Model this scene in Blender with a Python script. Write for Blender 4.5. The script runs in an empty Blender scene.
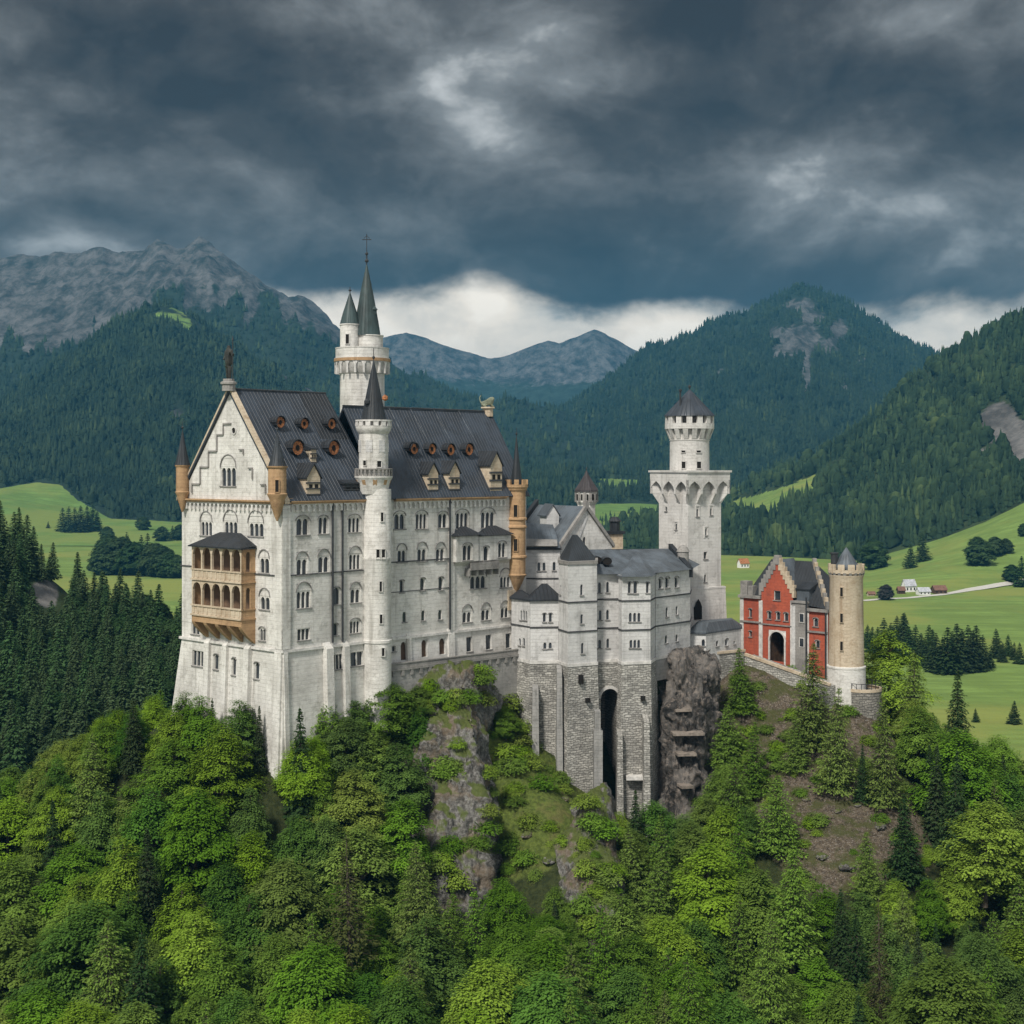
import bpy, bmesh, math, random
import numpy as np
from mathutils import Vector
from mathutils.bvhtree import BVHTree

random.seed(11)
RNG = np.random.default_rng(7)
SC = bpy.context.scene
COL = SC.collection
F = 1465.0          # focal length of the view in picture widths * 1024
HY = 465.0          # height of the horizon line
R = math.radians

# ------------------------------------------------------------------ camera
cam_data = bpy.data.cameras.new('camera')
cam = bpy.data.objects.new('camera', cam_data)
COL.objects.link(cam)
cam.location = (0, 0, 0)
cam.rotation_euler = (R(90), 0, 0)
cam_data.sensor_width = 36.0
cam_data.lens = 36.0 * F / 1024.0
cam_data.shift_y = -(512 - HY) / 1024.0
cam_data.clip_start = 1.0
cam_data.clip_end = 40000.0
SC.camera = cam
SC.render.resolution_x = 1024
SC.render.resolution_y = 1024
SC.render.engine = 'CYCLES'
SC.cycles.use_denoising = True
SC.cycles.max_bounces = 5
SC.cycles.diffuse_bounces = 3
SC.cycles.transmission_bounces = 3
SC.cycles.volume_bounces = 0
SC.cycles.transparent_max_bounces = 6
SC.view_settings.view_transform = 'Standard'
SC.view_settings.look = 'None'
SC.view_settings.gamma = 1.0
SC.view_settings.exposure = 0.0

# ------------------------------------------------------------------ sun
SUN_AZ = R(205)      # compass bearing seen from above, behind and left of the camera
SUN_EL = R(48)
sun_data = bpy.data.lights.new('sun', 'SUN')
sun_data.energy = 4.3
sun_data.angle = R(9)
sun_data.color = (1.0, 0.95, 0.87)
sun = bpy.data.objects.new('sun', sun_data)
COL.objects.link(sun)
sd = Vector((math.sin(SUN_AZ) * math.cos(SUN_EL), math.cos(SUN_AZ) * math.cos(SUN_EL), math.sin(SUN_EL)))
sun.rotation_euler = sd.to_track_quat('Z', 'Y').to_euler()
sun.location = (0, 0, 300)

# ------------------------------------------------------------------ world: sky with a storm deck of cloud
class NT:
    """small wrapper that adds shader nodes with inputs given as values or sockets"""
    def __init__(self, tree):
        self.t = tree
    def n(self, kind, ins=(), **kw):
        nd = self.t.nodes.new(kind)
        for k, v in kw.items():
            setattr(nd, k, v)
        it = ins.items() if isinstance(ins, dict) else enumerate(ins)
        for k, v in it:
            if v is None:
                continue
            if isinstance(v, bpy.types.NodeSocket):
                self.t.links.new(v, nd.inputs[k])
            else:
                nd.inputs[k].default_value = v
        return nd
    def m(self, op, *a, clamp=False):
        return self.n('ShaderNodeMath', a, operation=op, use_clamp=clamp).outputs[0]
    def mixc(self, f, a, b, blend='MIX'):
        nd = self.t.nodes.new('ShaderNodeMix')
        nd.data_type = 'RGBA'
        nd.blend_type = blend
        for k, v in ((0, f), (6, a), (7, b)):
            if isinstance(v, bpy.types.NodeSocket):
                self.t.links.new(v, nd.inputs[k])
            else:
                nd.inputs[k].default_value = v if k == 0 else (tuple(v) + (1.0,))[:4]
        return nd.outputs[2]
    def ss(self, x, a, b, va=0.0, vb=1.0):
        nd = self.n('ShaderNodeMapRange', {0: x, 1: a, 2: b, 3: va, 4: vb}, interpolation_type='SMOOTHSTEP')
        return nd.outputs[0]
    def ramp(self, x, stops):
        nd = self.n('ShaderNodeValToRGB', {0: x})
        cr = nd.color_ramp
        while len(cr.elements) < len(stops):
            cr.elements.new(0.5)
        for e, (p, c) in zip(cr.elements, stops):
            e.position = p
            e.color = tuple(c) + (1.0,)
        return nd.outputs[0]
    def noise(self, vec, scale, detail=5, rough=0.55, lac=2.0, dist=0.0, dims='3D'):
        return self.n('ShaderNodeTexNoise', {'Vector': vec, 'Scale': scale, 'Detail': detail, 'Roughness': rough,
                                             'Lacunarity': lac, 'Distortion': dist}, noise_dimensions=dims).outputs[0]

world = bpy.data.worlds.new('World')
SC.world = world
world.use_nodes = True
wt = world.node_tree
wt.nodes.clear()
W = NT(wt)
SKY_STRENGTH = 0.10
sky = W.n('ShaderNodeTexSky', sky_type='NISHITA', sun_disc=False, sun_elevation=SUN_EL, sun_rotation=SUN_AZ)
gen = W.n('ShaderNodeTexCoord').outputs['Generated']
sep = W.n('ShaderNodeSeparateXYZ', [gen])
az = W.m('ARCTAN2', sep.outputs[0], sep.outputs[1])
el = W.m('ARCSINE', sep.outputs[2])
def cloud_vec(daz, delv, sa, se):
    a = W.m('MULTIPLY', W.m('ADD', az, daz), sa)
    e = W.m('MULTIPLY', W.m('ADD', el, delv), se)
    return W.n('ShaderNodeCombineXYZ', [a, e, 0.0]).outputs[0]
v0 = cloud_vec(0.0, 0.0, 1.0, 1.55)
warp = W.n('ShaderNodeTexNoise', noise_dimensions='2D', ins={'Vector': v0, 'Scale': 5.0, 'Detail': 3.0, 'Roughness': 0.55})
wv = W.n('ShaderNodeVectorMath', [warp.outputs['Color'], (0.5, 0.5, 0.5)], operation='SUBTRACT').outputs[0]
wv = W.n('ShaderNodeVectorMath', [wv, None], operation='SCALE')
wv.inputs['Scale'].default_value = 0.055
def warped(vec):
    return W.n('ShaderNodeVectorMath', [vec, wv.outputs[0]], operation='ADD').outputs[0]
n_low = W.noise(warped(v0), 3.6, 3, 0.5, dims='2D')
n_mid = W.noise(warped(v0), 6.5, 8, 0.55, dims='2D')
n_lmp = W.noise(warped(v0), 7.5, 9, 0.54, dims='2D')
n_fine = W.noise(warped(v0), 21.0, 6, 0.55, dims='2D')
def puff(vec, scale):
    vo = W.n('ShaderNodeTexVoronoi', {'Vector': warped(vec), 'Scale': scale, 'Detail': 5.0, 'Roughness': 0.58, 'Lacunarity': 2.1, 'Smoothness': 0.7},
             voronoi_dimensions='2D', feature='SMOOTH_F1', normalize=True)
    return W.m('SUBTRACT', 1.0, vo.outputs['Distance'])
n_puff = puff(v0, 4.6)
relief = W.m('SUBTRACT', n_puff, puff(cloud_vec(0.006, 0.022, 1.0, 1.55), 4.6))
relief = W.m('ADD', relief, W.m('SUBTRACT', n_lmp, W.noise(warped(cloud_vec(0.004, 0.020, 1.0, 1.55)), 7.5, 9, 0.54, dims='2D')))
def saz(px): return math.atan((px - 512) / F)
def sel(px, py): return math.atan((HY - py) / F / math.hypot(1, (px - 512) / F))
def blob(px, py, rx, ry, amt):
    a = W.m('DIVIDE', W.m('SUBTRACT', az, saz(px)), rx / F)
    e = W.m('DIVIDE', W.m('SUBTRACT', el, sel(px, py)), ry / F)
    q = W.m('ADD', W.m('MULTIPLY', a, a), W.m('MULTIPLY', e, e))
    return W.m('MULTIPLY', W.m('EXPONENT', W.m('MULTIPLY', q, -1.0)), amt)
BLOBS = [(555, 22, 110, 55, 0.30), (500, 95, 120, 50, 0.07), (930, 25, 70, 45, 0.20), (640, 85, 60, 30, 0.12),
         (30, 110, 90, 45, 0.10), (120, 20, 170, 60, -0.16), (720, 10, 120, 38, -0.22), (930, 110, 160, 45, -0.12),
         (800, 190, 150, 35, 0.11), (560, 150, 130, 30, 0.08), (200, 170, 180, 45, -0.06), (60, 245, 70, 16, 0.26),
         (650, 215, 300, 35, -0.08), (250, 80, 90, 50, -0.05), (640, 190, 60, 30, 0.05)]
bsum = None
for b in BLOBS:
    s = blob(*b)
    bsum = s if bsum is None else W.m('ADD', bsum, s)
bright = W.m('ADD', W.m('MULTIPLY', W.m('SUBTRACT', n_mid, 0.5), 0.72), W.m('MULTIPLY', W.m('SUBTRACT', n_low, 0.5), 0.45))
bright = W.m('ADD', bright, W.m('ADD', W.m('MULTIPLY', relief, 0.95), W.m('MULTIPLY', W.m('SUBTRACT', n_fine, 0.5), 0.16)))
bright = W.m('ADD', W.m('ADD', bright, bsum), 0.43)
# height in the sky: bluer and smoother towards the base of the deck
cloud_hi = W.ramp(bright, [(0.05, (0.028, 0.020, 0.013)), (0.28, (0.064, 0.054, 0.044)), (0.48, (0.128, 0.122, 0.112)),
                           (0.70, (0.250, 0.255, 0.250)), (0.98, (0.72, 0.73, 0.72))])
cloud_lo = W.ramp(bright, [(0.05, (0.022, 0.026, 0.028)), (0.32, (0.042, 0.050, 0.052)), (0.60, (0.110, 0.118, 0.118)), (0.95, (0.42, 0.45, 0.46))])
tbl = W.ss(el, 0.105, 0.215)
deck = W.mixc(tbl, cloud_lo, cloud_hi)
# the clear bright strip under the deck
edge = W.m('ADD', W.m('MULTIPLY', az, -0.036), 0.1145)
edge = W.m('ADD', edge, W.m('MULTIPLY', W.m('SUBTRACT', n_mid, 0.5), 0.07))
edge = W.m('ADD', edge, blob(500, 275, 70, 900, 0.005))
gap = W.n('ShaderNodeMapRange', {0: W.m('SUBTRACT', edge, el), 1: -0.010, 2: 0.013, 3: 0.0, 4: 1.0}, interpolation_type='SMOOTHSTEP').outputs[0]
gap = W.m('MULTIPLY', gap, W.ss(az, -0.24, -0.15))
gapcol = W.ramp(W.m('ADD', W.m('MULTIPLY', W.m('SUBTRACT', n_mid, 0.5), 2.2), W.m('ADD', 0.60, W.m('MULTIPLY', relief, 2.0))),
                [(0.0, (0.42, 0.46, 0.46)), (0.35, (0.92, 0.86, 0.75)), (0.8, (1.28, 1.15, 0.97)), (1.0, (1.40, 1.28, 1.10))])
front = W.mixc(gap, deck, gapcol)
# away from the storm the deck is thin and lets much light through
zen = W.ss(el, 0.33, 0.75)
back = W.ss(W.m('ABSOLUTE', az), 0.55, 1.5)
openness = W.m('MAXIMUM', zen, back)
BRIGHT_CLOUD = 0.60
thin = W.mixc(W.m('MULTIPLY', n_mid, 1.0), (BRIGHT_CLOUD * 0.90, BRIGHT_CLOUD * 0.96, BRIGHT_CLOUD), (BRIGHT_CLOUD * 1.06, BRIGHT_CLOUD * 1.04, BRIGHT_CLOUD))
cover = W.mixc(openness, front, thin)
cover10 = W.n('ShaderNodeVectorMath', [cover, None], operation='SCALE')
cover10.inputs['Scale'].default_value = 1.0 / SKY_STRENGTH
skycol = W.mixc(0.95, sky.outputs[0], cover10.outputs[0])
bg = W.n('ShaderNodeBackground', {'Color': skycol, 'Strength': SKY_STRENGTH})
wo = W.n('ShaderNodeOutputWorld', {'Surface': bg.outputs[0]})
world.cycles.sampling_method = 'MANUAL'
world.cycles.sample_map_resolution = 512

# ------------------------------------------------------------------ materials
MATS = {}
def new_mat(name):
    m = bpy.data.materials.new(name)
    m.use_nodes = True
    m.node_tree.nodes.clear()
    return m, NT(m.node_tree)
def finish(m, N, col, rough=0.85, bump=None, bump_d=0.1, spec=0.3, metal=0.0):
    p = N.n('ShaderNodeBsdfPrincipled', {'Base Color': col if isinstance(col, bpy.types.NodeSocket) else tuple(col) + (1,),
                                        'Roughness': rough, 'Metallic': metal, 'Specular IOR Level': spec})
    if bump is not None:
        b = N.n('ShaderNodeBump', {'Height': bump, 'Strength': 0.9, 'Distance': bump_d})
        N.t.links.new(b.outputs[0], p.inputs['Normal'])
    N.n('ShaderNodeOutputMaterial', {'Surface': p.outputs[0]})
    MATS[m.name] = m
    return m
def scaled(N, vec, s):
    return N.n('ShaderNodeMapping', {'Vector': vec, 'Scale': s}).outputs[0]

def plaster(name, base, dark, stain, seed=0.0, course=0.6, streak=0.6):
    """rendered or ashlar wall: block courses, blotches, rain streaks"""
    m, N = new_mat(name)
    uv = N.n('ShaderNodeTexCoord').outputs['UV']
    pos = N.n('ShaderNodeNewGeometry').outputs['Position']
    br = N.n('ShaderNodeTexBrick', {'Vector': uv, 'Color1': (1, 1, 1, 1), 'Color2': (0.72, 0.72, 0.72, 1), 'Mortar': (0.2, 0.2, 0.2, 1),
                                    'Scale': 1.0, 'Mortar Size': 0.025, 'Mortar Smooth': 0.4, 'Brick Width': 1.5, 'Row Height': 0.55})
    blot = N.noise(pos, 0.22, 6, 0.6)
    fine = N.noise(pos, 2.2, 6, 0.65)
    st = N.noise(scaled(N, pos, (0.9, 0.9, 0.06)), 1.0, 6, 0.65)
    c = N.mixc(N.m('MULTIPLY', N.m('SUBTRACT', 1.0, N.n('ShaderNodeSeparateXYZ', [br.outputs[0]]).outputs[0]), course), base, dark)
    c = N.mixc(N.m('MULTIPLY', N.ss(blot, 0.42, 0.66), 0.75), c, dark)
    c = N.mixc(N.m('MULTIPLY', N.ss(st, 0.50, 0.74), streak), c, stain)
    c = N.mixc(N.m('MULTIPLY', N.ss(fine, 0.42, 0.75), 0.5), c, dark)
    c = N.mixc(N.m('MULTIPLY', N.ss(N.noise(pos, 0.65, 9, 0.72), 0.50, 0.68), 0.55), c, stain)
    c = N.mixc(N.m('MULTIPLY', N.ss(N.noise(pos, 0.4, 7, 0.7), 0.54, 0.70), 0.5), c, tuple(min(0.82, x * 1.22) for x in base))
    return finish(m, N, c, 0.9, N.m('ADD', N.m('MULTIPLY', br.outputs[1], -0.5), fine), 0.06, 0.2)

def masonry(name, c1, c2, mortar, bw=0.9, bh=0.42, ms=0.05):
    m, N = new_mat(name)
    uv = N.n('ShaderNodeTexCoord').outputs['UV']
    pos = N.n('ShaderNodeNewGeometry').outputs['Position']
    wob = N.n('ShaderNodeTexNoise', {'Vector': pos, 'Scale': 0.8, 'Detail': 2.0}).outputs['Color']
    wv2 = N.n('ShaderNodeVectorMath', [wob, None], operation='SCALE'); wv2.inputs['Scale'].default_value = 0.75
    uv2 = N.n('ShaderNodeVectorMath', [uv, wv2.outputs[0]], operation='ADD').outputs[0]
    br = N.n('ShaderNodeTexBrick', {'Vector': uv2, 'Color1': tuple(c1) + (1,), 'Color2': tuple(c2) + (1,), 'Mortar': tuple(mortar) + (1,),
                                    'Scale': 1.0, 'Mortar Size': ms, 'Mortar Smooth': 0.3, 'Brick Width': bw, 'Row Height': bh})
    blot = N.noise(pos, 0.3, 6, 0.65)
    c = N.mixc(N.m('MULTIPLY', N.ss(blot, 0.42, 0.72), 0.6), br.outputs[0], tuple(x * 0.45 for x in c2))
    st = N.noise(scaled(N, pos, (0.7, 0.7, 0.07)), 1.0, 5, 0.65)
    c = N.mixc(N.m('MULTIPLY', N.ss(st, 0.52, 0.74), 0.5), c, tuple(x * 0.4 for x in c2))
    c = N.mixc(N.m('MULTIPLY', N.ss(N.noise(pos, 3.0, 4, 0.6), 0.5, 0.75), 0.4), c, tuple(min(1, x * 1.25) for x in c1))
    return finish(m, N, c, 0.95, N.m('ADD', N.m('MULTIPLY', br.outputs[1], -1.0), N.noise(pos, 2.5, 4)), 0.14, 0.15)

def slate(name, base, seam=0.62, rough=0.38):
    """metal sheet or slate roof with standing seams down the slope"""
    m, N = new_mat(name)
    uv = N.n('ShaderNodeTexCoord').outputs['UV']
    pos = N.n('ShaderNodeNewGeometry').outputs['Position']
    sx = N.n('ShaderNodeSeparateXYZ', [uv])
    fr = N.m('FRACT', N.m('DIVIDE', sx.outputs[0], seam))
    rib = N.ss(N.m('ABSOLUTE', N.m('SUBTRACT', fr, 0.5)), 0.38, 0.5)
    sheet = N.n('ShaderNodeTexBrick', {'Vector': uv, 'Color1': (0.25, 0.25, 0.25, 1), 'Color2': (1, 1, 1, 1), 'Mortar': (0.6, 0.6, 0.6, 1), 'Scale': 1.0,
                                       'Mortar Size': 0.01, 'Brick Width': seam, 'Row Height': 2.6})
    blot = N.noise(pos, 0.25, 6, 0.6)
    sv = N.n('ShaderNodeSeparateXYZ', [sheet.outputs[0]]).outputs[0]
    c = N.mixc(sv, tuple(x * 0.72 for x in base), tuple(x * 1.25 for x in base))
    c = N.mixc(N.m('MULTIPLY', N.ss(blot, 0.4, 0.66), 0.85), c, (base[0] * 1.9, base[1] * 1.95, base[2] * 2.0))
    c = N.mixc(N.m('MULTIPLY', N.ss(N.noise(scaled(N, pos, (0.6, 0.6, 0.12)), 1.0, 6, 0.65), 0.5, 0.7), 0.6), c, tuple(x * 0.5 for x in base))
    c = N.mixc(N.m('MULTIPLY', rib, 0.5), c, tuple(x * 1.9 for x in base))
    rg = N.m('ADD', rough, N.m('MULTIPLY', blot, 0.25))
    return finish(m, N, c, rg, N.m('ADD', N.m('MULTIPLY', rib, 1.0), N.m('MULTIPLY', N.noise(pos, 1.5, 3), 0.4)), 0.07, 0.5)

def simple(name, base, var=0.25, scale=1.2, rough=0.8, spec=0.3, bump=0.03, metal=0.0):
    m, N = new_mat(name)
    pos = N.n('ShaderNodeNewGeometry').outputs['Position']
    n1 = N.noise(pos, scale, 6, 0.65)
    n2 = N.noise(pos, scale * 0.2, 4, 0.6)
    c = N.mixc(N.ss(n1, 0.3, 0.7), tuple(x * (1 - var) for x in base), tuple(min(1, x * (1 + var)) for x in base))
    c = N.mixc(N.m('MULTIPLY', N.ss(n2, 0.45, 0.7), 0.5), c, tuple(x * (1 - var * 1.6) for x in base))
    return finish(m, N, c, rough, n1, bump, spec, metal)

plaster('white_limestone', (0.68, 0.66, 0.62), (0.47, 0.452, 0.42), (0.28, 0.265, 0.235), course=0.17, streak=0.75)
plaster('grey_limestone', (0.60, 0.59, 0.575), (0.45, 0.44, 0.43), (0.26, 0.255, 0.245), course=0.18, streak=0.7)
plaster('tower_limestone', (0.62, 0.60, 0.57), (0.47, 0.45, 0.425), (0.28, 0.265, 0.245), course=0.2, streak=0.65)
plaster('cream_limestone', (0.54, 0.455, 0.345), (0.42, 0.33, 0.23), (0.30, 0.21, 0.13), course=0.55, streak=0.8)
plaster('tan_sandstone', (0.45, 0.295, 0.165), (0.33, 0.205, 0.11), (0.19, 0.115, 0.065), course=0.4, streak=0.8)
plaster('red_brickwork', (0.42, 0.100, 0.056), (0.30, 0.072, 0.046), (0.15, 0.06, 0.048), course=0.5, streak=0.6)
plaster('grey_sandstone', (0.30, 0.285, 0.265), (0.20, 0.19, 0.18), (0.11, 0.105, 0.10), course=0.45, streak=0.7)
plaster('concrete_render', (0.32, 0.31, 0.295), (0.22, 0.215, 0.205), (0.12, 0.12, 0.115), course=0.25, streak=0.8)
masonry('rubble_masonry', (0.52, 0.50, 0.455), (0.25, 0.24, 0.22), (0.17, 0.165, 0.15), 0.85, 0.36, 0.045)
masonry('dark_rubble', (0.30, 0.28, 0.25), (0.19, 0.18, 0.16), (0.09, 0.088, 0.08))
slate('slate_roof', (0.021, 0.027, 0.036))
slate('dark_sheet', (0.012, 0.014, 0.017), 0.62, 0.42)
slate('grey_slate', (0.058, 0.068, 0.078), 0.7, 0.45)
slate('copper_spire', (0.024, 0.040, 0.039), 0.45, 0.45)
slate('black_spire', (0.015, 0.018, 0.021), 0.4, 0.45)
slate('brown_tile', (0.036, 0.030, 0.032), 0.4, 0.6)
simple('dark_moulding', (0.060, 0.060, 0.062))
simple('window_moulding', (0.22, 0.21, 0.20))
simple('loggia_brown', (0.17, 0.11, 0.07))  # dark brown interior finish of the loggia back wall
simple('pale_moulding', (0.58, 0.56, 0.53))
simple('terracotta', (0.36, 0.145, 0.06), 0.6, 4.0)
simple('dark_metal', (0.035, 0.037, 0.04), 0.3, rough=0.5)
simple('bronze', (0.035, 0.035, 0.03), 0.4, rough=0.45)
simple('verdigris', (0.22, 0.24, 0.17), 0.4)
simple('dark_timber', (0.09, 0.055, 0.035), 0.4)
simple('weathered_timber', (0.22, 0.185, 0.155), 0.4)
simple('house_white', (0.75, 0.74, 0.72), 0.1)
simple('house_roof', (0.17, 0.09, 0.065), 0.3)
simple('house_grey_roof', (0.42, 0.43, 0.46), 0.3)
simple('gravel_road', (0.50, 0.48, 0.43), 0.15)
simple('dark_interior', (0.018, 0.017, 0.016), 0.2)
m, N = new_mat('window_glass')
posg = N.n('ShaderNodeNewGeometry').outputs['Position']
finish(m, N, N.mixc(N.noise(posg, 0.9, 2), (0.012, 0.015, 0.02), (0.045, 0.055, 0.065)), 0.12, None, spec=0.6)
m, N = new_mat('dark_recess')
finish(m, N, (0.02, 0.018, 0.016), 0.9, None, spec=0.1)

# ------------------------------------------------------------------ mesh building
def at(px, py, d):
    return Vector(((px - 512) / F * d, d, (HY - py) / F * d))
def zat(py, d):
    return (HY - py) / F * d

class Fr:
    """upright wall plane: s runs left to right as seen, t outwards, z up; lean lets the foot of the wall step out"""
    def __init__(self, A, B, lean=0.0, z1=0.0):
        self.A = Vector((A[0], A[1])); d = Vector((B[0], B[1])) - self.A
        self.L = d.length; self.e = d.normalized(); self.n = Vector((self.e.y, -self.e.x))
        self.lean = lean; self.z1 = z1
    def off(self, z):
        return self.lean * max(0.0, self.z1 - z)
    def p(self, s, t, z):
        t2 = t + self.off(z)
        q = self.A + self.e * s + self.n * t2
        return Vector((q.x, q.y, z))
    def hit(self, px, py, t=0.0):
        rx = (px - 512) / F
        tt = t
        for _ in range(4):
            k = (self.n.dot(self.A) + tt) / (self.n.x * rx + self.n.y)
            z = (HY - py) / F * k
            tt = t + self.off(z)
        P = Vector((rx * k, k))
        return self.e.dot(P - self.A), z, k

class MB:
    def __init__(self):
        self.v = []; self.f = []
    def poly(self, pts):
        b = len(self.v)
        self.v.extend([tuple(p) for p in pts])
        self.f.append(tuple(range(b, b + len(pts))))
    def box(self, fr, s0, s1, t0, t1, z0, z1):
        c = [fr.p(s, t, z) for z in (z0, z1) for t in (t0, t1) for s in (s0, s1)]
        b = len(self.v); self.v.extend([tuple(p) for p in c])
        for q in ((2, 3, 7, 6), (1, 0, 4, 5), (0, 2, 6, 4), (3, 1, 5, 7), (6, 7, 5, 4), (0, 1, 3, 2)):
            self.f.append(tuple(b + i for i in q))
    def hexa(self, c):
        """eight corners: bottom ring of four, then top ring of four, counter-clockwise from above"""
        b = len(self.v); self.v.extend([tuple(p) for p in c])
        for q in ((3, 2, 1, 0), (4, 5, 6, 7), (0, 1, 5, 4), (1, 2, 6, 5), (2, 3, 7, 6), (3, 0, 4, 7)):
            self.f.append(tuple(b + i for i in q))
    def prism(self, ring, z0, z1, top=True, bottom=True, ring1=None):
        r1 = ring1 or ring
        n = len(ring)
        b = len(self.v)
        self.v.extend([(p[0], p[1], z0) for p in ring] + [(p[0], p[1], z1) for p in r1])
        for i in range(n):
            j = (i + 1) % n
            self.f.append((b + i, b + j, b + n + j, b + n + i))
        if top: self.f.append(tuple(b + n + i for i in range(n)))
        if bottom: self.f.append(tuple(b + i for i in reversed(range(n))))
    def lathe(self, cx, cy, prof, n=32, a0=0.0, cap=True):
        b = len(self.v); k = len(prof)
        for r, z in prof:
            for i in range(n):
                a = a0 + 2 * math.pi * i / n
                self.v.append((cx + r * math.cos(a), cy + r * math.sin(a), z))
        for j in range(k - 1):
            for i in range(n):
                i2 = (i + 1) % n
                self.f.append((b + j * n + i, b + j * n + i2, b + (j + 1) * n + i2, b + (j + 1) * n + i))
        if cap:
            self.f.append(tuple(b + (k - 1) * n + i for i in range(n)))
            self.f.append(tuple(b + i for i in reversed(range(n))))
    def ring_boxes(self, cx, cy, r0, r1, z0, z1, n, frac=0.55, a0=0.0, r0b=None):
        for i in range(n):
            a = a0 + 2 * math.pi * i / n; h = math.pi / n * frac
            c = []
            for z in (z0, z1):
                ro = r1 if (z == z1 or r0b is None) else r0b
                for rr, aa in ((r0, a - h), (ro, a - h), (ro, a + h), (r0, a + h)):
                    c.append((cx + rr * math.cos(aa), cy + rr * math.sin(aa), z))
            self.hexa(c)
    def tube(self, pts, r, n=6):
        pts = [Vector(p) for p in pts]
        b = len(self.v)
        rs = r if isinstance(r, (list, tuple)) else [r] * len(pts)
        for i, p in enumerate(pts):
            d = (pts[min(i + 1, len(pts) - 1)] - pts[max(i - 1, 0)]).normalized()
            u = d.orthogonal().normalized(); w = d.cross(u)
            for j in range(n):
                a = 2 * math.pi * j / n
                self.v.append(tuple(p + (u * math.cos(a) + w * math.sin(a)) * rs[i]))
        for i in range(len(pts) - 1):
            for j in range(n):
                j2 = (j + 1) % n
                self.f.append((b + i * n + j, b + i * n + j2, b + (i + 1) * n + j2, b + (i + 1) * n + j))
        self.f.append(tuple(b + j for j in reversed(range(n))))
        self.f.append(tuple(b + (len(pts) - 1) * n + j for j in range(n)))
    def build(self, name, mat, parent=None, smooth=False):
        org = WORLD_LOC.get(parent.name, Vector((0, 0, 0))) if parent else Vector((0, 0, 0))
        V = np.array(self.v, dtype=np.float64).reshape(-1, 3) - np.array(org)
        me = bpy.data.meshes.new(name)
        me.from_pydata(V.tolist(), [], self.f)
        bm = bmesh.new(); bm.from_mesh(me)
        bmesh.ops.recalc_face_normals(bm, faces=bm.faces)
        bm.to_mesh(me); bm.free()
        box_uv(me, org)
        me.materials.append(MATS[mat])
        if smooth:
            me.polygons.foreach_set('use_smooth', [True] * len(me.polygons))
            me.set_sharp_from_angle(angle=0.5)
        o = bpy.data.objects.new(name, me)
        COL.objects.link(o)
        if parent:
            o.parent = parent
        WORLD_LOC[o.name] = Vector(org)
        return o

WORLD_LOC = {}
def box_uv(me, org):
    """every face gets plane coordinates in metres: u along the horizontal, v up the wall or slope"""
    uv = me.uv_layers.new(name='UVMap')
    nl = len(me.loops)
    vi = np.empty(nl, np.int32); me.loops.foreach_get('vertex_index', vi)
    co = np.empty(len(me.vertices) * 3); me.vertices.foreach_get('co', co); co = co.reshape(-1, 3) + np.array(org)
    npol = len(me.polygons)
    nr = np.empty(npol * 3); me.polygons.foreach_get('normal', nr); nr = nr.reshape(-1, 3)
    lt = np.empty(npol, np.int32); me.polygons.foreach_get('loop_total', lt)
    N_ = np.repeat(nr, lt, axis=0)
    T = np.stack([-N_[:, 1], N_[:, 0], np.zeros(nl)], 1)
    ln = np.linalg.norm(T, axis=1)
    flat = ln < 0.15
    T[flat] = (1, 0, 0); ln[flat] = 1
    T /= ln[:, None]
    B = np.cross(N_, T)
    P = co[vi]
    out = np.stack([(P * T).sum(1), (P * B).sum(1)], 1)
    uv.data.foreach_set('uv', out.ravel().astype(np.float32))

def thing(name, loc, label, cat, group=None):
    o = bpy.data.objects.new(name, None)
    COL.objects.link(o)
    o.location = loc
    o.empty_display_size = 0.5
    o['label'] = label; o['category'] = cat
    if group: o['group'] = group
    WORLD_LOC[o.name] = Vector(loc)
    return o
def tag(o, label, cat, group=None, kind=None):
    o['label'] = label; o['category'] = cat
    if group: o['group'] = group
    if kind: o['kind'] = kind
    return o
def np_mesh(name, V, Q, mat, attrs=None, smooth=False):
    me = bpy.data.meshes.new(name)
    V = np.asarray(V, np.float32); Q = np.asarray(Q, np.int32)
    k = Q.shape[1]
    me.vertices.add(len(V)); me.vertices.foreach_set('co', V.ravel())
    me.loops.add(Q.size); me.loops.foreach_set('vertex_index', Q.ravel())
    me.polygons.add(len(Q)); me.polygons.foreach_set('loop_start', np.arange(0, Q.size, k, dtype=np.int32))
    me.update(calc_edges=True)
    me.validate()
    for nm, (dom, arr) in (attrs or {}).items():
        a = me.attributes.new(nm, 'FLOAT', dom); a.data.foreach_set('value', np.asarray(arr, np.float32))
    if smooth:
        me.polygons.foreach_set('use_smooth', [True] * len(me.polygons))
    me.materials.append(MATS[mat])
    return me
def link(name, me, parent=None):
    o = bpy.data.objects.new(name, me); COL.objects.link(o)
    if parent: o.parent = parent
    return o

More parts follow.
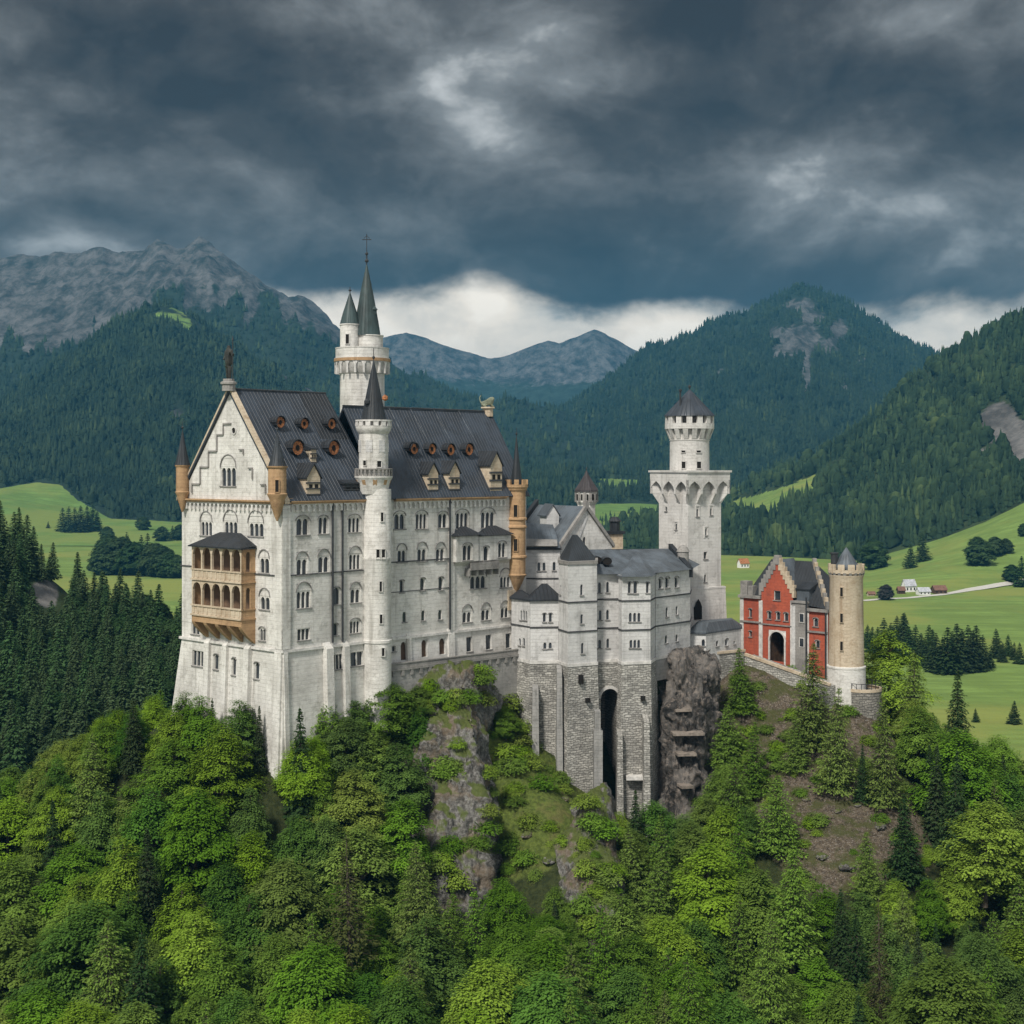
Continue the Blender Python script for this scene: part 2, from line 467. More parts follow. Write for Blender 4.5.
# ------------------------------------------------------------------ numeric noise
_perm = np.random.default_rng(3).permutation(512)
_grad = np.random.default_rng(4).normal(size=(512, 3)); _grad /= np.linalg.norm(_grad, axis=1)[:, None]
def perlin(P):
    P = np.asarray(P, float)
    i = np.floor(P).astype(int); f = P - i
    u = f * f * f * (f * (f * 6 - 15) + 10)
    out = np.zeros(len(P))
    for dx in (0, 1):
        for dy in (0, 1):
            for dz in (0, 1):
                h = _perm[(_perm[(_perm[(i[:, 0] + dx) & 511] + i[:, 1] + dy) & 511] + i[:, 2] + dz) & 511]
                g = _grad[h]
                d = f - np.array((dx, dy, dz))
                w = (u[:, 0] if dx else 1 - u[:, 0]) * (u[:, 1] if dy else 1 - u[:, 1]) * (u[:, 2] if dz else 1 - u[:, 2])
                out += w * (g * d).sum(1)
    return out * 1.5
def fbm(P, oct=5, gain=0.5, ridged=False):
    P = np.asarray(P, float); a = 1.0; s = np.zeros(len(P)); tot = 0
    for _ in range(oct):
        n = perlin(P)
        s += a * ((1 - 2 * np.abs(n)) if ridged else n); tot += a
        a *= gain; P = P * 2.03 + 17.3
    return s / tot
def in_poly(px, py, poly):
    px = np.asarray(px, float); py = np.asarray(py, float)
    ins = np.zeros(px.shape, bool); n = len(poly)
    for i in range(n):
        x1, y1 = poly[i]; x2, y2 = poly[(i + 1) % n]
        c = ((y1 > py) != (y2 > py)) & (px < (x2 - x1) * (py - y1) / ((y2 - y1) if y2 != y1 else 1e-9) + x1)
        ins ^= c
    return ins

# ================================================================== LAND
def land_material(name, wood, rock, rock_dark, meadow, soil):
    """wooded slope with bare rock and meadow where the surface attributes say so"""
    m, N = new_mat(name)
    pos = N.n('ShaderNodeNewGeometry').outputs['Position']
    a = lambda k: N.n('ShaderNodeAttribute', attribute_name=k).outputs['Fac']
    n_big = N.noise(pos, 0.006, 7, 0.6)
    n_med = N.noise(pos, 0.03, 7, 0.65)
    n_fin = N.noise(pos, 0.18, 6, 0.65)
    c = N.mixc(N.ss(n_med, 0.35, 0.68), tuple(x * 0.7 for x in wood), tuple(x * 1.35 for x in wood))
    md = N.mixc(N.ss(n_med, 0.35, 0.7), tuple(x * 0.82 for x in meadow), tuple(x * 1.15 for x in meadow))
    strip = N.noise(scaled(N, pos, (0.012, 0.11, 0.11)), 1.0, 5, 0.6)
    md = N.mixc(N.m('MULTIPLY', N.ss(strip, 0.42, 0.60), 0.8), md, tuple(x * 0.74 for x in meadow))
    md = N.mixc(N.m('MULTIPLY', N.ss(n_fin, 0.5, 0.72), 0.35), md, tuple(x * 0.6 for x in meadow))
    md = N.mixc(N.m('MULTIPLY', N.ss(n_big, 0.46, 0.60), 0.75), md, (meadow[0] * 1.35, meadow[1] * 0.98, meadow[2] * 1.0))
    rk = N.mixc(N.ss(N.noise(scaled(N, pos, (1, 0.5, 0.6)), 0.022, 10, 0.76), 0.36, 0.66), rock_dark, rock)
    rk = N.mixc(N.m('MULTIPLY', N.ss(n_fin, 0.45, 0.7), 0.4), rk, tuple(x * 0.6 for x in rock_dark))
    c = N.mixc(N.ss(N.m('ADD', a('meadow'), N.m('MULTIPLY', N.m('SUBTRACT', n_med, 0.5), 0.5)), 0.45, 0.55), c, md)
    c = N.mixc(N.ss(N.m('ADD', a('rock'), N.m('MULTIPLY', N.m('SUBTRACT', n_med, 0.5), 0.9)), 0.42, 0.60), c, rk)
    c = N.mixc(N.ss(a('soil'), 0.4, 0.6), c, N.mixc(n_fin, tuple(x * 0.6 for x in soil), tuple(x * 1.4 for x in soil)))
    return finish(m, N, c, 0.95, N.m('ADD', n_med, n_fin), 0.9, 0.1)
GREEN = (0.165, 0.245, 0.060)
land_material('near_land', (0.030, 0.045, 0.018), (0.20, 0.19, 0.18), (0.06, 0.058, 0.055), GREEN, (0.16, 0.12, 0.08))
land_material('far_land', (0.018, 0.032, 0.022), (0.135, 0.135, 0.135), (0.020, 0.028, 0.026), (0.13, 0.22, 0.055), (0.2, 0.16, 0.1))
land_material('distant_land', (0.025, 0.045, 0.036), (0.135, 0.145, 0.15), (0.020, 0.032, 0.036), (0.12, 0.2, 0.07), (0.2, 0.16, 0.1))

m, N = new_mat('hill_ground')
pos = N.n('ShaderNodeNewGeometry').outputs['Position']
a = lambda k: N.n('ShaderNodeAttribute', attribute_name=k).outputs['Fac']
n1 = N.noise(pos, 0.35, 7, 0.65); n2 = N.noise(pos, 1.6, 6, 0.7); n3 = N.noise(pos, 5.0, 4, 0.7)
floor = N.mixc(N.ss(n2, 0.35, 0.7), (0.022, 0.030, 0.012), (0.050, 0.060, 0.022))
grass = N.mixc(N.ss(n2, 0.35, 0.66), (0.055, 0.075, 0.018), (0.120, 0.155, 0.035))
grass = N.mixc(N.m('MULTIPLY', N.ss(n1, 0.48, 0.66), 0.55), grass, (0.15, 0.125, 0.055))
scree = N.mixc(N.ss(n2, 0.3, 0.7), (0.036, 0.028, 0.020), (0.150, 0.120, 0.086))
scree = N.mixc(N.m('MULTIPLY', N.ss(n3, 0.54, 0.66), 0.85), scree, (0.30, 0.275, 0.245))
scree = N.mixc(N.m('MULTIPLY', N.ss(n1, 0.46, 0.60), 0.8), scree, (0.058, 0.066, 0.020))
c = N.mixc(N.ss(N.m('ADD', a('grass'), N.m('MULTIPLY', N.m('SUBTRACT', n1, 0.5), 0.8)), 0.4, 0.6), floor, grass)
c = N.mixc(N.ss(N.m('ADD', a('scree'), N.m('MULTIPLY', N.m('SUBTRACT', n1, 0.5), 0.8)), 0.4, 0.6), c, scree)
finish(m, N, c, 0.95, N.m('ADD', n2, N.m('MULTIPLY', n3, 0.6)), 0.35, 0.1)

m, N = new_mat('cliff_rock')
pos = N.n('ShaderNodeNewGeometry').outputs['Position']; nor = N.n('ShaderNodeNewGeometry').outputs['Normal']
nz = N.n('ShaderNodeSeparateXYZ', [nor]).outputs[2]
r1 = N.noise(scaled(N, pos, (1, 1, 0.4)), 0.30, 9, 0.7); r2 = N.noise(pos, 1.8, 8, 0.7); r3 = N.noise(pos, 0.25, 5, 0.6)
c = N.mixc(N.ss(r1, 0.35, 0.62), (0.045, 0.042, 0.038), (0.17, 0.162, 0.15))
c = N.mixc(N.m('MULTIPLY', N.ss(r2, 0.42, 0.70), 0.75), c, (0.33, 0.32, 0.30))
c = N.mixc(N.m('MULTIPLY', N.ss(r2, 0.56, 0.36), 0.55), c, (0.06, 0.055, 0.05))
c = N.mixc(N.m('MULTIPLY', N.ss(r3, 0.48, 0.62), 0.6), c, (0.20, 0.15, 0.10))
moss = N.m('MULTIPLY', N.ss(N.m('ADD', nz, N.m('MULTIPLY', N.m('SUBTRACT', r1, 0.5), 1.4)), 0.46, 0.74), 0.92)
c = N.mixc(moss, c, N.mixc(r2, (0.045, 0.065, 0.016), (0.12, 0.145, 0.035)))
finish(m, N, c, 0.95, N.m('ADD', r1, r2), 0.5, 0.1)

m, N = new_mat('wet_rock')
pos = N.n('ShaderNodeNewGeometry').outputs['Position']
r1 = N.noise(scaled(N, pos, (1, 1, 0.16)), 0.45, 8, 0.68); r2 = N.noise(pos, 1.4, 7, 0.7)
c = N.mixc(N.ss(r1, 0.36, 0.64), (0.014, 0.014, 0.014), (0.150, 0.135, 0.122))
c = N.mixc(N.m('MULTIPLY', N.ss(r2, 0.48, 0.66), 0.7), c, (0.26, 0.215, 0.18))
finish(m, N, c, 0.7, N.m('ADD', r1, r2), 0.45, 0.3)

HAZE_DENSITY = 0.82e-4
VALLEY = -91.0
LAND = []          # (verts, quads) for ray lookups
def loft(name, rows, px0, px1, npx, nv, amp, scale, mat, rockfn=None, meadowfn=None, ridged=0.6, seed=0.0, ampfn=None, gully=0.45):
    """a slope through rows of survey points, near to far; each survey point has its own distance"""
    us = np.linspace(px0, px1, npx)
    PX = []; PY = []; D = []
    for row in rows:
        row = sorted(row); x = [r[0] for r in row]
        Y = np.interp(us, x, [r[1] for r in row]); d = np.interp(us, x, [r[2] for r in row])
        PY.append((HY - Y) / F * d); D.append(d)
    Zr = np.array(PY); Dr = np.array(D)
    k = len(rows)
    vv = np.linspace(0, k - 1, nv)
    i = np.minimum(vv.astype(int), k - 2); f = (vv - i)[:, None]
    Z = Zr[i] * (1 - f) + Zr[i + 1] * f
    DD = Dr[i] * (1 - f) + Dr[i + 1] * f
    U = np.broadcast_to(us, DD.shape)
    X = (U - 512) / F * DD
    P = np.stack([X.ravel(), DD.ravel(), Z.ravel() * 0.6 + seed], 1)
    n = fbm(P * scale, 6, 0.52) * (1 - ridged) + (fbm(P * scale * 0.8 + 40, 6, 0.5, True)) * ridged
    n = n.reshape(DD.shape)
    gq = np.stack([X.ravel() + 0.08 * DD.ravel(), DD.ravel() * 0.30, 0 * X.ravel() + seed], 1) * scale
    gul = fbm(gq * 2.2, 6, 0.6, True).reshape(DD.shape)
    n = n * (1 - gully) + gul * gully
    fade = np.ones(nv)[:, None] * amp
    if ampfn is not None: fade = fade * ampfn(vv)[:, None]
    Z = Z + n * fade
    px = (X / DD) * F + 512; py = HY - Z / DD * F
    rock = rockfn(px, py, vv[:, None] + 0 * px, n) if rockfn else 0 * px
    mead = meadowfn(px, py, vv[:, None] + 0 * px, n) if meadowfn else 0 * px
    V = np.stack([X.ravel(), DD.ravel(), Z.ravel()], 1)
    idx = np.arange(nv * npx).reshape(nv, npx)
    Q = np.stack([idx[:-1, :-1], idx[:-1, 1:], idx[1:, 1:], idx[1:, :-1]], -1).reshape(-1, 4)
    me = np_mesh(name, V, Q, mat, {'rock': ('POINT', rock.ravel()), 'meadow': ('POINT', mead.ravel()), 'soil': ('POINT', 0 * rock.ravel())}, smooth=True)
    o = link(name, me); o['kind'] = 'structure'
    LAND.append((V, Q))
    return dict(X=X, D=DD, Z=Z, px=px, py=py, rock=rock, mead=mead, v=vv, obj=o)

def sm(x, a, b):
    t = np.clip((x - a) / (b - a), 0, 1); return t * t * (3 - 2 * t)

def yv(d): return HY - VALLEY / d * F      # image row of the valley floor at a distance

# --- valley floor
nr, na = 90, 140
rr = np.geomspace(60, 30000, nr); aa = np.linspace(R(-75), R(75), na)
RR, AA = np.meshgrid(rr, aa, indexing='ij')
V = np.stack([(RR * np.sin(AA)).ravel(), (RR * np.cos(AA)).ravel(), np.zeros(RR.size)], 1)
V[:, 2] = VALLEY - 0.3 + fbm(np.stack([V[:, 0] / 160, V[:, 1] / 160, 0 * V[:, 0]], 1), 4) * np.clip((RR.ravel() - 350) / 400, 0, 1) * 2.0
idx = np.arange(nr * na).reshape(nr, na)
Q = np.stack([idx[:-1, :-1], idx[:-1, 1:], idx[1:, 1:], idx[1:, :-1]], -1).reshape(-1, 4)
pxv = V[:, 0] / np.maximum(V[:, 1], 1) * F + 512; pyv = HY - V[:, 2] / np.maximum(V[:, 1], 1) * F
soil = np.zeros(len(V))
me = np_mesh('valley_ground', V, Q, 'near_land', {'rock': ('POINT', np.zeros(len(V))), 'meadow': ('POINT', np.ones(len(V))), 'soil': ('POINT', soil)}, True)
o = link('valley_ground', me); o['kind'] = 'structure'
LAND.append((V, Q))

# --- far range between the two near mountains
far = loft('far_mountains', [
    [(150, 478, 5000), (1000, 478, 5000)],
    [(150, 440, 5700), (400, 415, 5700), (500, 430, 5700), (600, 408, 5700), (720, 430, 5700), (1000, 440, 5700)],
    [(150, 385, 6500), (330, 352, 6500), (360, 344, 6500), (385, 339, 6500), (407, 334, 6500), (420, 339, 6500), (440, 346, 6500), (465, 354, 6500),
     (490, 361, 6500), (505, 359, 6500), (535, 347, 6500), (548, 342, 6500), (560, 346, 6500), (575, 340, 6500), (595, 333, 6500),
     (615, 342, 6500), (640, 358, 6500), (680, 382, 6500), (760, 400, 6500), (1000, 430, 6500)],
    [(150, 470, 8200), (1000, 470, 8200)]], 150, 1000, 240, 90, 95, 1 / 650, 'distant_land',
    rockfn=lambda px, py, v, n: sm(395 - py, -8, 34) * (0.45 + 0.9 * n) + 0.1, ampfn=lambda v: np.interp(v, [0, 1, 1.9, 2.0, 3], [0.3, 1, 0.9, 0.30, 0.6]), seed=5)

# --- left mountain: bare crest and wooded flank
def left_rock(px, py, v, n):
    edge = np.interp(px, [-300, 0, 60, 110, 150, 215, 280, 340, 420, 600], [330, 345, 350, 335, 310, 300, 316, 340, 350, 350])
    edge = edge + 60 * fbm(np.stack([px.ravel() / 20, py.ravel() / 45, 0 * px.ravel() + 3], 1), 4).reshape(px.shape)
    return sm(edge - py, -20, 26) * (0.48 + 1.0 * n)
left_mt = loft('left_mountain', [
    [(-350, 520, 2500), (700, 510, 2500)],
    [(-350, 400, 3300), (0, 395, 3300), (150, 380, 3300), (300, 400, 3300), (400, 430, 3300), (700, 480, 3300)],
    [(-350, 310, 3900), (0, 330, 3900), (100, 318, 3900), (160, 300, 3900), (215, 300, 3900), (300, 340, 3900), (400, 400, 3900), (700, 470, 3900)],
    [(-350, 300, 4300), (-100, 272, 4300), (0, 265, 4300), (22, 259, 4300), (40, 262, 4300), (55, 256, 4300), (80, 258, 4300), (102, 253, 4300), (115, 258, 4300), (128, 257, 4300),
     (144, 256, 4300), (157, 244, 4300), (165, 250, 4300), (175, 259, 4300), (187, 257, 4300), (200, 243, 4300), (208, 250, 4300), (215, 260, 4300), (232, 270, 4300), (250, 282, 4300), (280, 301, 4300), (310, 314, 4300),
     (340, 340, 4300), (390, 374, 4300), (440, 400, 4300), (500, 425, 4300), (620, 462, 4300), (700, 480, 4300)],
    [(-350, 500, 5600), (700, 500, 5600)]], -350, 700, 330, 130, 105, 1 / 420, 'far_land', rockfn=left_rock,
    ampfn=lambda v: np.interp(v, [0, 1, 2, 2.85, 3.0, 4], [0.15, 0.9, 1.25, 0.8, 0.30, 0.6]), ridged=0.8, seed=11)

# --- wooded spur in front of it, with the meadows at its foot
def spur_meadow(px, py, v, n):
    m = in_poly(px, py, [(148, 322), (160, 308), (176, 306), (190, 318), (200, 332), (186, 332), (168, 324)]) * 0.5
    foot = np.interp(px, [-200, 0, 35, 60, 78, 110, 150, 190, 260, 420, 560, 600, 640, 700],
                     [478, 488, 482, 484, 500, 518, 520, 522, 522, 518, 512, 503, 503, 506])
    m = np.maximum(m, sm(py - foot, -3, 4))
    m = np.maximum(m, in_poly(px, py, [(588, 489), (602, 478), (640, 480), (640, 489), (610, 491)]) * 1.0)
    return np.where(v > 3.02, 0, m)
def spur_rock(px, py, v, n):
    r = 0 * px
    for cx, cy, rx, ry in ((175, 416, 14, 12), (52, 275, 5, 5), (312, 392, 16, 10), (285, 372, 12, 12), (230, 395, 8, 12)):
        r = np.maximum(r, 0.75 * np.exp(-((px - cx) / rx) ** 2 - ((py - cy) / ry) ** 2))
    return r
spur = loft('wooded_spur', [
    [(-350, yv(1650), 1650), (720, yv(1650), 1650)],
    [(-350, 480, 2150), (0, 492, 2050), (100, 512, 2000), (300, 520, 2000), (600, 508, 2100), (720, 508, 2200)],
    [(-350, 450, 2500), (0, 435, 2500), (60, 420, 2500), (165, 400, 2500), (260, 425, 2500), (400, 470, 2500), (600, 490, 2500), (720, 495, 2500)],
    [(-350, 430, 3000), (-60, 428, 3000), (0, 405, 3000), (60, 365, 3000), (110, 328, 3000), (140, 312, 3000), (165, 306, 3000), (190, 316, 3000), (220, 338, 3000), (260, 364, 3000),
     (320, 398, 3000), (390, 428, 3000), (450, 455, 3000), (520, 472, 3000), (620, 478, 3000), (720, 480, 3000)],
    [(-350, 470, 3500), (720, 490, 3500)]], -350, 720, 300, 110, 42, 1 / 260, 'far_land', rockfn=spur_rock, meadowfn=spur_meadow,
    ampfn=lambda v: np.interp(v, [0, 1, 2, 2.9, 3.0, 4], [0.0, 0.15, 1.0, 0.7, 0.25, 0.6]), ridged=0.5, seed=23)

# --- pyramid mountain right of centre
def peak_rock(px, py, v, n):
    r = 0 * px
    for cx, cy, rx, ry, w in ((800, 340, 26, 20, 0.85), (826, 346, 22, 12, 0.6), (780, 352, 18, 12, 0.6), (806, 372, 5, 26, 0.9), (800, 306, 26, 12, 0.66),
                              (860, 362, 22, 9, 0.5), (838, 330, 16, 16, 0.62), (775, 335, 14, 14, 0.6), (812, 318, 20, 10, 0.7), (845, 385, 10, 12, 0.5), (720, 372, 10, 9, 0.5), (742, 395, 8, 12, 0.4), (770, 415, 9, 10, 0.35), (890, 352, 16, 7, 0.4)):
        r = np.maximum(r, w * np.exp(-((px - cx) / rx) ** 2 - ((py - cy) / ry) ** 2))
    return r * (0.85 + 0.5 * n)
peak = loft('pyramid_mountain', [
    [(380, 515, 2700), (1350, 515, 2700)],
    [(380, 485, 3300), (560, 470, 3300), (700, 440, 3300), (800, 425, 3300), (900, 440, 3300), (1350, 450, 3300)],
    [(380, 478, 4000), (520, 455, 4000), (600, 420, 4000), (700, 375, 4000), (800, 350, 4000), (900, 385, 4000), (1000, 410, 4000), (1350, 430, 4000)],
    [(380, 474, 4600), (450, 464, 4600), (520, 441, 4600), (560, 418, 4600), (600, 390, 4600), (650, 356, 4600), (675, 345, 4600), (700, 336, 4600), (730, 324, 4600), (760, 313, 4600),
     (780, 301, 4600), (790, 295, 4600), (805, 291, 4600), (820, 294, 4600), (835, 301, 4600), (855, 315, 4600), (870, 326, 4600), (885, 336, 4600), (900, 345, 4600), (940, 361, 4600), (1000, 374, 4600), (1350, 420, 4600)],
    [(380, 490, 5600), (1350, 490, 5600)]], 380, 1350, 300, 120, 95, 1 / 520, 'far_land', rockfn=peak_rock,
    ampfn=lambda v: np.interp(v, [0, 1, 2, 2.9, 3.0, 4], [0.2, 0.9, 1.3, 0.8, 0.10, 0.6]), ridged=0.65, seed=37)

# --- wooded hillside at the right with its meadow
def hill_meadow(px, py, v, n):
    border = np.interp(px, [640, 720, 780, 860, 880, 905, 940, 985, 1024, 1150, 1350], [551, 555, 557, 561, 556, 549, 539, 522, 503, 470, 440])
    m = sm(py - border, -2.5, 2.5)
    m = np.maximum(m, in_poly(px, py, [(728, 512), (733, 500), (755, 496), (790, 485), (818, 474), (846, 459), (843, 470), (826, 480), (815, 494), (795, 506), (775, 512), (760, 520), (745, 518)]) * 1.0)
    return np.where(v > 3.02, 0, m)
def hill_rock(px, py, v, n):
    r = 0 * px
    for cx, cy, rx, ry, w in ((1000, 425, 24, 26, 0.9), (1022, 445, 22, 30, 0.85), (985, 455, 16, 14, 0.6), (898, 426, 7, 5, 0.8), (1005, 472, 8, 7, 0.9)):
        r = np.maximum(r, w * np.exp(-((px - cx) / rx) ** 2 - ((py - cy) / ry) ** 2))
    return r * (0.95 + 0.5 * n)
def Yd(px, y): return (px, y, -VALLEY * F / (y - HY))
right = loft('right_hillside', [
    [Yd(600, 557), Yd(740, 563), Yd(800, 572), Yd(870, 598), Yd(940, 594), Yd(1024, 586), Yd(1150, 575), Yd(1400, 565)],
    [(600, 550, 1650), (740, 556, 1440), (870, 560, 1400), (940, 538, 1370), (1024, 505, 1330), (1150, 470, 1250), (1400, 440, 1200)],
    [(600, 535, 1950), (740, 522, 1800), (870, 476, 1750), (940, 446, 1700), (1024, 414, 1650), (1150, 350, 1550), (1400, 300, 1500)],
    [(600, 528, 2350), (700, 517, 2350), (732, 503, 2350), (763, 480, 2350), (823, 457, 2300), (877, 416, 2250), (905, 388, 2200), (930, 366, 2200), (975, 340, 2150), (1024, 315, 2100),
     (1150, 250, 2000), (1400, 210, 1900)],
    [(600, 530, 2900), (1400, 400, 2900)]], 600, 1400, 300, 130, 24, 1 / 150, 'near_land', rockfn=hill_rock, meadowfn=hill_meadow,
    ampfn=lambda v: np.interp(v, [0, 0.6, 1, 2, 2.9, 3.0, 4], [0, 0.10, 0.12, 1.0, 0.8, 0.2, 0.6]), ridged=0.5, seed=51)

# --- dark spur close by at the left
def near_rock(px, py, v, n):
    r = 0 * px
    for cx, cy, rx, ry in ((46, 592, 16, 18), (22, 560, 10, 16)):
        r = np.maximum(r, 0.95 * np.exp(-((px - cx) / rx) ** 2 - ((py - cy) / ry) ** 2))
    return r
near = loft('conifer_spur', [
    [(-250, 850, 300), (0, 850, 300), (100, 830, 310), (300, 800, 320)],
    [(-250, 720, 360), (0, 735, 360), (100, 730, 370), (300, 715, 390)],
    [(-250, 590, 440), (0, 628, 440), (60, 655, 440), (120, 672, 440), (190, 682, 440), (300, 690, 450)],
    [(-250, 500, 490), (0, 545, 490), (35, 564, 490), (60, 588, 490), (91, 616, 490), (134, 630, 490), (180, 640, 490), (240, 648, 500), (300, 650, 510)],
    [(-250, 640, 640), (0, 665, 640), (300, 673, 640)]], -250, 300, 110, 90, 4.0, 1 / 30, 'near_land', rockfn=near_rock,
    ampfn=lambda v: np.interp(v, [0, 3, 4], [1, 0.8, 0.5]), ridged=0.3, seed=61)

# --- castle hill: smooth surface through surveyed heights
HILL_PTS = []
for p in [(171, 216, -37.5), (225, 207, -40), (278, 199, -43), (300, 203, -42), (340, 212, -38.5), (392, 222, -35.5), (450, 224, -32.6), (480, 230, -32.5), (520, 237, -34),
          (300, 235, -36), (400, 255, -36), (600, 252, -38), (600, 275, -42), (230, 240, -37),
          (500, 224, -40), (535, 226, -43.5), (570, 222, -47.5), (605, 221, -54), (655, 224, -56), (690, 238, -42), (705, 231, -50), (630, 228, -52),
          (560, 210, -49), (520, 212, -45.5), (420, 205, -54), (470, 206, -59), (377, 206.5, -38.0), (360, 205, -40), (392, 213, -36.5), (402, 207, -45), (530, 215, -47), (560, 203, -54), (580, 196, -59), (600, 208, -54), (605, 192, -65), (450, 200, -61),
          (640, 210, -59), (560, 180, -68), (450, 180, -69), (660, 200, -63),
          (735, 246, -33.5), (770, 249, -34), (800, 244, -34.4), (850, 238, -36.5), (872, 237, -38.5), (850, 226, -44.5), (840, 212, -53), (850, 202, -59), (765, 228, -47), (720, 215, -57), (930, 203, -60), (930, 226, -50),
          (700, 195, -65), (850, 180, -71), (1000, 190, -71), (1000, 222, -55), (1080, 230, -60), (900, 240, -45), (960, 245, -52), (800, 230, -44),
          (100, 222, -48.5), (0, 224, -59), (-60, 225, -65), (100, 196, -58), (200, 186, -59), (0, 188, -66), (300, 186, -61), (300, 165, -68), (100, 162, -70), (500, 150, -76), (800, 150, -78),
          (1050, 160, -78), (200, 132, -79), (600, 125, -83), (-100, 190, -73), (370, 196, -55),
          (100, 262, -62), (250, 272, -56), (400, 300, -60), (600, 310, -66), (800, 290, -62), (950, 282, -72), (0, 300, -88), (500, 380, -91), (1000, 330, -91), (1150, 240, -86), (-200, 230, -86),
          (0, 100, -88), (500, 95, -90), (1000, 100, -88), (150, 320, -86), (760, 340, -86)]:
    HILL_PTS.append(((p[0] - 512) / F * p[1], p[1], p[2]))
HP = np.array(HILL_PTS)
def _phi(r2): return np.where(r2 > 0, r2 * np.log(np.maximum(r2, 1e-9)), 0)
def _tps():
    X = HP[:, :2] / 50; n = len(X)
    K = _phi(((X[:, None] - X[None]) ** 2).sum(-1)) + np.eye(n) * 0.012
    Pm = np.hstack([np.ones((n, 1)), X])
    A = np.vstack([np.hstack([K, Pm]), np.hstack([Pm.T, np.zeros((3, 3))])])
    return np.linalg.solve(A, np.concatenate([HP[:, 2], np.zeros(3)]))
TPS = _tps()
def hill_z(x, y):
    x = np.atleast_1d(np.asarray(x, float)); y = np.atleast_1d(np.asarray(y, float))
    Xq = np.stack([x, y], 1) / 50; Xc = HP[:, :2] / 50
    z = _phi(((Xq[:, None] - Xc[None]) ** 2).sum(-1)) @ TPS[:len(Xc)] + TPS[len(Xc)] + Xq @ TPS[len(Xc) + 1:]
    P = np.stack([x, y, 0 * x], 1)
    z = z + fbm(P / 9.0, 4) * 1.0
    e = np.maximum(np.maximum((np.abs(x - 10) - 95) / 45, (y - 330) / 50), (110 - y) / 40)
    w = sm(e, 0, 1)
    return np.maximum(z * (1 - w) + (VALLEY - 1.5) * w, VALLEY - 1.5)
GRASS_POLY = [(488, 705), (530, 735), (560, 760), (600, 800), (612, 835), (598, 860), (560, 850), (540, 890), (500, 880), (486, 800), (470, 740)]
TOP_POLY = [(395, 690), (430, 668), (485, 668), (520, 690), (520, 720), (480, 720), (440, 720)]
SCREE_POLY = [(700, 655), (752, 662), (800, 672), (860, 690), (885, 705), (905, 790), (940, 860), (930, 880), (860, 885), (820, 905), (770, 860), (745, 780), (720, 720)]
CLIFF_POLY = [(440, 690), (480, 676), (494, 760), (492, 850), (470, 895), (430, 880), (436, 790)]
CLIFF2_POLY = [(570, 850), (602, 790), (612, 860), (626, 940), (585, 945), (560, 900)]
gx = np.arange(-150, 172, 1.5); gy = np.arange(62, 385, 1.5)
GX, GY = np.meshgrid(gx, gy, indexing='ij')
GZ = np.concatenate([hill_z(a_, b_) for a_, b_ in zip(GX, GY)]).reshape(GX.shape)
V = np.stack([GX.ravel(), GY.ravel(), GZ.ravel()], 1)
idx = np.arange(GX.size).reshape(GX.shape)
Q = np.stack([idx[:-1, :-1], idx[1:, :-1], idx[1:, 1:], idx[:-1, 1:]], -1).reshape(-1, 4)
hpx = GX.ravel() / GY.ravel() * F + 512; hpy = HY - GZ.ravel() / GY.ravel() * F
def blur(a_, n=5):
    a_ = a_.astype(float).reshape(GX.shape)
    for _ in range(n):
        a_ = (a_ + np.roll(a_, 1, 0) + np.roll(a_, -1, 0) + np.roll(a_, 1, 1) + np.roll(a_, -1, 1)) / 5
    return a_.ravel()
gr = (in_poly(hpx, hpy, GRASS_POLY) | in_poly(hpx, hpy, TOP_POLY)) & (GY.ravel() < 250)
scr = in_poly(hpx, hpy, SCREE_POLY) & (GY.ravel() < 262)
me = np_mesh('castle_hill', V, Q, 'hill_ground', {'grass': ('POINT', blur(gr)), 'scree': ('POINT', blur(scr))}, True)
o = link('castle_hill', me); o['kind'] = 'structure'
LAND.append((V, Q))

def rock_mass(name, rows, npx, nv, amp, scale, mat, seed=0.0):
    """craggy outcrop: a closed loft of survey rows top to bottom, displaced by ridged noise"""
    k = len(rows); tt = np.linspace(0, 1, npx)
    Rw = []
    for row in rows:
        a_ = np.array([at(*p) for p in row]); s = np.linspace(0, 1, len(row))
        Rw.append(np.stack([np.interp(tt, s, a_[:, j]) for j in range(3)], 1))
    Rw = np.array(Rw); vv = np.linspace(0, k - 1, nv); i = np.minimum(vv.astype(int), k - 2); f = (vv - i)[:, None, None]
    P = Rw[i] * (1 - f) + Rw[i + 1] * f
    du = np.gradient(P, axis=1); dv = np.gradient(P, axis=0)
    nrm = np.cross(du, dv); nrm /= np.maximum(np.linalg.norm(nrm, axis=-1, keepdims=True), 1e-6)
    nrm = np.where((nrm * -P).sum(-1, keepdims=True) < 0, -nrm, nrm)
    q = P.reshape(-1, 3) * np.array([1, 1, 0.45])
    n = fbm(q * scale + seed, 6, 0.58, True).reshape(nv, npx, 1) * 0.75 + fbm(q * scale * 0.5 + seed + 9, 3).reshape(nv, npx, 1) * 0.7
    blk = fbm(q * scale * 1.7 + seed + 3, 4, 0.55).reshape(nv, npx, 1); blk = np.round(blk * 7) / 7
    P = P + nrm * ((n - 0.15) * 0.6 + blk * 1.3) * amp
    V = P.reshape(-1, 3); idx = np.arange(nv * npx).reshape(nv, npx)
    Q = np.stack([idx[:-1, :-1], idx[:-1, 1:], idx[1:, 1:], idx[1:, :-1]], -1).reshape(-1, 4)
    o = link(name, np_mesh(name, V, Q, mat, smooth=False)); o['kind'] = 'structure'
    LAND.append((V, Q))
    return o
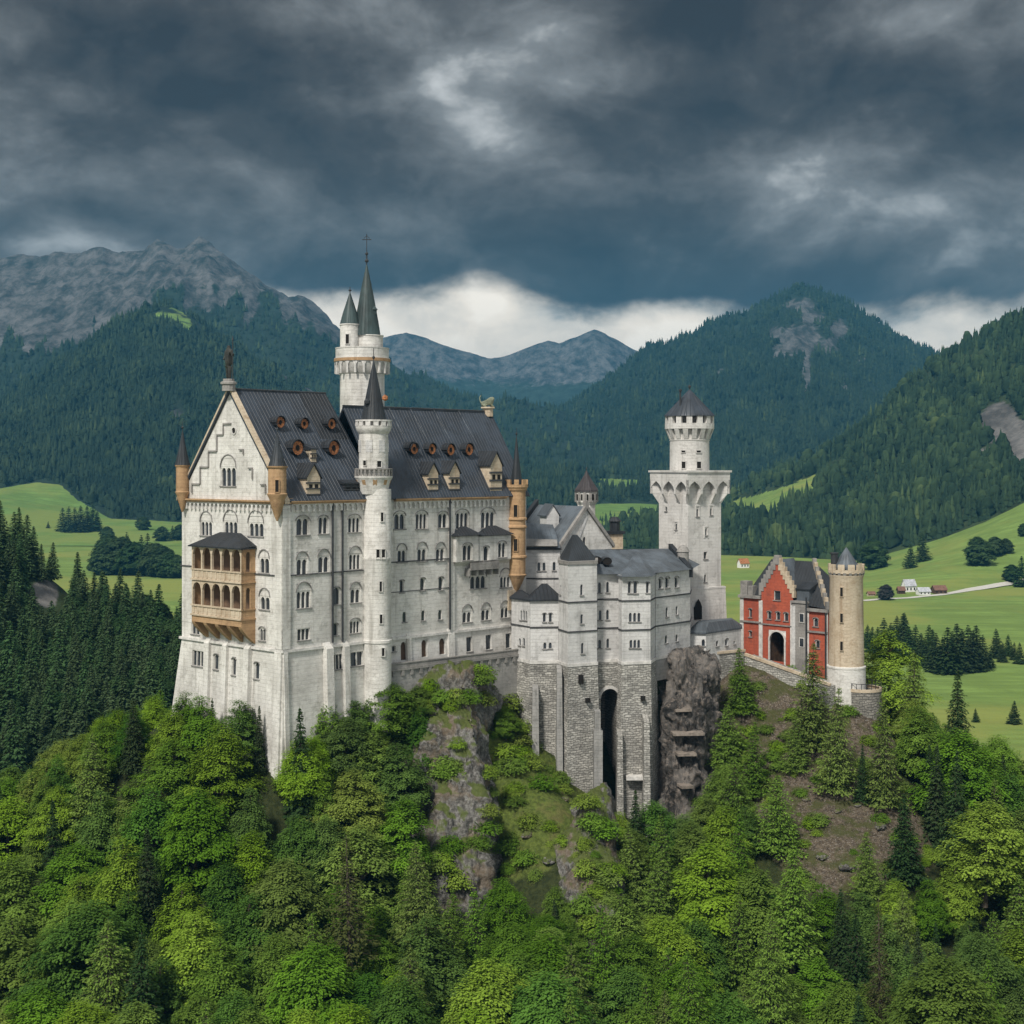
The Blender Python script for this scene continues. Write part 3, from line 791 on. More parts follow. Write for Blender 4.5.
rock_mass('cliff', [
    [(408, 676, 226), (440, 668, 226), (470, 666, 227), (492, 690, 228)],
    [(408, 690, 219), (438, 674, 216), (466, 672, 216), (492, 700, 226)],
    [(404, 760, 210), (436, 735, 208.5), (474, 725, 208.5), (497, 765, 220)],
    [(408, 830, 205), (438, 800, 203), (480, 800, 204), (502, 830, 214)],
    [(415, 900, 199), (440, 885, 196.5), (484, 885, 198), (504, 895, 208)],
    [(410, 960, 195), (440, 950, 195), (490, 950, 197), (509, 960, 204)]], 80, 130, 2.8, 0.14, 'cliff_rock', 3.0)
rock_mass('cliff', [
    [(560, 830, 210), (590, 790, 213), (606, 785, 214), (620, 820, 217)],
    [(556, 850, 203), (588, 808, 206), (608, 812, 207), (622, 850, 213)],
    [(560, 900, 197), (588, 868, 198), (614, 868, 199), (627, 890, 207)],
    [(566, 960, 191), (592, 935, 191), (622, 930, 193), (634, 940, 202)],
    [(562, 1000, 189), (592, 990, 188), (630, 985, 190), (642, 985, 198)]], 50, 80, 1.6, 0.17, 'cliff_rock', 8.0)
rock_mass('rock_buttress', [
    [(664, 657, 237), (676, 653.5, 234), (694, 654, 234), (708, 658, 237)],
    [(661, 668, 235), (674, 661, 231.5), (697, 662, 231), (711, 672, 235)],
    [(662, 720, 233), (674, 715, 228.5), (698, 715, 228.5), (716, 722, 233)],
    [(658, 780, 230), (674, 780, 226), (696, 778, 226), (712, 775, 231)],
    [(650, 850, 227), (674, 850, 223), (696, 845, 223), (714, 830, 229)]], 70, 110, 3.0, 0.20, 'wet_rock', 28.0)
def build_bvh():
    vs = []; fs = []; b = 0
    for V_, Q_ in LAND:
        vs.extend(map(tuple, V_)); fs.extend(map(tuple, (Q_ + b).tolist())); b += len(V_)
    return BVHTree.FromPolygons(vs, fs, all_triangles=False)
LAND_TREE = build_bvh()
def ground_at(px, py):
    d = Vector(((px - 512) / F, 1, (HY - py) / F)).normalized()
    h = LAND_TREE.ray_cast(Vector((0, 0, 0)), d)
    return h[0]

# ================================================================== TREES
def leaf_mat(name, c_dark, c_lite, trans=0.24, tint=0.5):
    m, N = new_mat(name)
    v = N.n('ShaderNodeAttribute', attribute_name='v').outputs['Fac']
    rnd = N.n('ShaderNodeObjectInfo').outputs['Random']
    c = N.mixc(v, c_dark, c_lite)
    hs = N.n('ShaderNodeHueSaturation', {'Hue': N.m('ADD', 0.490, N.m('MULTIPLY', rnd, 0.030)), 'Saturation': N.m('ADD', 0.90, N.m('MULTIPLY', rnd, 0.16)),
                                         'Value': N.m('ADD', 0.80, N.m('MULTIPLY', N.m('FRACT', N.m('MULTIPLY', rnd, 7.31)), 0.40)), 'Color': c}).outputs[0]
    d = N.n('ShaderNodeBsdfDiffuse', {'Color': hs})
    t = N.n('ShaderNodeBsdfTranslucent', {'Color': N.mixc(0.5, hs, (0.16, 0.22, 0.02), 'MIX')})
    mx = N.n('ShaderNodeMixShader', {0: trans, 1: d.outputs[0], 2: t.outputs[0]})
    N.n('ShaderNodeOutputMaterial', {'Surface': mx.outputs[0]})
    MATS[name] = m
leaf_mat('beech_leaf', (0.052, 0.096, 0.014), (0.185, 0.292, 0.038))
leaf_mat('lime_leaf', (0.086, 0.140, 0.015), (0.262, 0.370, 0.040))
leaf_mat('deep_leaf', (0.030, 0.070, 0.014), (0.125, 0.225, 0.036))
leaf_mat('larch_needle', (0.036, 0.074, 0.014), (0.195, 0.295, 0.045))
leaf_mat('spruce_needle', (0.014, 0.030, 0.012), (0.050, 0.082, 0.027), 0.15)
leaf_mat('spur_needle', (0.024, 0.050, 0.022), (0.085, 0.138, 0.052), 0.18)
leaf_mat('dry_needle', (0.040, 0.042, 0.017), (0.085, 0.092, 0.030), 0.2)
leaf_mat('far_leaf', (0.020, 0.044, 0.018), (0.056, 0.096, 0.032), 0.15)
leaf_mat('copper_leaf', (0.030, 0.030, 0.030), (0.075, 0.075, 0.07), 0.15)
simple('bark', (0.10, 0.08, 0.06), 0.4)

def leaf_cards(P, Nn, ax, L, Wd, rng):
    """kite shaped leaf sprays: P centres, Nn normals, ax long axes"""
    n = len(P)
    ax = ax - (ax * Nn).sum(1, keepdims=True) * Nn
    ax /= np.maximum(np.linalg.norm(ax, axis=1, keepdims=True), 1e-6)
    bx = np.cross(Nn, ax)
    L = L[:, None]; Wd = Wd[:, None]
    V = np.stack([P - ax * L * 0.5, P + bx * Wd * 0.5 - ax * L * 0.05 + Nn * Wd * 0.12, P + ax * L * 0.5, P - bx * Wd * 0.5 - ax * L * 0.05 + Nn * Wd * 0.12], 1).reshape(-1, 3)
    Q = np.arange(4 * n).reshape(n, 4)
    return V, Q

def broad_proto(seed, H=12.0, RAD=4.6, nclump=95, per=95, leaf=0.42, mat='beech_leaf', flat=0.36, pointy=0.8, low=0.07):
    rng = np.random.default_rng(seed)
    lob = rng.uniform(0, 6.28, 4); am = rng.uniform(0.06, 0.20, 4)
    C = []; tries = 0
    while len(C) < nclump and tries < 30000:
        tries += 1
        u = rng.uniform(0, 1); th = rng.uniform(0, 2 * math.pi)
        prof = (min(1.0, u / 0.28) ** 0.55) * (1.0 if u < 0.28 else max(0.0, 1 - ((u - 0.28) / 0.72) ** (1.0 + pointy)) ** 0.9)
        rad = RAD * prof * (1 + sum(am[k] * math.sin((k + 1) * th + lob[k] + 3.0 * u * (k % 2)) for k in range(4)))
        sh = rng.uniform(0.35, 1.0) ** 0.5
        c = np.array((math.cos(th) * rad * sh, math.sin(th) * rad * sh, H * (low + (0.97 - low) * u)))
        if all(np.linalg.norm((c - q) * (1, 1, 1.5)) > 0.95 for q in C):
            C.append(c)
    C = np.array(C); k = len(C)
    rc = rng.uniform(0.9, 1.75, k) * max(0.85, RAD / 4.6)
    P = []; Nn = []; A = []; VV = []
    cv = rng.uniform(-0.22, 0.22, k)
    for i in range(k):
        m = int(per * (rc[i] / 1.1) ** 1.6)
        ph = rng.uniform(0, 2 * math.pi, m); ro = np.sqrt(rng.uniform(0, 1, m)); hz_ = rng.normal(0, flat * 0.5, m)
        lump = 1 + 0.35 * np.sin(3 * ph + i) + 0.2 * np.sin(5 * ph + 2 * i)
        off = np.stack([np.cos(ph) * ro * lump, np.sin(ph) * ro * lump, hz_ - 0.42 * ro ** 2], 1) * rc[i]
        out = C[i] * (1, 1, 0.25); out = out / max(np.linalg.norm(out), 1e-6)
        P.append(C[i] + off)
        Nn.append(np.array((0, 0, 1.0)) + out * 0.45 + off / rc[i] * 0.30 + rng.normal(0, 0.13, (m, 3)))
        A.append(off * (1, 1, 0.3) + out * 0.5 + rng.normal(0, 0.4, (m, 3)))
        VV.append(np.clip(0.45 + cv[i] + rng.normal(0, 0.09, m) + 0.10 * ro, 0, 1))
    P = np.concatenate(P); Nn = np.concatenate(Nn); A = np.concatenate(A); VV = np.concatenate(VV)
    Nn /= np.linalg.norm(Nn, axis=1, keepdims=True)
    L = rng.uniform(0.75, 1.35, len(P)) * leaf
    V, Q = leaf_cards(P, Nn, A, L, L * rng.uniform(0.5, 0.75, len(P)), rng)
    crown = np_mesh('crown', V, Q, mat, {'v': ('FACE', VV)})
    t = MB()
    t.tube([(0, 0, -1.5), (0.05, 0, H * 0.25), (0.15, 0.1, H * 0.55), (0.1, 0.1, H * 0.85)], [0.32, 0.26, 0.17, 0.05], 7)
    for i in rng.choice(k, 16, replace=False):
        c = C[i]; z0 = max(H * 0.15, c[2] - rng.uniform(1.0, 3.0))
        t.tube([(0.1, 0.05, z0), tuple(c * (0.55, 0.55, 0) + (0, 0, z0 * 0.45 + c[2] * 0.55)), tuple(c)], [0.12, 0.08, 0.03], 5)
    tr = t.build('trunk', 'bark'); tm = tr.data; bpy.data.objects.remove(tr)
    return dict(H=H, R=RAD, crown=crown, trunk=tm)

def conifer_proto(seed, H=16.0, RAD=3.2, whorls=30, nb=9, spray=0.62, mat='spruce_needle', droop=0.30, full=0.9, low=0.06, dens=1.0, rag=0.22):
    rng = np.random.default_rng(seed)
    P = []; Nn = []; A = []; VV = []; LL = []; WW = []
    t = MB(); t.tube([(0, 0, -1.5), (0, 0, H * 0.5), (0, 0, H * 0.985)], [0.26, 0.15, 0.02], 6)
    for w in range(whorls):
        f = (w + rng.uniform(-0.3, 0.3)) / whorls
        z = H * (low + (0.985 - low) * max(0, min(1, f)))
        base = RAD * (1 - max(0, f)) ** full + 0.12
        nbr = max(4, int(nb * (1 - 0.45 * f)))
        a0 = rng.uniform(0, 6.28)
        for b in range(nbr):
            th = a0 + 2 * math.pi * b / nbr + rng.uniform(-0.25, 0.25)
            L = base * rng.uniform(1 - rag * 1.5, 1 + rag)
            n = max(3, int(dens * (4 + 11 * L / RAD * (RAD / 3.2) / (spray / 0.62))))
            s = rng.uniform(0.03, 1, n) ** 0.6; lat = rng.uniform(-1, 1, n) * (0.16 + 0.30 * (1 - s)) * L
            d = np.array((math.cos(th), math.sin(th), 0)); q = np.array((-math.sin(th), math.cos(th), 0))
            zz = z + L * (0.12 * s - droop * s ** 1.6) + rng.normal(0, 0.08, n) - 0.25 * np.abs(lat)
            p = d[None] * (s * L)[:, None] + q[None] * lat[:, None]; p[:, 2] += zz
            P.append(p)
            Nn.append(np.array((0, 0, 1.0)) + d * 0.35 + rng.normal(0, 0.30, (n, 3)) + q[None] * (lat / L)[:, None])
            A.append(d[None] + q[None] * np.sign(lat)[:, None] * rng.uniform(0.2, 1.0, n)[:, None] + np.array((0, 0, -0.35)) + rng.normal(0, 0.2, (n, 3)))
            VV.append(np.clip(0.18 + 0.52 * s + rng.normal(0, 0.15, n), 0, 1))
            sc = rng.uniform(0.7, 1.25, n) * spray * (0.55 + 0.45 * (1 - f))
            LL.append(sc); WW.append(sc * rng.uniform(0.38, 0.6, n))
            if L > 0.8:
                t.tube([(0, 0, z), tuple(d * L * 0.8 + np.array((0, 0, z + L * (0.1 - droop * 0.7))))], [0.045, 0.012], 4)
    P = np.concatenate(P); Nn = np.concatenate(Nn); Nn /= np.linalg.norm(Nn, axis=1, keepdims=True)
    V, Q = leaf_cards(P, Nn, np.concatenate(A), np.concatenate(LL), np.concatenate(WW), rng)
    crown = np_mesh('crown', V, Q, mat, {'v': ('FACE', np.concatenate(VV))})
    tr = t.build('trunk', 'bark'); tm = tr.data; bpy.data.objects.remove(tr)
    return dict(H=H, R=RAD, crown=crown, trunk=tm)

def recolour(p, mat):
    c = p['crown'].copy(); c.materials.clear(); c.materials.append(MATS[mat])
    return dict(p, crown=c)
BROAD = [broad_proto(100 + i, 12.0, r, int(n * 0.8), 200, 0.30, 'beech_leaf', pointy=pt) for i, (r, n, pt) in enumerate([(4.0, 120, .5), (3.5, 105, .2), (4.4, 135, .7), (3.7, 115, .3), (4.2, 125, .9)])]
LIME = [recolour(p, 'lime_leaf') for p in BROAD[:4]]
DEEP = [recolour(p, 'deep_leaf') for p in BROAD[1:4]]
LARCH = [conifer_proto(200 + i, 14.0, r, 40, 11, 0.46, 'larch_needle', 0.22, 0.75, dens=1.7, rag=0.3) for i, r in enumerate((3.3, 2.9, 3.6))]
SPRUCE = [conifer_proto(220 + i, 16.0, r, 46, 11, 0.66, 'spruce_needle', 0.34, 0.92, dens=1.3) for i, r in enumerate((2.9, 2.5, 3.3))]
DRY = [conifer_proto(240, 15.0, 2.6, 30, 9, 0.50, 'dry_needle', 0.40, 0.85, dens=1.0)]
SHRUB = [broad_proto(260 + i, 3.2, 2.0, 30, 60, 0.34, 'beech_leaf', low=0.05) for i in range(3)]
SHRUB2 = [recolour(p, 'lime_leaf') for p in SHRUB[:2]]
VALLEY_ROUND = [broad_proto(280 + i, 14.0, 5.2, 110, 110, 0.85, 'far_leaf', low=0.03, pointy=1.8) for i in range(2)]
VALLEY_CON = [conifer_proto(290 + i, 18.0, 3.8, 26, 10, 1.5, 'spruce_needle', 0.3, 0.85, dens=1.0) for i in range(2)]
COPPER = [recolour(VALLEY_ROUND[0], 'copper_leaf')]

TREES = []
def tree(name, protos, x, y, z, H, label, cat, group, wide=1.0, rng=random):
    p = rng.choice(protos)
    o = bpy.data.objects.new(name, None); COL.objects.link(o)
    s = H / p['H']
    o.location = (x, y, z); o.scale = (s * wide, s * wide, s); o.rotation_euler = (rng.uniform(-.04, .04), rng.uniform(-.04, .04), rng.uniform(0, 6.28))
    o.empty_display_size = 0.4
    o['label'] = label; o['category'] = cat
    if group: o['group'] = group
    link('crown', p['crown'], o); link('trunk', p['trunk'], o)
    TREES.append((x, y, z, H, p['R'] * s * wide))
    return o
def tree_px(name, protos, px, py_top, d, H, label, cat='tree', group=None, wide=1.0):
    """a tree whose tip stands at the given place; its foot goes down to the hill"""
    x = (px - 512) / F * d; z = float(hill_z(x, d)[0]); top = (HY - py_top) / F * d
    h = top - z if H is None else H
    return tree(name, protos, x, d, top - h if H is not None else z, max(h, 2.0), label, cat, group, wide)

# how high foliage may reach in the picture so that walls and bare ground stay as open as in the photograph
CAN = [(-400, 780), (0, 768), (30, 755), (60, 742), (85, 722), (110, 705), (140, 690), (165, 680), (171, 702), (195, 700), (240, 703), (255, 722), (268, 750), (274, 772), (284, 772),
       (290, 745), (302, 738), (330, 722), (345, 712), (362, 706), (392, 684), (410, 672), (450, 668), (480, 700), (495, 712), (530, 742), (560, 765), (590, 795), (602, 815), (650, 800),
       (668, 800), (700, 800), (715, 730), (735, 690), (760, 700), (790, 760), (870, 800), (880, 705), (896, 680), (905, 690), (950, 720), (1000, 735), (1024, 748), (1400, 800)]
CX = [c[0] for c in CAN]; CY = [c[1] for c in CAN]
BARE = [GRASS_POLY, CLIFF_POLY, CLIFF2_POLY, [(700, 680), (760, 690), (800, 720), (870, 700), (895, 720), (905, 800), (945, 855), (930, 880), (880, 880), (800, 880), (765, 850), (745, 780)]]
def project(x, y, z): return x / y * F + 512, HY - z / y * F
def fits(x, y, z, H, rad):
    px, pt = project(x, y, z + H); hw = rad / y * F
    for k in (-0.9, -0.5, 0, 0.5, 0.9):
        up = (1 - abs(k) ** 1.4) * 0.5
        if pt + (1 - up * 2) * H * 0.3 / y * F < np.interp(px + k * hw, CX, CY): return False
    pc = project(x, y, z + H * 0.5)
    for poly in BARE:
        if in_poly(np.array([px, pc[0] - hw * .55, pc[0] + hw * .55, pc[0]]), np.array([pt + 4, pc[1], pc[1], pc[1]]), poly).any(): return False
    return True

KEYS = [  # single trees one can point at: kind, tip column, tip row, distance, height, protos, label, width
    ('conifer_tree', 303, 704, 196, None, SPRUCE, 'slim dark spruce tip right of the lowest white corner pier of the palace', 1.0),
    ('conifer_tree', 259, 704, 201, None, SPRUCE, 'small dark spruce against the battered wall left of the lowest corner pier', 0.8),
    ('conifer_tree', 212, 697, 206, None, SPRUCE, 'small dark spruce at the foot of the gable wall under the loggia', 0.8),
    ('conifer_tree', 915, 650, 236, 21, LARCH, 'tall feathery conifer rising right of the cream round tower', 1.0),
    ('conifer_tree', 958, 668, 240, 20, SPRUCE, 'dark spruce rising above the pale broadleaf crowns beside the lower meadow', 1.0),
    ('conifer_tree', 935, 742, 214, 20, SPRUCE, 'dark tall spruce right of the bare brown slope', 1.0),
    ('conifer_tree', 350, 832, 176, 15, DRY, 'drab olive conifer among bright broadleaf crowns left of the grey cliff', 1.35),
    ('conifer_tree', 636, 788, 208, 14, SPRUCE, 'dark spruce at the foot of the tall black archway', 0.95),
    ('conifer_tree', 880, 895, 172, 15, DRY, 'thin brownish half-bare spruce below the brown slope', 0.8),
    ('conifer_tree', 920, 925, 168, 12, SPRUCE, 'dark slender spruce right of the brownish half-bare one', 0.8),
    ('conifer_tree', 420, 838, 182, 13, LARCH, 'light green pointed conifer left of the grey cliff foot', 1.0),
    ('conifer_tree', 793, 842, 186, 15, LARCH, 'bright green broad conifer at the lower edge of the brown slope', 1.15),
    ('conifer_tree', 690, 948, 164, 12, LARCH, 'light green pointed conifer at the bottom edge right of the middle', 1.1),
    ('conifer_tree', 735, 812, 200, 15, LARCH, 'mid green conifer below the dark rock buttress', 1.0),
    ('conifer_tree', 868, 830, 200, 9, LARCH, 'small conifer in the middle of the stony ledge on the brown slope', 1.1),
    ('conifer_tree', 600, 905, 178, 12, LARCH, 'mid green conifer below the lower pale cliff', 1.1),
    ('conifer_tree', 770, 905, 170, 13, LARCH, 'slim light conifer in front of the broad bright one', 0.9),
    ('broadleaf_tree', 326, 702, 205.5, 9, BROAD, 'rounded tree against the long white facade, right of the slim spruce tip', 1.25),
    ('broadleaf_tree', 354, 698, 208.5, 8, DEEP, 'dense tree below the two drainpipes of the long white facade', 1.35),
    ('broadleaf_tree', 390, 680, 211.0, 9, BROAD, 'bushy tree tucked between stair tower foot and grey cliff', 1.25),
    ('broadleaf_tree', 240, 698, 202.5, 8, DEEP, 'dense bush-like tree at the gable wall foot left of the corner pier', 1.3),
    ('broadleaf_tree', 183, 690, 209.0, 9, BROAD, 'leafy tree at the far left foot of the gable wall', 1.2),
    ('broadleaf_tree', 420, 684, 214.0, 7, BROAD, 'small leafy tree on the left shoulder of the grey cliff', 1.3),
    ('broadleaf_tree', 374, 730, 205.0, 10, BROAD, 'leafy tree below the round stair tower, in front of the dark gap', 1.3),
    ('broadleaf_tree', 352, 768, 197.0, 11, LIME, 'bright leafy tree left of the grey cliff, below the stair tower', 1.2),
    ('broadleaf_tree', 398, 742, 203.0, 10, DEEP, 'deep green tree touching the left flank of the grey cliff', 1.2),
    ('broadleaf_tree', 404, 798, 195.0, 11, BROAD, 'full leafy tree at the lower left flank of the grey cliff', 1.2),
    ('broadleaf_tree', 300, 738, 197.0, 9, LIME, 'pale green tree close below the lowest corner pier', 1.1),
    ('broadleaf_tree', 400, 672, 222, 8, BROAD, 'leafy tree on the rock top against the terrace wall', 1.1),
    ('broadleaf_tree', 452, 664, 221, 6, BROAD, 'leafy bushy tree on top of the grey cliff below the terrace', 1.3),
    ('broadleaf_tree', 200, 693, 206, 10, BROAD, 'round leafy tree hiding the foot of the gable wall', 1.1),
    ('broadleaf_tree', 370, 694, 212, 9, DEEP, 'deep green tree at the foot of the round stair tower', 1.2),
    ('broadleaf_tree', 345, 716, 205, 10, DEEP, 'deep green tree at the foot of the long white facade', 1.2),
    ('broadleaf_tree', 506, 706, 222, 5, BROAD, 'small round tree in the notch beside the terrace wall', 1.2),
    ('broadleaf_tree', 945, 955, 160, 12, BROAD, 'big round leafy tree in the lower right corner', 1.3),
    ('broadleaf_tree', 985, 800, 200, 13, LIME, 'wide pale green tree at the right edge above the lower corner', 1.3),
    ('broadleaf_tree', 890, 628, 250, 17, LIME, 'yellow-green tree top beside the cream round tower', 1.0),
]
LARGE = SPRUCE + LARCH
for k in KEYS:
    tree_px(k[0], k[5], k[1], k[2], k[3], k[4], k[6], 'tree', None, k[7])

for px, tip, base, lab, wd, pr in ((741, 644, 712, 'light green conifer standing before the low wall left of the red gatehouse', 1.1, LARCH), (811, 638, 748, 'tall green conifer whose tip covers the right wing of the red gatehouse', .95, LARCH),
        (836, 682, 792, 'bright green narrow conifer growing below the cream round tower', .82, LARCH), (884, 690, 806, 'bright yellow-green conifer right of the round terrace wall', .82, LARCH),
        (797, 712, 770, 'small conifer directly under the gatehouse ramp wall', 1.1, LARCH), (752, 718, 796, 'green conifer on the upper left edge of the bare brown slope', 1.1, LARCH), (728, 700, 770, 'mid green conifer close right of the dark rock buttress', 1.3, LARCH),
        (862, 742, 800, 'small dark conifer between the two bright ones below the cream tower', .9, SPRUCE), (775, 770, 850, 'green conifer at the left margin of the brown slope', 1.3, LARCH), (905, 790, 880, 'dark conifer at the right margin of the brown slope', 1.3, SPRUCE)):
    g = ground_at(px, base)
    if g and g.y < 262: tree('conifer_tree', pr, g.x, g.y, g.z - .3, (base - tip) / F * g.y, lab, 'tree', None, wd)

def region(px, py):
    col = 'at the left' if px < 190 else 'below the palace' if px < 400 else 'below the cliffs' if px < 660 else 'below the brown slope' if px < 880 else 'at the right'
    row = 'upper edge' if py < 780 else 'middle' if py < 900 else 'bottom'
    return row, col
rt = random.Random(5)
cand = []
for i in range(16000):
    d = rt.uniform(126, 262); px = rt.uniform(-110, 1130)
    cand.append(((px - 512) / F * d, d))
zc = hill_z([c[0] for c in cand], [c[1] for c in cand])
n_b = n_c = 0
for (x, y), z in zip(cand, zc):
    if z < -86: continue
    px, _ = project(x, y, z)
    conifer = rt.random() < (0.10 if px < 400 else 0.26)
    H = rt.uniform(10.5, 15.0) if not conifer else rt.uniform(11, 17)
    wide = rt.uniform(0.9, 1.2)
    rad = 4.0 / 12 * H * wide if not conifer else 0.21 * H * wide
    for h in (H, H * 0.8, H * 0.62):
        rr_ = rad * h / H
        if any((x - t[0]) ** 2 + (y - t[1]) ** 2 < (0.52 * (rr_ + t[4])) ** 2 for t in TREES): continue
        if not fits(x, y, z, h, rr_): continue
        pt = project(x, y, z + h)
        if not (-45 < pt[0] < 1069 and pt[1] < 1035): break
        row, col = region(*pt)
        if conifer:
            if n_c > 75: break
            kind = 'dark spruce' if rt.random() < 0.45 else 'light green conifer'
            protos = SPRUCE if kind == 'dark spruce' else LARCH
            grp = f'{kind}s, {row} of hill {col}'
            tree('conifer_tree', protos, x, y, z, h, f'{kind} in the {row} of the wood {col}', 'tree', grp, wide, rt)
            n_c += 1
        else:
            if n_b > 226: break
            u = rt.random()
            kind = 'yellow-green' if u < 0.36 else 'mid green' if u < 0.80 else 'deep green'
            if pt[0] > 540 and kind == 'yellow-green' and rt.random() < 0.6: kind = 'deep green'
            if col in ('at the right', 'below the brown slope') and kind == 'yellow-green' and rt.random() < 0.3: kind = 'mid green'
            protos = {'yellow-green': LIME, 'mid green': BROAD, 'deep green': DEEP}[kind]
            grp = f'{kind} leafy trees in the {row} of the wooded hill {col}'
            tree('broadleaf_tree', protos, x, y, z, h, f'{kind} leafy tree in the {row} of the wood {col}', 'tree', grp, wide, rt)
            n_b += 1
        break
print('HILL TREES', n_b, n_c)

# shrubs on ledges and bare ground
SHR = {'on the grassy gully under the stone towers': GRASS_POLY, 'on the brown slope under the gatehouse': SCREE_POLY, 'on the ledges of the grey cliff': CLIFF_POLY,
       'on the lower pale cliff': CLIFF2_POLY, 'on the rock top below the terrace': TOP_POLY}
for where, poly in SHR.items():
    n_s = 0; xs = [p[0] for p in poly]; ys = [p[1] for p in poly]
    dense = {'grass': 34, 'brown': 40, 'ledges': 20, 'lower': 14, 'rock t': 16}
    cap = 40 if 'grassy' in where else 80 if 'brown' in where else 17 if 'ledges' in where else 18 if 'pale' in where else 12
    for i in range(cap * 3):
        px = rt.uniform(min(xs), max(xs)); py = rt.uniform(min(ys), max(ys))
        if not in_poly(np.array([px]), np.array([py]), poly)[0]: continue
        g = ground_at(px, py)
        if g is None or g.y > 262 or g.y < 150: continue
        H = rt.uniform(0.8, 2.6) if 'brown' not in where else rt.uniform(0.6, 1.9)
        u = rt.random()
        kind = 'pale green' if u < 0.4 else 'mid green'
        tree('shrub', SHRUB2 if kind == 'pale green' else SHRUB, g.x, g.y + 0.3, g.z - 0.2, H, f'{kind} low shrub {where}', 'shrub', f'{kind} shrubs {where}', rt.uniform(0.9, 1.5), rt)
        n_s += 1
        if n_s >= cap: break

# conifers of the dark spur
cand = []
for i in range(9000):
    px = rt.uniform(-30, 200); py = rt.uniform(545, 800)
    g = ground_at(px, py)
    if g is None or g.y > 520 or g.y < 300: continue
    if 20 < px < 74 and 582 < py < 648: continue
    if near_rock(np.array([g.x / g.y * F + 512]), np.array([HY - g.z / g.y * F]), 0, 0)[0] > 0.5 and py > 590: continue
    cand.append(g)
SPUR_CON = [conifer_proto(300 + i, 17.0, r, 34, 10, 1.25, 'spur_needle', 0.32, 0.85, dens=1.1) for i, r in enumerate((3.4, 2.9, 3.8))]
SPUR_RND = [recolour(VALLEY_ROUND[1], 'far_leaf')]
placed = []
for g in cand:
    if any((g.x - q.x) ** 2 + (g.y - q.y) ** 2 < 4.6 ** 2 for q in placed): continue
    placed.append(g)
    if len(placed) > 265: break
for g in placed:
    H = rt.uniform(12, 20)
    pt = project(g.x, g.y, g.z + H)
    row = 'top' if pt[1] < 600 else 'middle' if pt[1] < 670 else 'foot'
    if rt.random() < 0.86:
        tree('spruce_tree', SPUR_CON, g.x, g.y, g.z, H, f'dark conifer at the {row} of the shaded spur left of the palace', 'tree', f'dark conifers at the {row} of the shaded spur', rt.uniform(0.95, 1.35), rt)
    else:
        tree('broadleaf_tree', SPUR_RND, g.x, g.y, g.z, H * 0.7, f'dull green round tree at the {row} of the shaded spur left of the palace', 'tree', f'round trees at the {row} of the shaded spur', rt.uniform(0.8, 1.0), rt)

# single trees and groves on the valley meadows: column, row of the foot, height in rows, kind, label, group
VT = [(874, 569, 31, 'r', 'big round tree standing highest up the right meadow by the wood', None), (910, 568, 25, 'c', 'dark egg-shaped tree, left of a pair on the right meadow', None),
      (923, 561, 29, 'c', 'tall narrow tree, right of a pair on the right meadow', None), (978, 565, 29, 'r', 'dark round tree, largest of three in the right meadow', None),
      (994, 556, 20, 'r', 'round tree, middle of three in the right meadow', None), (1006, 553, 15, 'r', 'small tree, right of three in the right meadow', None),
      (1012, 582, 18, 'r', 'small dark tree beside the pale lane', None), (1022, 587, 32, 'c', 'dark tree cut by the right edge beside the lane', None), (1024, 536, 13, 'r', 'small tree high at the right edge of the meadow', None),
      (886, 600, 16, 'p', 'dark purplish round tree left of the farmhouses', None), (826, 556, 20, 'r', 'pale round tree by the wood above the gatehouse', None)]
for q in [(868, 648, 24), (885, 655, 38), (897, 645, 30), (904, 640, 28), (904, 660, 48), (915, 658, 34), (928, 656, 32), (936, 672, 40), (948, 674, 48), (958, 672, 50), (968, 670, 46), (978, 670, 46), (942, 672, 36), (997, 658, 30), (1008, 656, 22), (990, 668, 18), (872, 652, 26), (879, 660, 34), (891, 658, 36), (898, 664, 32), (909, 662, 36), (921, 666, 34), (926, 668, 30), (932, 666, 38), (953, 672, 42), (963, 672, 44), (973, 671, 42), (984, 668, 34), (1002, 662, 20), (1014, 660, 18), (1020, 664, 22)]:
    VT.append((q[0], q[1], q[2], 'c', 'dark conifer in the row along the lower meadow right of the cream tower', 'conifers in the row along the lower meadow'))
VT += [(1014, 724, 24, 'c', 'dark conifer at the right edge of the lowest meadow', None), (976, 722, 14, 'c', 'small conifer at the foot of the lowest meadow', None)]
for q in [(63, 531, 24), (69, 532, 26), (75, 531, 24), (81, 532, 27), (87, 531, 26), (93, 531, 28), (97, 530, 20)]:
    VT.append((q[0], q[1], q[2], 'c', 'dark conifer in the upper grove on the left meadow', 'conifers in the upper grove of the left meadow'))
for q in [(103, 575, 30, 'r'), (110, 572, 38, 'r'), (118, 574, 36, 'r'), (127, 573, 42, 'c'), (134, 575, 34, 'r'), (141, 574, 40, 'c'), (148, 576, 44, 'c'), (155, 576, 34, 'r'), (163, 577, 32, 'r'), (170, 578, 26, 'r'), (177, 578, 24, 'r'), (122, 562, 26, 'r')]:
    VT.append(q + ('round' if q[3] == 'r' else 'pointed',))
VT += [(91, 571, 8, 'r', 'tiny round bush on the left meadow before the larger grove', None), (107, 542, 16, 'r', 'small dark tree between the two groves of the left meadow', None),
       (162, 541, 15, 'r', 'small tree under the wood edge left of the palace', None), (172, 539, 14, 'c', 'small conifer under the wood edge left of the palace', None), (180, 540, 16, 'r', 'small round tree touching the palace edge on the left meadow', None),
       (143, 530, 14, 'r', 'lone small tree close below the left wood', None), (48, 528, 7, 'c', 'tiny conifer alone on the upper left meadow', None)]
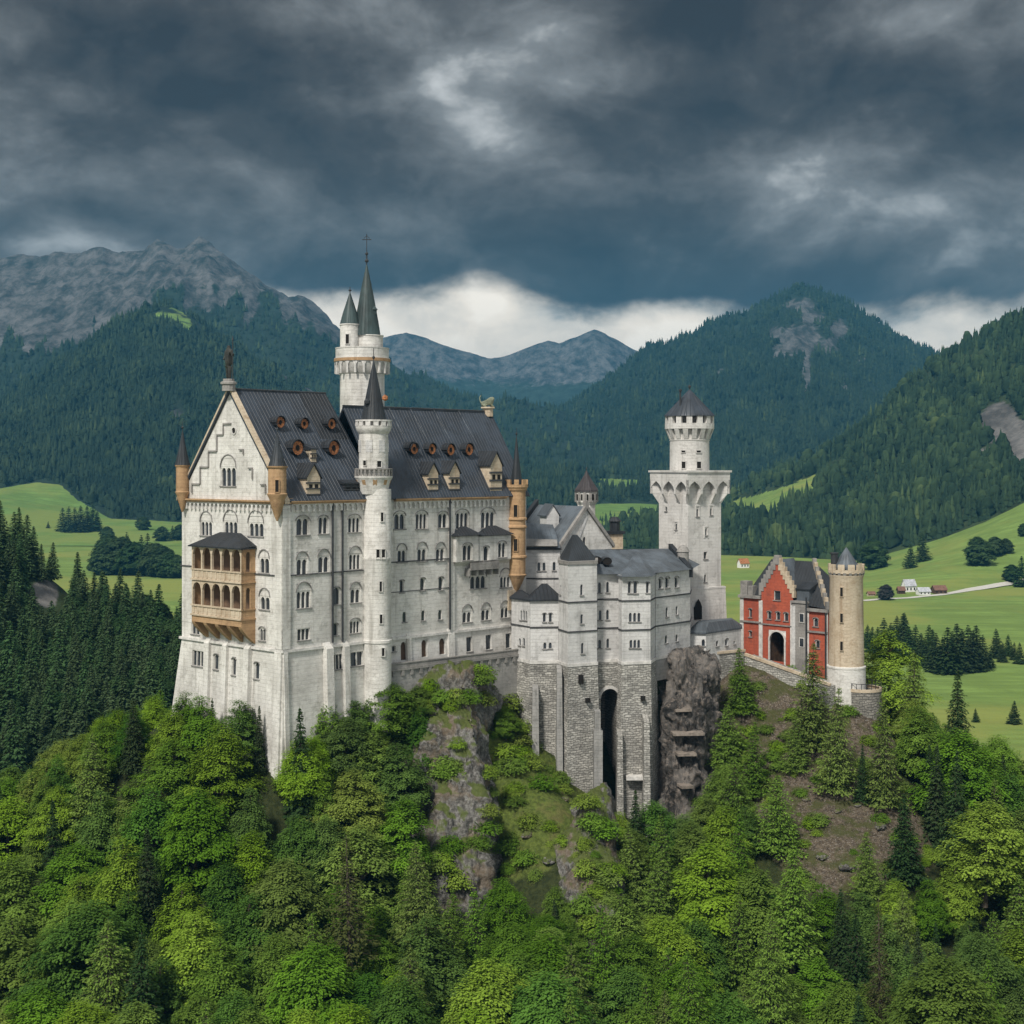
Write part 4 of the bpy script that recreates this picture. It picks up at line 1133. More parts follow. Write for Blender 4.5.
for q in VT:
    g = ground_at(q[0], q[1])
    if g is None: continue
    H = q[2] / F * g.y
    if len(q) == 5:
        lab = f'{q[4]} tree in the larger grove on the left meadow'; grp = f'{q[4]} trees in the larger grove of the left meadow'
    else:
        lab, grp = q[4], q[5]
    if q[3] == 'c':
        tree('conifer_tree', VALLEY_CON, g.x, g.y, g.z, H, lab, 'tree', grp, 1.15 if len(q) == 5 else 1.5, rt)
    else:
        tree('broadleaf_tree', COPPER if q[3] == 'p' else VALLEY_ROUND, g.x, g.y, g.z, H, lab, 'tree', grp, 1.15, rt)

# ---------------- far woods: countless trees, one object for each wood
m, N = new_mat('far_wood')
v = N.n('ShaderNodeAttribute', attribute_name='v').outputs['Fac']
FARSTOPS = [(0.0, (0.010, 0.021, 0.014)), (0.5, (0.020, 0.036, 0.020)), (0.85, (0.034, 0.054, 0.026)), (1.0, (0.050, 0.074, 0.030))]
finish(m, N, N.ramp(v, [(0.0, (0.011, 0.024, 0.014)), (0.5, (0.025, 0.045, 0.021)), (0.85, (0.043, 0.070, 0.028)), (1.0, (0.066, 0.095, 0.034))]), 0.95, None, spec=0.1)
m, N = new_mat('mountain_wood')
v = N.n('ShaderNodeAttribute', attribute_name='v').outputs['Fac']
finish(m, N, N.ramp(v, FARSTOPS), 0.95, None, spec=0.1)
def cone_template(tiers, sides, rng):
    V = []; T = []
    for k in range(tiers):
        f = k / tiers; z0 = 0.02 + 0.80 * f; z1 = min(1.0, z0 + 0.34 + 0.25 * (1 - f)) if k < tiers - 1 else 1.0
        r = 0.5 * (1 - f) ** 0.8
        b = len(V)
        for i in range(sides):
            a_ = 2 * math.pi * i / sides + k
            rr_ = r * rng.uniform(0.75, 1.2)
            V.append((rr_ * math.cos(a_), rr_ * math.sin(a_), z0 + rng.uniform(-0.03, 0.05)))
        V.append((0, 0, z1))
        for i in range(sides): T.append((b + i, b + (i + 1) % sides, b + sides))
    return np.array(V), np.array(T)
def dome_template(sides, rng):
    V = []; T = []
    rings = [(0.30, 0.08), (0.50, 0.35), (0.42, 0.68), (0.20, 0.92)]
    for r, z in rings:
        for i in range(sides):
            a_ = 2 * math.pi * i / sides + z * 3; q = rng.uniform(0.8, 1.2)
            V.append((r * q * math.cos(a_), r * q * math.sin(a_), z + rng.uniform(-.05, .05)))
    for k in range(3):
        for i in range(sides):
            a_, b = k * sides + i, k * sides + (i + 1) % sides
            T += [(a_, b, b + sides), (a_, b + sides, a_ + sides)]
    V.append((0, 0, 1.0)); t = len(V) - 1
    for i in range(sides): T.append((3 * sides + i, 3 * sides + (i + 1) % sides, t))
    return np.array(V), np.array(T)
def wood(label, L, n, hmin, hmax, keep, tiers=2, sides=5, dome=0.0, slim=0.36, seed=1, vbias=0.0, mat='far_wood', pxmin=-120):
    rng = np.random.default_rng(seed)
    nv, npx = L['X'].shape
    # sample evenly over the picture: weight cells by the size they have there
    ar = np.abs(np.diff(L['py'], axis=0))[:, :-1] + 0.15
    sx = (L['px'] > pxmin) & (L['px'] < 1150)
    wgt = ar * sx[:-1, :-1] * (L['v'][:-1, None] < 3.06)
    vis = keep(L['px'], L['py'], L['v'][:, None] + 0 * L['px'], L)
    wgt = wgt * vis[:-1, :-1]
    c = rng.choice(wgt.size, n, p=wgt.ravel() / wgt.sum())
    i, j = np.unravel_index(c, wgt.shape); fi = rng.uniform(0, 1, n); fj = rng.uniform(0, 1, n)
    def smp(A):
        return (A[i, j] * (1 - fi) * (1 - fj) + A[i + 1, j] * fi * (1 - fj) + A[i, j + 1] * (1 - fi) * fj + A[i + 1, j + 1] * fi * fj)
    P = np.stack([smp(L['X']), smp(L['D']), smp(L['Z'])], 1)
    stand = fbm(P / np.array([60, 60, 60]) + seed, 3)
    H = rng.uniform(hmin * 0.75, hmax, n) * (1 + 0.5 * stand)
    val = np.clip(0.42 + 0.55 * stand * 1.5 + rng.normal(0, 0.13, n) + vbias, 0, 1)
    isd = rng.uniform(0, 1, n) + 0.6 * fbm(P / 90.0 + 31, 2) < dome
    VV = []; TT = []; vals = []; b = 0
    for msk, tmpl, wd in ((~isd, [cone_template(tiers, sides, rng) for _ in range(4)], slim), (isd, [dome_template(sides + 1, rng) for _ in range(4)], 0.75)):
        ids = np.nonzero(msk)[0]
        for q, (tv, tt) in enumerate(tmpl):
            sub = ids[q::4]
            if not len(sub): continue
            a_ = rng.uniform(0, 6.28, len(sub)); h = H[sub] * (1.0 if wd < 0.6 else 0.85); w = h * wd * rng.uniform(0.8, 1.3, len(sub)) * 1.0
            ca, sa = np.cos(a_), np.sin(a_)
            X = tv[None, :, 0] * ca[:, None] - tv[None, :, 1] * sa[:, None]; Y = tv[None, :, 0] * sa[:, None] + tv[None, :, 1] * ca[:, None]
            vv_ = np.stack([X * w[:, None], Y * w[:, None], tv[None, :, 2] * h[:, None] - 0.05 * h[:, None]], -1) + P[sub][:, None]
            VV.append(vv_.reshape(-1, 3)); k = len(tv)
            TT.append((tt[None] + (np.arange(len(sub)) * k)[:, None, None]).reshape(-1, 3) + b); b += k * len(sub)
            vals.append(np.repeat(val[sub], len(tt)) + rng.normal(0, 0.05, len(sub) * len(tt)))
    me = np_mesh('forest', np.concatenate(VV), np.concatenate(TT), mat, {'v': ('FACE', np.clip(np.concatenate(vals), 0, 1))})
    o = link('forest', me); tag(o, label, 'forest', None, 'stuff')
    return o
nomead = lambda L: (L['mead'] < 0.4) & (L['rock'] < 0.5)
wood('dense mixed wood climbing the hillside at the right behind the gatehouse', right, 6500, 15, 25, lambda px, py, v, L: nomead(L), 3, 7, 0.32, 0.40, 2, 0.05)
wood('dark conifer wood on the near flank of the left mountain above the meadows', spur, 17000, 15, 25, lambda px, py, v, L: nomead(L), 2, 5, 0.12, 0.42, 3, mat='mountain_wood')
wood('thin conifer wood reaching up to the bare crest of the left mountain', left_mt, 9000, 13, 22, lambda px, py, v, L: (L['rock'] < 0.42), 1, 5, 0.0, 0.45, 4, mat='mountain_wood')
wood('blue-green conifer wood covering the pyramid mountain right of the middle', peak, 24000, 15, 26, lambda px, py, v, L: (L['rock'] < 0.48), 2, 5, 0.05, 0.42, 5, mat='mountain_wood')
wood('dark conifer wood beyond the left edge of the shaded spur', near, 700, 12, 20, lambda px, py, v, L: (px < -28) & (py < 860), 3, 7, 0.1, 0.4, 8, pxmin=-260)
# valley wood behind the castle
us = np.linspace(470, 760, 60)
vl = []
for yy in np.linspace(556, 512, 24):
    dd = -VALLEY * F / (yy - HY)
    vl.append([((u - 512) / F * dd, dd, VALLEY) for u in us])
vl = np.array(vl)
VAL = dict(X=vl[..., 0], D=vl[..., 1], Z=vl[..., 2], px=np.broadcast_to(us, vl.shape[:2]) + 0.0, py=HY - vl[..., 2] / vl[..., 1] * F, v=np.zeros(24))
wood('dark conifer wood on the valley floor behind the square tower', VAL, 900, 17, 26, lambda px, py, v, L: ~in_poly(px, py, [(590, 506), (655, 503), (655, 520), (590, 528)]) & ((py < 543) | (px < 700)), 3, 7, 0.1, 0.38, 6)

# ================================================================== CASTLE
def c1(x, y): return 160 + x / 3.938, 360 + y / 3.938
def c2(x, y): return 160 + x / 3.938, 520 + y / 3.938
def c3(x, y): return 320 + x / 4.6545, 220 + y / 4.6545
def c4(x, y): return 360 + x / 3.657, 400 + y / 3.657
def c5(x, y): return 500 + x / 4.6545, 460 + y / 4.6545
def c6(x, y): return 500 + x / 4.267, 620 + y / 4.267
def c7(x, y): return 640 + x / 3.938, 370 + y / 3.938
def c8(x, y): return 720 + x / 5.689, 530 + y / 5.689
KC = {c1: 3.938, c2: 3.938, c3: 4.6545, c4: 3.657, c5: 4.6545, c6: 4.267, c7: 3.938, c8: 5.689}

def arch_plate(mb, fr, sa, sb, za, zb, n, tf, tb, margin=0.14, mull=0.16, pointed=False, rise=None, K=6, arch=True):
    """masonry plate pierced by n arched lights that reach down to za"""
    Wd = sb - sa; lw = (Wd - 2 * margin - (n - 1) * mull) / n; r = lw / 2
    h = r * (1.7 if pointed else 1.0)
    if rise is not None: h = rise
    zs = zb - margin - h
    def bar(a, b, z0, z1):
        if b - a < 1e-4 or z1 - z0 < 1e-4: return
        mb.box(fr, a, b, tb, tf, z0, z1)
    bar(sa, sa + margin, za, zb); bar(sb - margin, sb, za, zb)
    for i in range(n):
        xl = sa + margin + i * (lw + mull); xr = xl + lw; c = (xl + xr) / 2
        if i < n - 1: bar(xr, xr + mull, za, zb)
        if not arch:
            bar(xl, xr, zb - margin, zb); continue
        pts = []
        for k in range(K + 1):
            x = xl + lw * k / K; q = abs(x - c) / r
            if pointed: zz = zs + h * (max(0, 1 - q)) ** 0.62
            else: zz = zs + h * math.sqrt(max(0, 1 - q * q))
            pts.append((x, zz))
        for (x0, z0), (x1, z1) in zip(pts[:-1], pts[1:]):
            mb.hexa([fr.p(x0, tf, z0), fr.p(x1, tf, z1), fr.p(x1, tb, z1), fr.p(x0, tb, z0),
                     fr.p(x0, tf, zb), fr.p(x1, tf, zb), fr.p(x1, tb, zb), fr.p(x0, tb, zb)])

def hood(mb, fr, c, r, z, th=0.16, pr=0.10, t0=-0.02, K=10, tall=1.0):
    for k in range(K):
        a0 = math.pi * k / K; a1 = math.pi * (k + 1) / K
        cs = []
        for t in (t0, pr):
            for a_ in (a0, a1):
                for rr_ in (r, r + th):
                    cs.append((c + rr_ * math.cos(a_), t, z + rr_ * math.sin(a_) * tall))
        P = [fr.p(*q) for q in cs]
        mb.hexa([P[0], P[4], P[6], P[2], P[1], P[5], P[7], P[3]])

WALL_T = 0.45
def wall(mb, fr, s0, s1, z0, z1, holes=(), left=None, right=None, depth=WALL_T):
    """wall face with rectangular openings and their reveals; left/right give sloping sides as functions of z"""
    zs = sorted({z0, z1, *[h[2] for h in holes], *[h[3] for h in holes]})
    zs = [z for z in zs if z0 - 1e-6 <= z <= z1 + 1e-6]
    L = left or (lambda z: s0); Rr = right or (lambda z: s1)
    for za, zb in zip(zs[:-1], zs[1:]):
        if zb - za < 1e-5: continue
        hs = sorted([h for h in holes if h[2] < zb - 1e-6 and h[3] > za + 1e-6])
        edges = [(L(za), L(zb))]
        for h in hs: edges += [(h[0], h[0]), (h[1], h[1])]
        edges.append((Rr(za), Rr(zb)))
        for i in range(0, len(edges), 2):
            a_, b_ = edges[i], edges[i + 1]
            if b_[0] - a_[0] < 1e-4 and b_[1] - a_[1] < 1e-4: continue
            mb.poly([fr.p(a_[0], 0, za), fr.p(b_[0], 0, za), fr.p(b_[1], 0, zb), fr.p(a_[1], 0, zb)])
    for a_, b_, za, zb in holes:
        mb.poly([fr.p(a_, 0, za), fr.p(a_, 0, zb), fr.p(a_, -depth, zb), fr.p(a_, -depth, za)])
        mb.poly([fr.p(b_, 0, zb), fr.p(b_, 0, za), fr.p(b_, -depth, za), fr.p(b_, -depth, zb)])
        mb.poly([fr.p(a_, 0, zb), fr.p(b_, 0, zb), fr.p(b_, -depth, zb), fr.p(a_, -depth, zb)])
        mb.poly([fr.p(b_, 0, za), fr.p(a_, 0, za), fr.p(a_, -depth, za), fr.p(b_, -depth, za)])

def hole_of(fr, c, x, y, w, h, t=0.0):
    k = KC[c]; px, py = c(x, y)
    sa, _, _ = fr.hit(px - w / k / 2, py, t); sb, zc, d = fr.hit(px + w / k / 2, py, t)
    _, zc, d = fr.hit(px, py, t)
    hh = h / k / F * d
    if sb - sa < 0.52:
        m_ = (sa + sb) / 2; sa, sb = m_ - 0.26, m_ + 0.26
    return [min(sa, sb), max(sa, sb), zc - hh / 2, zc + hh / 2]

def window(root, fr, hole, n, kind, mat='white_limestone', glass='window_glass', sill=True):
    """kind: a arched lights, b arched lights under a blind arch, r square headed, d doorway, s slit"""
    sa, sb, za, zb = hole; w = sb - sa; h = zb - za
    mb = MB(); ml_ = MB(); hm_ = MB()
    g = 0.004
    a0, b0 = sa + g, sb - g
    mg = min(0.16, w * 0.10); ml = min(0.17, w * 0.07)
    top = zb - g
    if kind in 'ab':
        if kind == 'b': top = za + h * 0.70
        arch_plate(mb, fr, a0, b0, za + g, top, n, -0.10, -0.32, mg, ml)
        if kind == 'b':
            mb.box(fr, a0, b0, -0.32, -0.06, top + 0.01, zb - g)
        hood(hm_, fr, (sa + sb) / 2, w / 2 + 0.02, zb - h * (0.34 if kind == 'b' else 0.16), 0.13, 0.11, tall=1.0 if kind == 'b' else 0.6)
    elif kind == 's':
        arch_plate(mb, fr, a0, b0, za + g, top, 1, -0.02, -0.2, 0.03, 0.1)
    else:
        arch_plate(mb, fr, a0, b0, za + g, top, n, -0.12, -0.32, mg * 0.7, ml, arch=(kind == 'd'))
    if sill and kind != 'd':
        ml_.box(fr, sa - 0.14, sb + 0.14, -0.02, 0.15, za - 0.15, za - 0.002)
    o = mb.build('window', mat, root)
    if ml_.f: ml_.build('sill', 'window_moulding', o)
    if hm_.f: hm_.build('hood_mould', 'window_moulding', o)
    pd = -0.21 if kind == 's' else -0.36
    g2 = MB(); g2.box(fr, a0, b0, pd - 0.05, pd, za + g, zb - g)
    g2.build('pane' if kind != 'd' else 'door_leaf', glass if kind != 'd' else 'dark_timber', o)
    return o

def facade(root, mb, fr, s0, s1, z0, z1, specs, mat='white_limestone', left=None, right=None):
    holes = []; todo = []
    for c, x, y, w, h, n, kind in specs:
        hl = hole_of(fr, c, x, y, w, h)
        hl[0] = max(hl[0], s0 + 0.05); hl[1] = min(hl[1], s1 - 0.05); hl[2] = max(hl[2], z0 + 0.05); hl[3] = min(hl[3], z1 - 0.05)
        if hl[1] - hl[0] < 0.15 or hl[3] - hl[2] < 0.2: continue
        holes.append(hl); todo.append((hl, n, kind))
    wall(mb, fr, s0, s1, z0, z1, holes, left, right)
    for hl, n, kind in todo: window(root, fr, hl, n, kind, mat)

def slit(root, cx, cy, r, px, py, w, h, mat='white_limestone', name='window'):
    """narrow light on a round wall: a stone surround standing proud with a dark pane set back in it"""
    u = Vector(((px - 512) / F, 1)); A = u.dot(u); B = -2 * u.dot(Vector((cx, cy))); Cc = cx * cx + cy * cy - r * r
    disc = B * B - 4 * A * Cc
    if disc < 0: return
    d = (-B - math.sqrt(disc)) / (2 * A); P = u * d
    nn = (P - Vector((cx, cy))).normalized(); e = Vector((-nn.y, nn.x))
    hw = w / F * d / 2 / max(0.4, abs(e.x)); z = zat(py, d); hh = h / F * d / 2
    fr = Fr(P - e * 2, P + e * 2)
    mb = MB(); b = 0.10
    mb.box(fr, 2 - hw - b, 2 - hw, -0.25, 0.13, z - hh, z + hh); mb.box(fr, 2 + hw, 2 + hw + b, -0.25, 0.13, z - hh, z + hh)
    mb.box(fr, 2 - hw - b, 2 + hw + b, -0.25, 0.15, z - hh - b, z - hh); mb.box(fr, 2 - hw - b, 2 + hw + b, -0.25, 0.15, z + hh, z + hh + b)
    o = mb.build(name, mat, root)
    g = MB(); g.box(fr, 2 - hw + .003, 2 + hw - .003, -0.2, 0.03, z - hh + .003, z + hh - .003); g.build('pane', 'dark_recess', o)

def frieze(root, fr, s0, s1, ztop, step=0.95, h=1.05, proj=0.35, mat='pale_moulding', cmat='tan_sandstone', corn=0.45, name='arched_frieze'):
    mb = MB(); n = max(2, int((s1 - s0) / step))
    st = (s1 - s0) / n
    for i in range(n):
        arch_plate(mb, fr, s0 + i * st, s0 + (i + 1) * st, ztop - h, ztop, 1, proj, 0.003, st * 0.14, 0.1, K=5)
    mb.build(name, mat, root)
    m2 = MB(); m2.box(fr, s0 - 0.15, s1 + 0.15, -0.1, proj + 0.15, ztop + 0.003, ztop + corn * 0.55); m2.box(fr, s0 - 0.3, s1 + 0.3, -0.1, proj + 0.38, ztop + corn * 0.55 + .003, ztop + corn)
    m2.build('cornice', cmat, root)

def circ(pxc, d): return (pxc - 512) / F * d, d
def P2(px, d): return Vector(((px - 512) / F * d, d))
def prof_px(d, pts): return [(hw / F * d, zat(py, d)) for hw, py in pts]

# ------------------------------------------------------------------ the great palace
DR = Vector((0.6845, 0.729)); DL = Vector((-0.729, 0.6845))
C0 = Vector((-31.26, 200.0)); GW = 24.0; LEN = 49.0
GLp = C0 + DL * GW
ZB = -25.4                       # ledge where the battered base begins
ZE = -4.6                        # eaves
LEAN = 0.035
FG = Fr(GLp, C0, LEAN, ZB)      # gable front
FR_ = Fr(C0, C0 + DR * LEN, LEAN, ZB)
pal = thing('palace', (C0.x, C0.y, -42), 'long white limestone palace with steep dark roof, stepped gable and rows of arched windows', 'palace')
W1 = MB()
gable_specs = [(c1, 182, 650, 46, 82, 3, 'b'), (c1, 278, 650, 54, 82, 3, 'b'), (c1, 378, 655, 60, 78, 3, 'b'), (c1, 410, 795, 40, 88, 2, 'b'), (c1, 412, 945, 40, 76, 2, 'b'),
               (c2, 403, 450, 26, 50, 2, 'a'), (c2, 139, 428, 32, 44, 2, 'r')]
facade(pal, W1, FG, 0, GW, ZB, ZE, gable_specs)
right_specs = [(c1, 562, 655, 52, 68, 2, 'a'), (c1, 643, 650, 40, 68, 2, 'a'), (c1, 765, 648, 50, 60, 3, 'a'),
               (c4, 145, 443, 42, 58, 2, 'a'), (c4, 225, 442, 44, 58, 3, 'a'), (c4, 303, 440, 36, 54, 2, 'a'), (c4, 374, 440, 48, 60, 3, 'a'), (c4, 468, 437, 52, 60, 3, 'a'),
               (c1, 560, 800, 46, 92, 2, 'b'), (c1, 645, 790, 46, 92, 2, 'b'), (c1, 768, 780, 48, 88, 3, 'b'),
               (c4, 153, 560, 34, 66, 2, 'b'), (c4, 227, 556, 36, 68, 2, 'b'), (c4, 294, 555, 34, 66, 2, 'b'),
               (c1, 566, 928, 58, 98, 3, 'b'), (c1, 695, 928, 28, 70, 1, 'a'), (c1, 770, 916, 42, 80, 2, 'b'),
               (c4, 153, 680, 16, 48, 1, 'a'), (c4, 229, 673, 18, 48, 1, 'a'), (c4, 296, 670, 18, 50, 1, 'a'), (c4, 432, 665, 60, 48, 3, 'a'), (c4, 532, 655, 40, 60, 3, 'b'),
               (c2, 566, 450, 50, 46, 3, 'r'), (c2, 691, 430, 20, 48, 1, 'a'), (c2, 768, 420, 42, 50, 3, 'a'),
               (c4, 162, 793, 14, 38, 1, 's'), (c4, 231, 788, 14, 38, 1, 's'), (c4, 293, 785, 14, 36, 1, 's'), (c4, 392, 784, 36, 58, 2, 'b'), (c4, 460, 776, 34, 58, 2, 'b'), (c4, 530, 768, 32, 56, 2, 'b')]
facade(pal, W1, FR_, 0, LEN, ZB, ZE, right_specs)
low_g = [(c2, 150, 545, 46, 60, 3, 'r'), (c2, 221, 557, 18, 62, 1, 'a'), (c2, 291, 575, 16, 72, 1, 'a'), (c2, 381, 592, 20, 68, 1, 'a')]
low_r = [(c2, 700, 558, 42, 60, 3, 'r'), (c2, 776, 546, 50, 56, 2, 'r'), (c4, 124, 910, 14, 20, 1, 'r'), (c4, 161, 917, 24, 68, 1, 'd'), (c4, 236, 908, 22, 64, 1, 'd'), (c4, 302, 900, 24, 60, 1, 'd'),
         (c4, 400, 893, 22, 54, 1, 'r'), (c4, 471, 885, 22, 54, 1, 'r'), (c4, 543, 880, 20, 54, 1, 'r')]
facade(pal, W1, FG, 0, GW, -58, ZB - 0.003, low_g, left=lambda z: -0.19 * (ZB - z), right=lambda z: GW + LEAN * (ZB - z))
facade(pal, W1, FR_, 0, LEN, -58, ZB - 0.003, low_r, left=lambda z: -LEAN * (ZB - z))
W1.poly([FG.p(0, 0, ZB), FG.p(-0.19 * (ZB + 58), 0, -58), FG.p(0, -6, -58), FG.p(0, -6, ZB)])
# back and far end walls
FBk = Fr(GLp + DR * 17, GLp); FEnd = Fr(C0 + DR * LEN, C0 + DR * LEN + DL * 16); FBk2 = Fr(C0 + DR * LEN + DL * 16, C0 + DR * 17 + DL * 16); FStep = Fr(C0 + DR * 17 + DL * 16, C0 + DR * 17 + DL * 24)
for f_ in (FBk, FEnd, FBk2, FStep): wall(W1, f_, 0, f_.L, -46, ZE)
# gable triangle
ZR1 = 10.4; ZR2 = 8.4; HALF = GW / 2
slope = (ZR1 - ZE) / HALF
gl = lambda z: (z - ZE) / slope; gr_ = lambda z: GW - (z - ZE) / slope
gh = hole_of(FG, c1, 269, 442, 60, 108)
wall(W1, FG, 0, GW, ZE, ZR1 - 0.05, [gh], gl, gr_)
window(pal, FG, gh, 3, 'b')
FG2 = Fr(C0 + DR * 17, C0 + DR * 17 + DL * 24)
wall(W1, FG2, 0, GW, ZE, ZR1 - 0.05, [], gl, gr_)
FEnd2 = Fr(C0 + DR * LEN, C0 + DR * LEN + DL * 16); sl2 = (ZR2 - ZE) / 8
wall(W1, FEnd2, 0, 16, ZE, ZR2 - 0.05, [], lambda z: (z - ZE) / sl2, lambda z: 16 - (z - ZE) / sl2)
W1.build('wall', 'white_limestone', pal)

# ledge, strings, corner piers
led = MB()
for fr, a_, b_ in ((FG, -0.4, GW + 0.3), (FR_, 0.0, LEN)):
    led.box(fr, a_, b_, 0.003, 0.28, ZB - 0.25, ZB + 0.12)
led.build('ledge', 'pale_moulding', pal)
def string(fr, c, xa, ya, xb, yb, hh=0.16, pr=0.14):
    sa, za, _ = fr.hit(*c(xa, ya)); sb, zb, _ = fr.hit(*c(xb, yb)); z = (za + zb) / 2
    st = MB(); st.box(fr, sa, sb, 0.003, pr, z - hh / 2, z + hh / 2); st.build('string_course', 'dark_moulding', pal)
string(FG, c1, 372, 842, 470, 850); string(FG, c1, 82, 808, 126, 812)
string(FR_, c1, 480, 850, 670, 838); string(FR_, c1, 672, 838, 800, 826); string(FR_, c4, 105, 592, 325, 582); string(FR_, c4, 330, 584, 560, 575)
string(FR_, c4, 110, 700, 325, 690, 0.10, 0.08)
pier = MB()
def leanbox(mb, fr, s0, s1, t0, t1, z0, z1): mb.box(fr, s0, s1, t0, t1, z0, z1)
pier.box(FG, GW - 1.5, GW + 0.25, 0.003, 0.25, ZB + 0.2, ZE - 0.9)
pier.box(FR_, -0.25, 1.1, 0.003, 0.25, ZB + 0.2, ZE - 0.9)
pier.build('corner_pier', 'white_limestone', pal)
for fr, px, wpx, y0, y1, pr in ((FG, 279.5, 7, 650, 800, 0.30), (FG, 250, 5, 648, 800, 0.7), (FG, 209, 5, 646, 800, 0.5), (FG, 227, 4, 648, 800, 0.5), 
                              (FR_, 284.5, 4, 650, 800, 0.30), (FR_, 326, 7, 643, 800, 0.9), (FR_, 344, 5, 641, 800, 0.7), (FR_, 450, 6, 632, 700, 0.35), (FR_, 408, 4, 632, 700, 0.3)):
    b = MB(); sa, za, d = fr.hit(px - wpx / 2, y0); sb, _, _ = fr.hit(px + wpx / 2, y0)
    b.box(fr, sa, sb, 0.004, pr, -58, ZB - 0.28)
    b.hexa([fr.p(sa, 0, ZB - 0.28), fr.p(sa, pr, ZB - 0.28), fr.p(sb, pr, ZB - 0.28), fr.p(sb, 0, ZB - 0.28), fr.p(sa, 0, ZB + 0.5), fr.p(sa, 0.02, ZB + 0.5), fr.p(sb, 0.02, ZB + 0.5), fr.p(sb, 0, ZB + 0.5)])
    b.build('buttress', 'white_limestone', pal)
# upper tall pilaster strip dividing the far half
sp, _, _ = FR_.hit(449, 560)
pl = MB(); pl.box(FR_, sp, LEN - 4.2, 0.003, 0.30, ZB + 0.15, ZE - 1.25)
# (projecting half is only a frame of strips so that its windows stay open)
pl = MB(); pl.box(FR_, sp, sp + 0.9, 0.003, 0.30, ZB + 0.15, ZE - 1.25); pl.build('pilaster', 'white_limestone', pal)
for px in (331.7, 341.6, 448.2):
    dp = MB(); s_, _, _ = FR_.hit(px, 580); dp.tube([FR_.p(s_, 0.22 if px < 400 else 0.4, ZE - 0.4), FR_.p(s_, 0.22 if px < 400 else 0.4, ZB + 0.4)], 0.16, 6)
    dp.build('drainpipe', 'dark_metal', pal)
frieze(pal, FG, 0.6, GW - 1.6, ZE - 0.75)
frieze(pal, FR_, 1.2, 15.2, ZE - 0.75); frieze(pal, FR_, 20.5, LEN - 5.2, ZE - 0.75)
# roof
rf = MB()
def roof_slab(fr_pts, th=0.25):
    P = [Vector(p) for p in fr_pts]
    nn = (P[1] - P[0]).cross(P[2] - P[0]).normalized()
    if nn.z < 0: nn = -nn
    Q = [p - nn * th for p in P]
    n = len(P); b = len(rf.v); rf.v.extend([tuple(p) for p in P + Q])
    rf.f.append(tuple(b + i for i in range(n))); rf.f.append(tuple(b + n + i for i in reversed(range(n))))
    for i in range(n):
        j = (i + 1) % n; rf.f.append((b + i, b + n + i, b + n + j, b + j))
def pp(s, w, z):
    q = C0 + DR * s + DL * w; return Vector((q.x, q.y, z))
OV = 0.75
roof_slab([pp(-0.35, -OV, ZE - OV * slope + 0.62), pp(17.4, -OV, ZE - OV * slope + 0.62), pp(17.4, HALF, ZR1 + 0.35), pp(-0.35, HALF, ZR1 + 0.35)])
roof_slab([pp(-0.35, GW + OV, ZE - OV * slope + 0.62), pp(17.4, GW + OV, ZE - OV * slope + 0.62), pp(17.4, HALF, ZR1 + 0.352), pp(-0.35, HALF, ZR1 + 0.352)])
roof_slab([pp(17.41, -OV, ZE - OV * sl2 + 0.9), pp(LEN + 0.1, -OV, ZE - OV * sl2 + 0.9), pp(LEN + 0.1, 8, ZR2 + 0.35), pp(17.41, 8, ZR2 + 0.35)])
roof_slab([pp(17.41, 16 + OV, ZE - OV * sl2 + 0.9), pp(LEN + 0.1, 16 + OV, ZE - OV * sl2 + 0.9), pp(LEN + 0.1, 8, ZR2 + 0.352), pp(17.41, 8, ZR2 + 0.352)])
rf.build('roof', 'slate_roof', pal)
rp = MB()
def on_roof(s, w, lift=0.0, sec=1):
    sl = slope if sec == 1 else sl2; z = (ZE + 0.35 if sec == 1 else ZE + 0.35) + w * sl
    return pp(s, w, z) + Vector((0, 0, lift))
quad = [on_roof(11.2, -0.3, 0.12), on_roof(17.3, -0.3, 0.12), on_roof(17.3, 11.9, 0.12), on_roof(12.2, 11.9, 0.12)]
rp.poly(quad); rp.poly([p - Vector((0, 0, 0.1)) for p in reversed(quad)])
for i in range(4): rp.poly([quad[i], quad[i] - Vector((0, 0, .1)), quad[(i + 1) % 4] - Vector((0, 0, .1)), quad[(i + 1) % 4]])
rp.build('roof_panel', 'dark_sheet', pal)
rc = MB()
rc.tube([pp(-0.3, HALF, ZR1 + 0.42), pp(17.4, HALF, ZR1 + 0.42)], 0.16); rc.tube([pp(17.4, 8, ZR2 + 0.42), pp(LEN, 8, ZR2 + 0.42)], 0.16)
rc.build('ridge_cap', 'dark_metal', pal)
lc = MB()
for s_ in (26.5, 31.0, 36.0, 41.5): lc.tube([on_roof(s_, 7.9, 0.14, 2), on_roof(s_ + 1.2, 3.2, 0.12, 2)], 0.05, 4)
lc.tube([on_roof(21, 5.6, 0.13, 2), on_roof(45, 5.6, 0.13, 2)], 0.04, 4)
lc.build('lightning_conductor', 'grey_slate', pal)
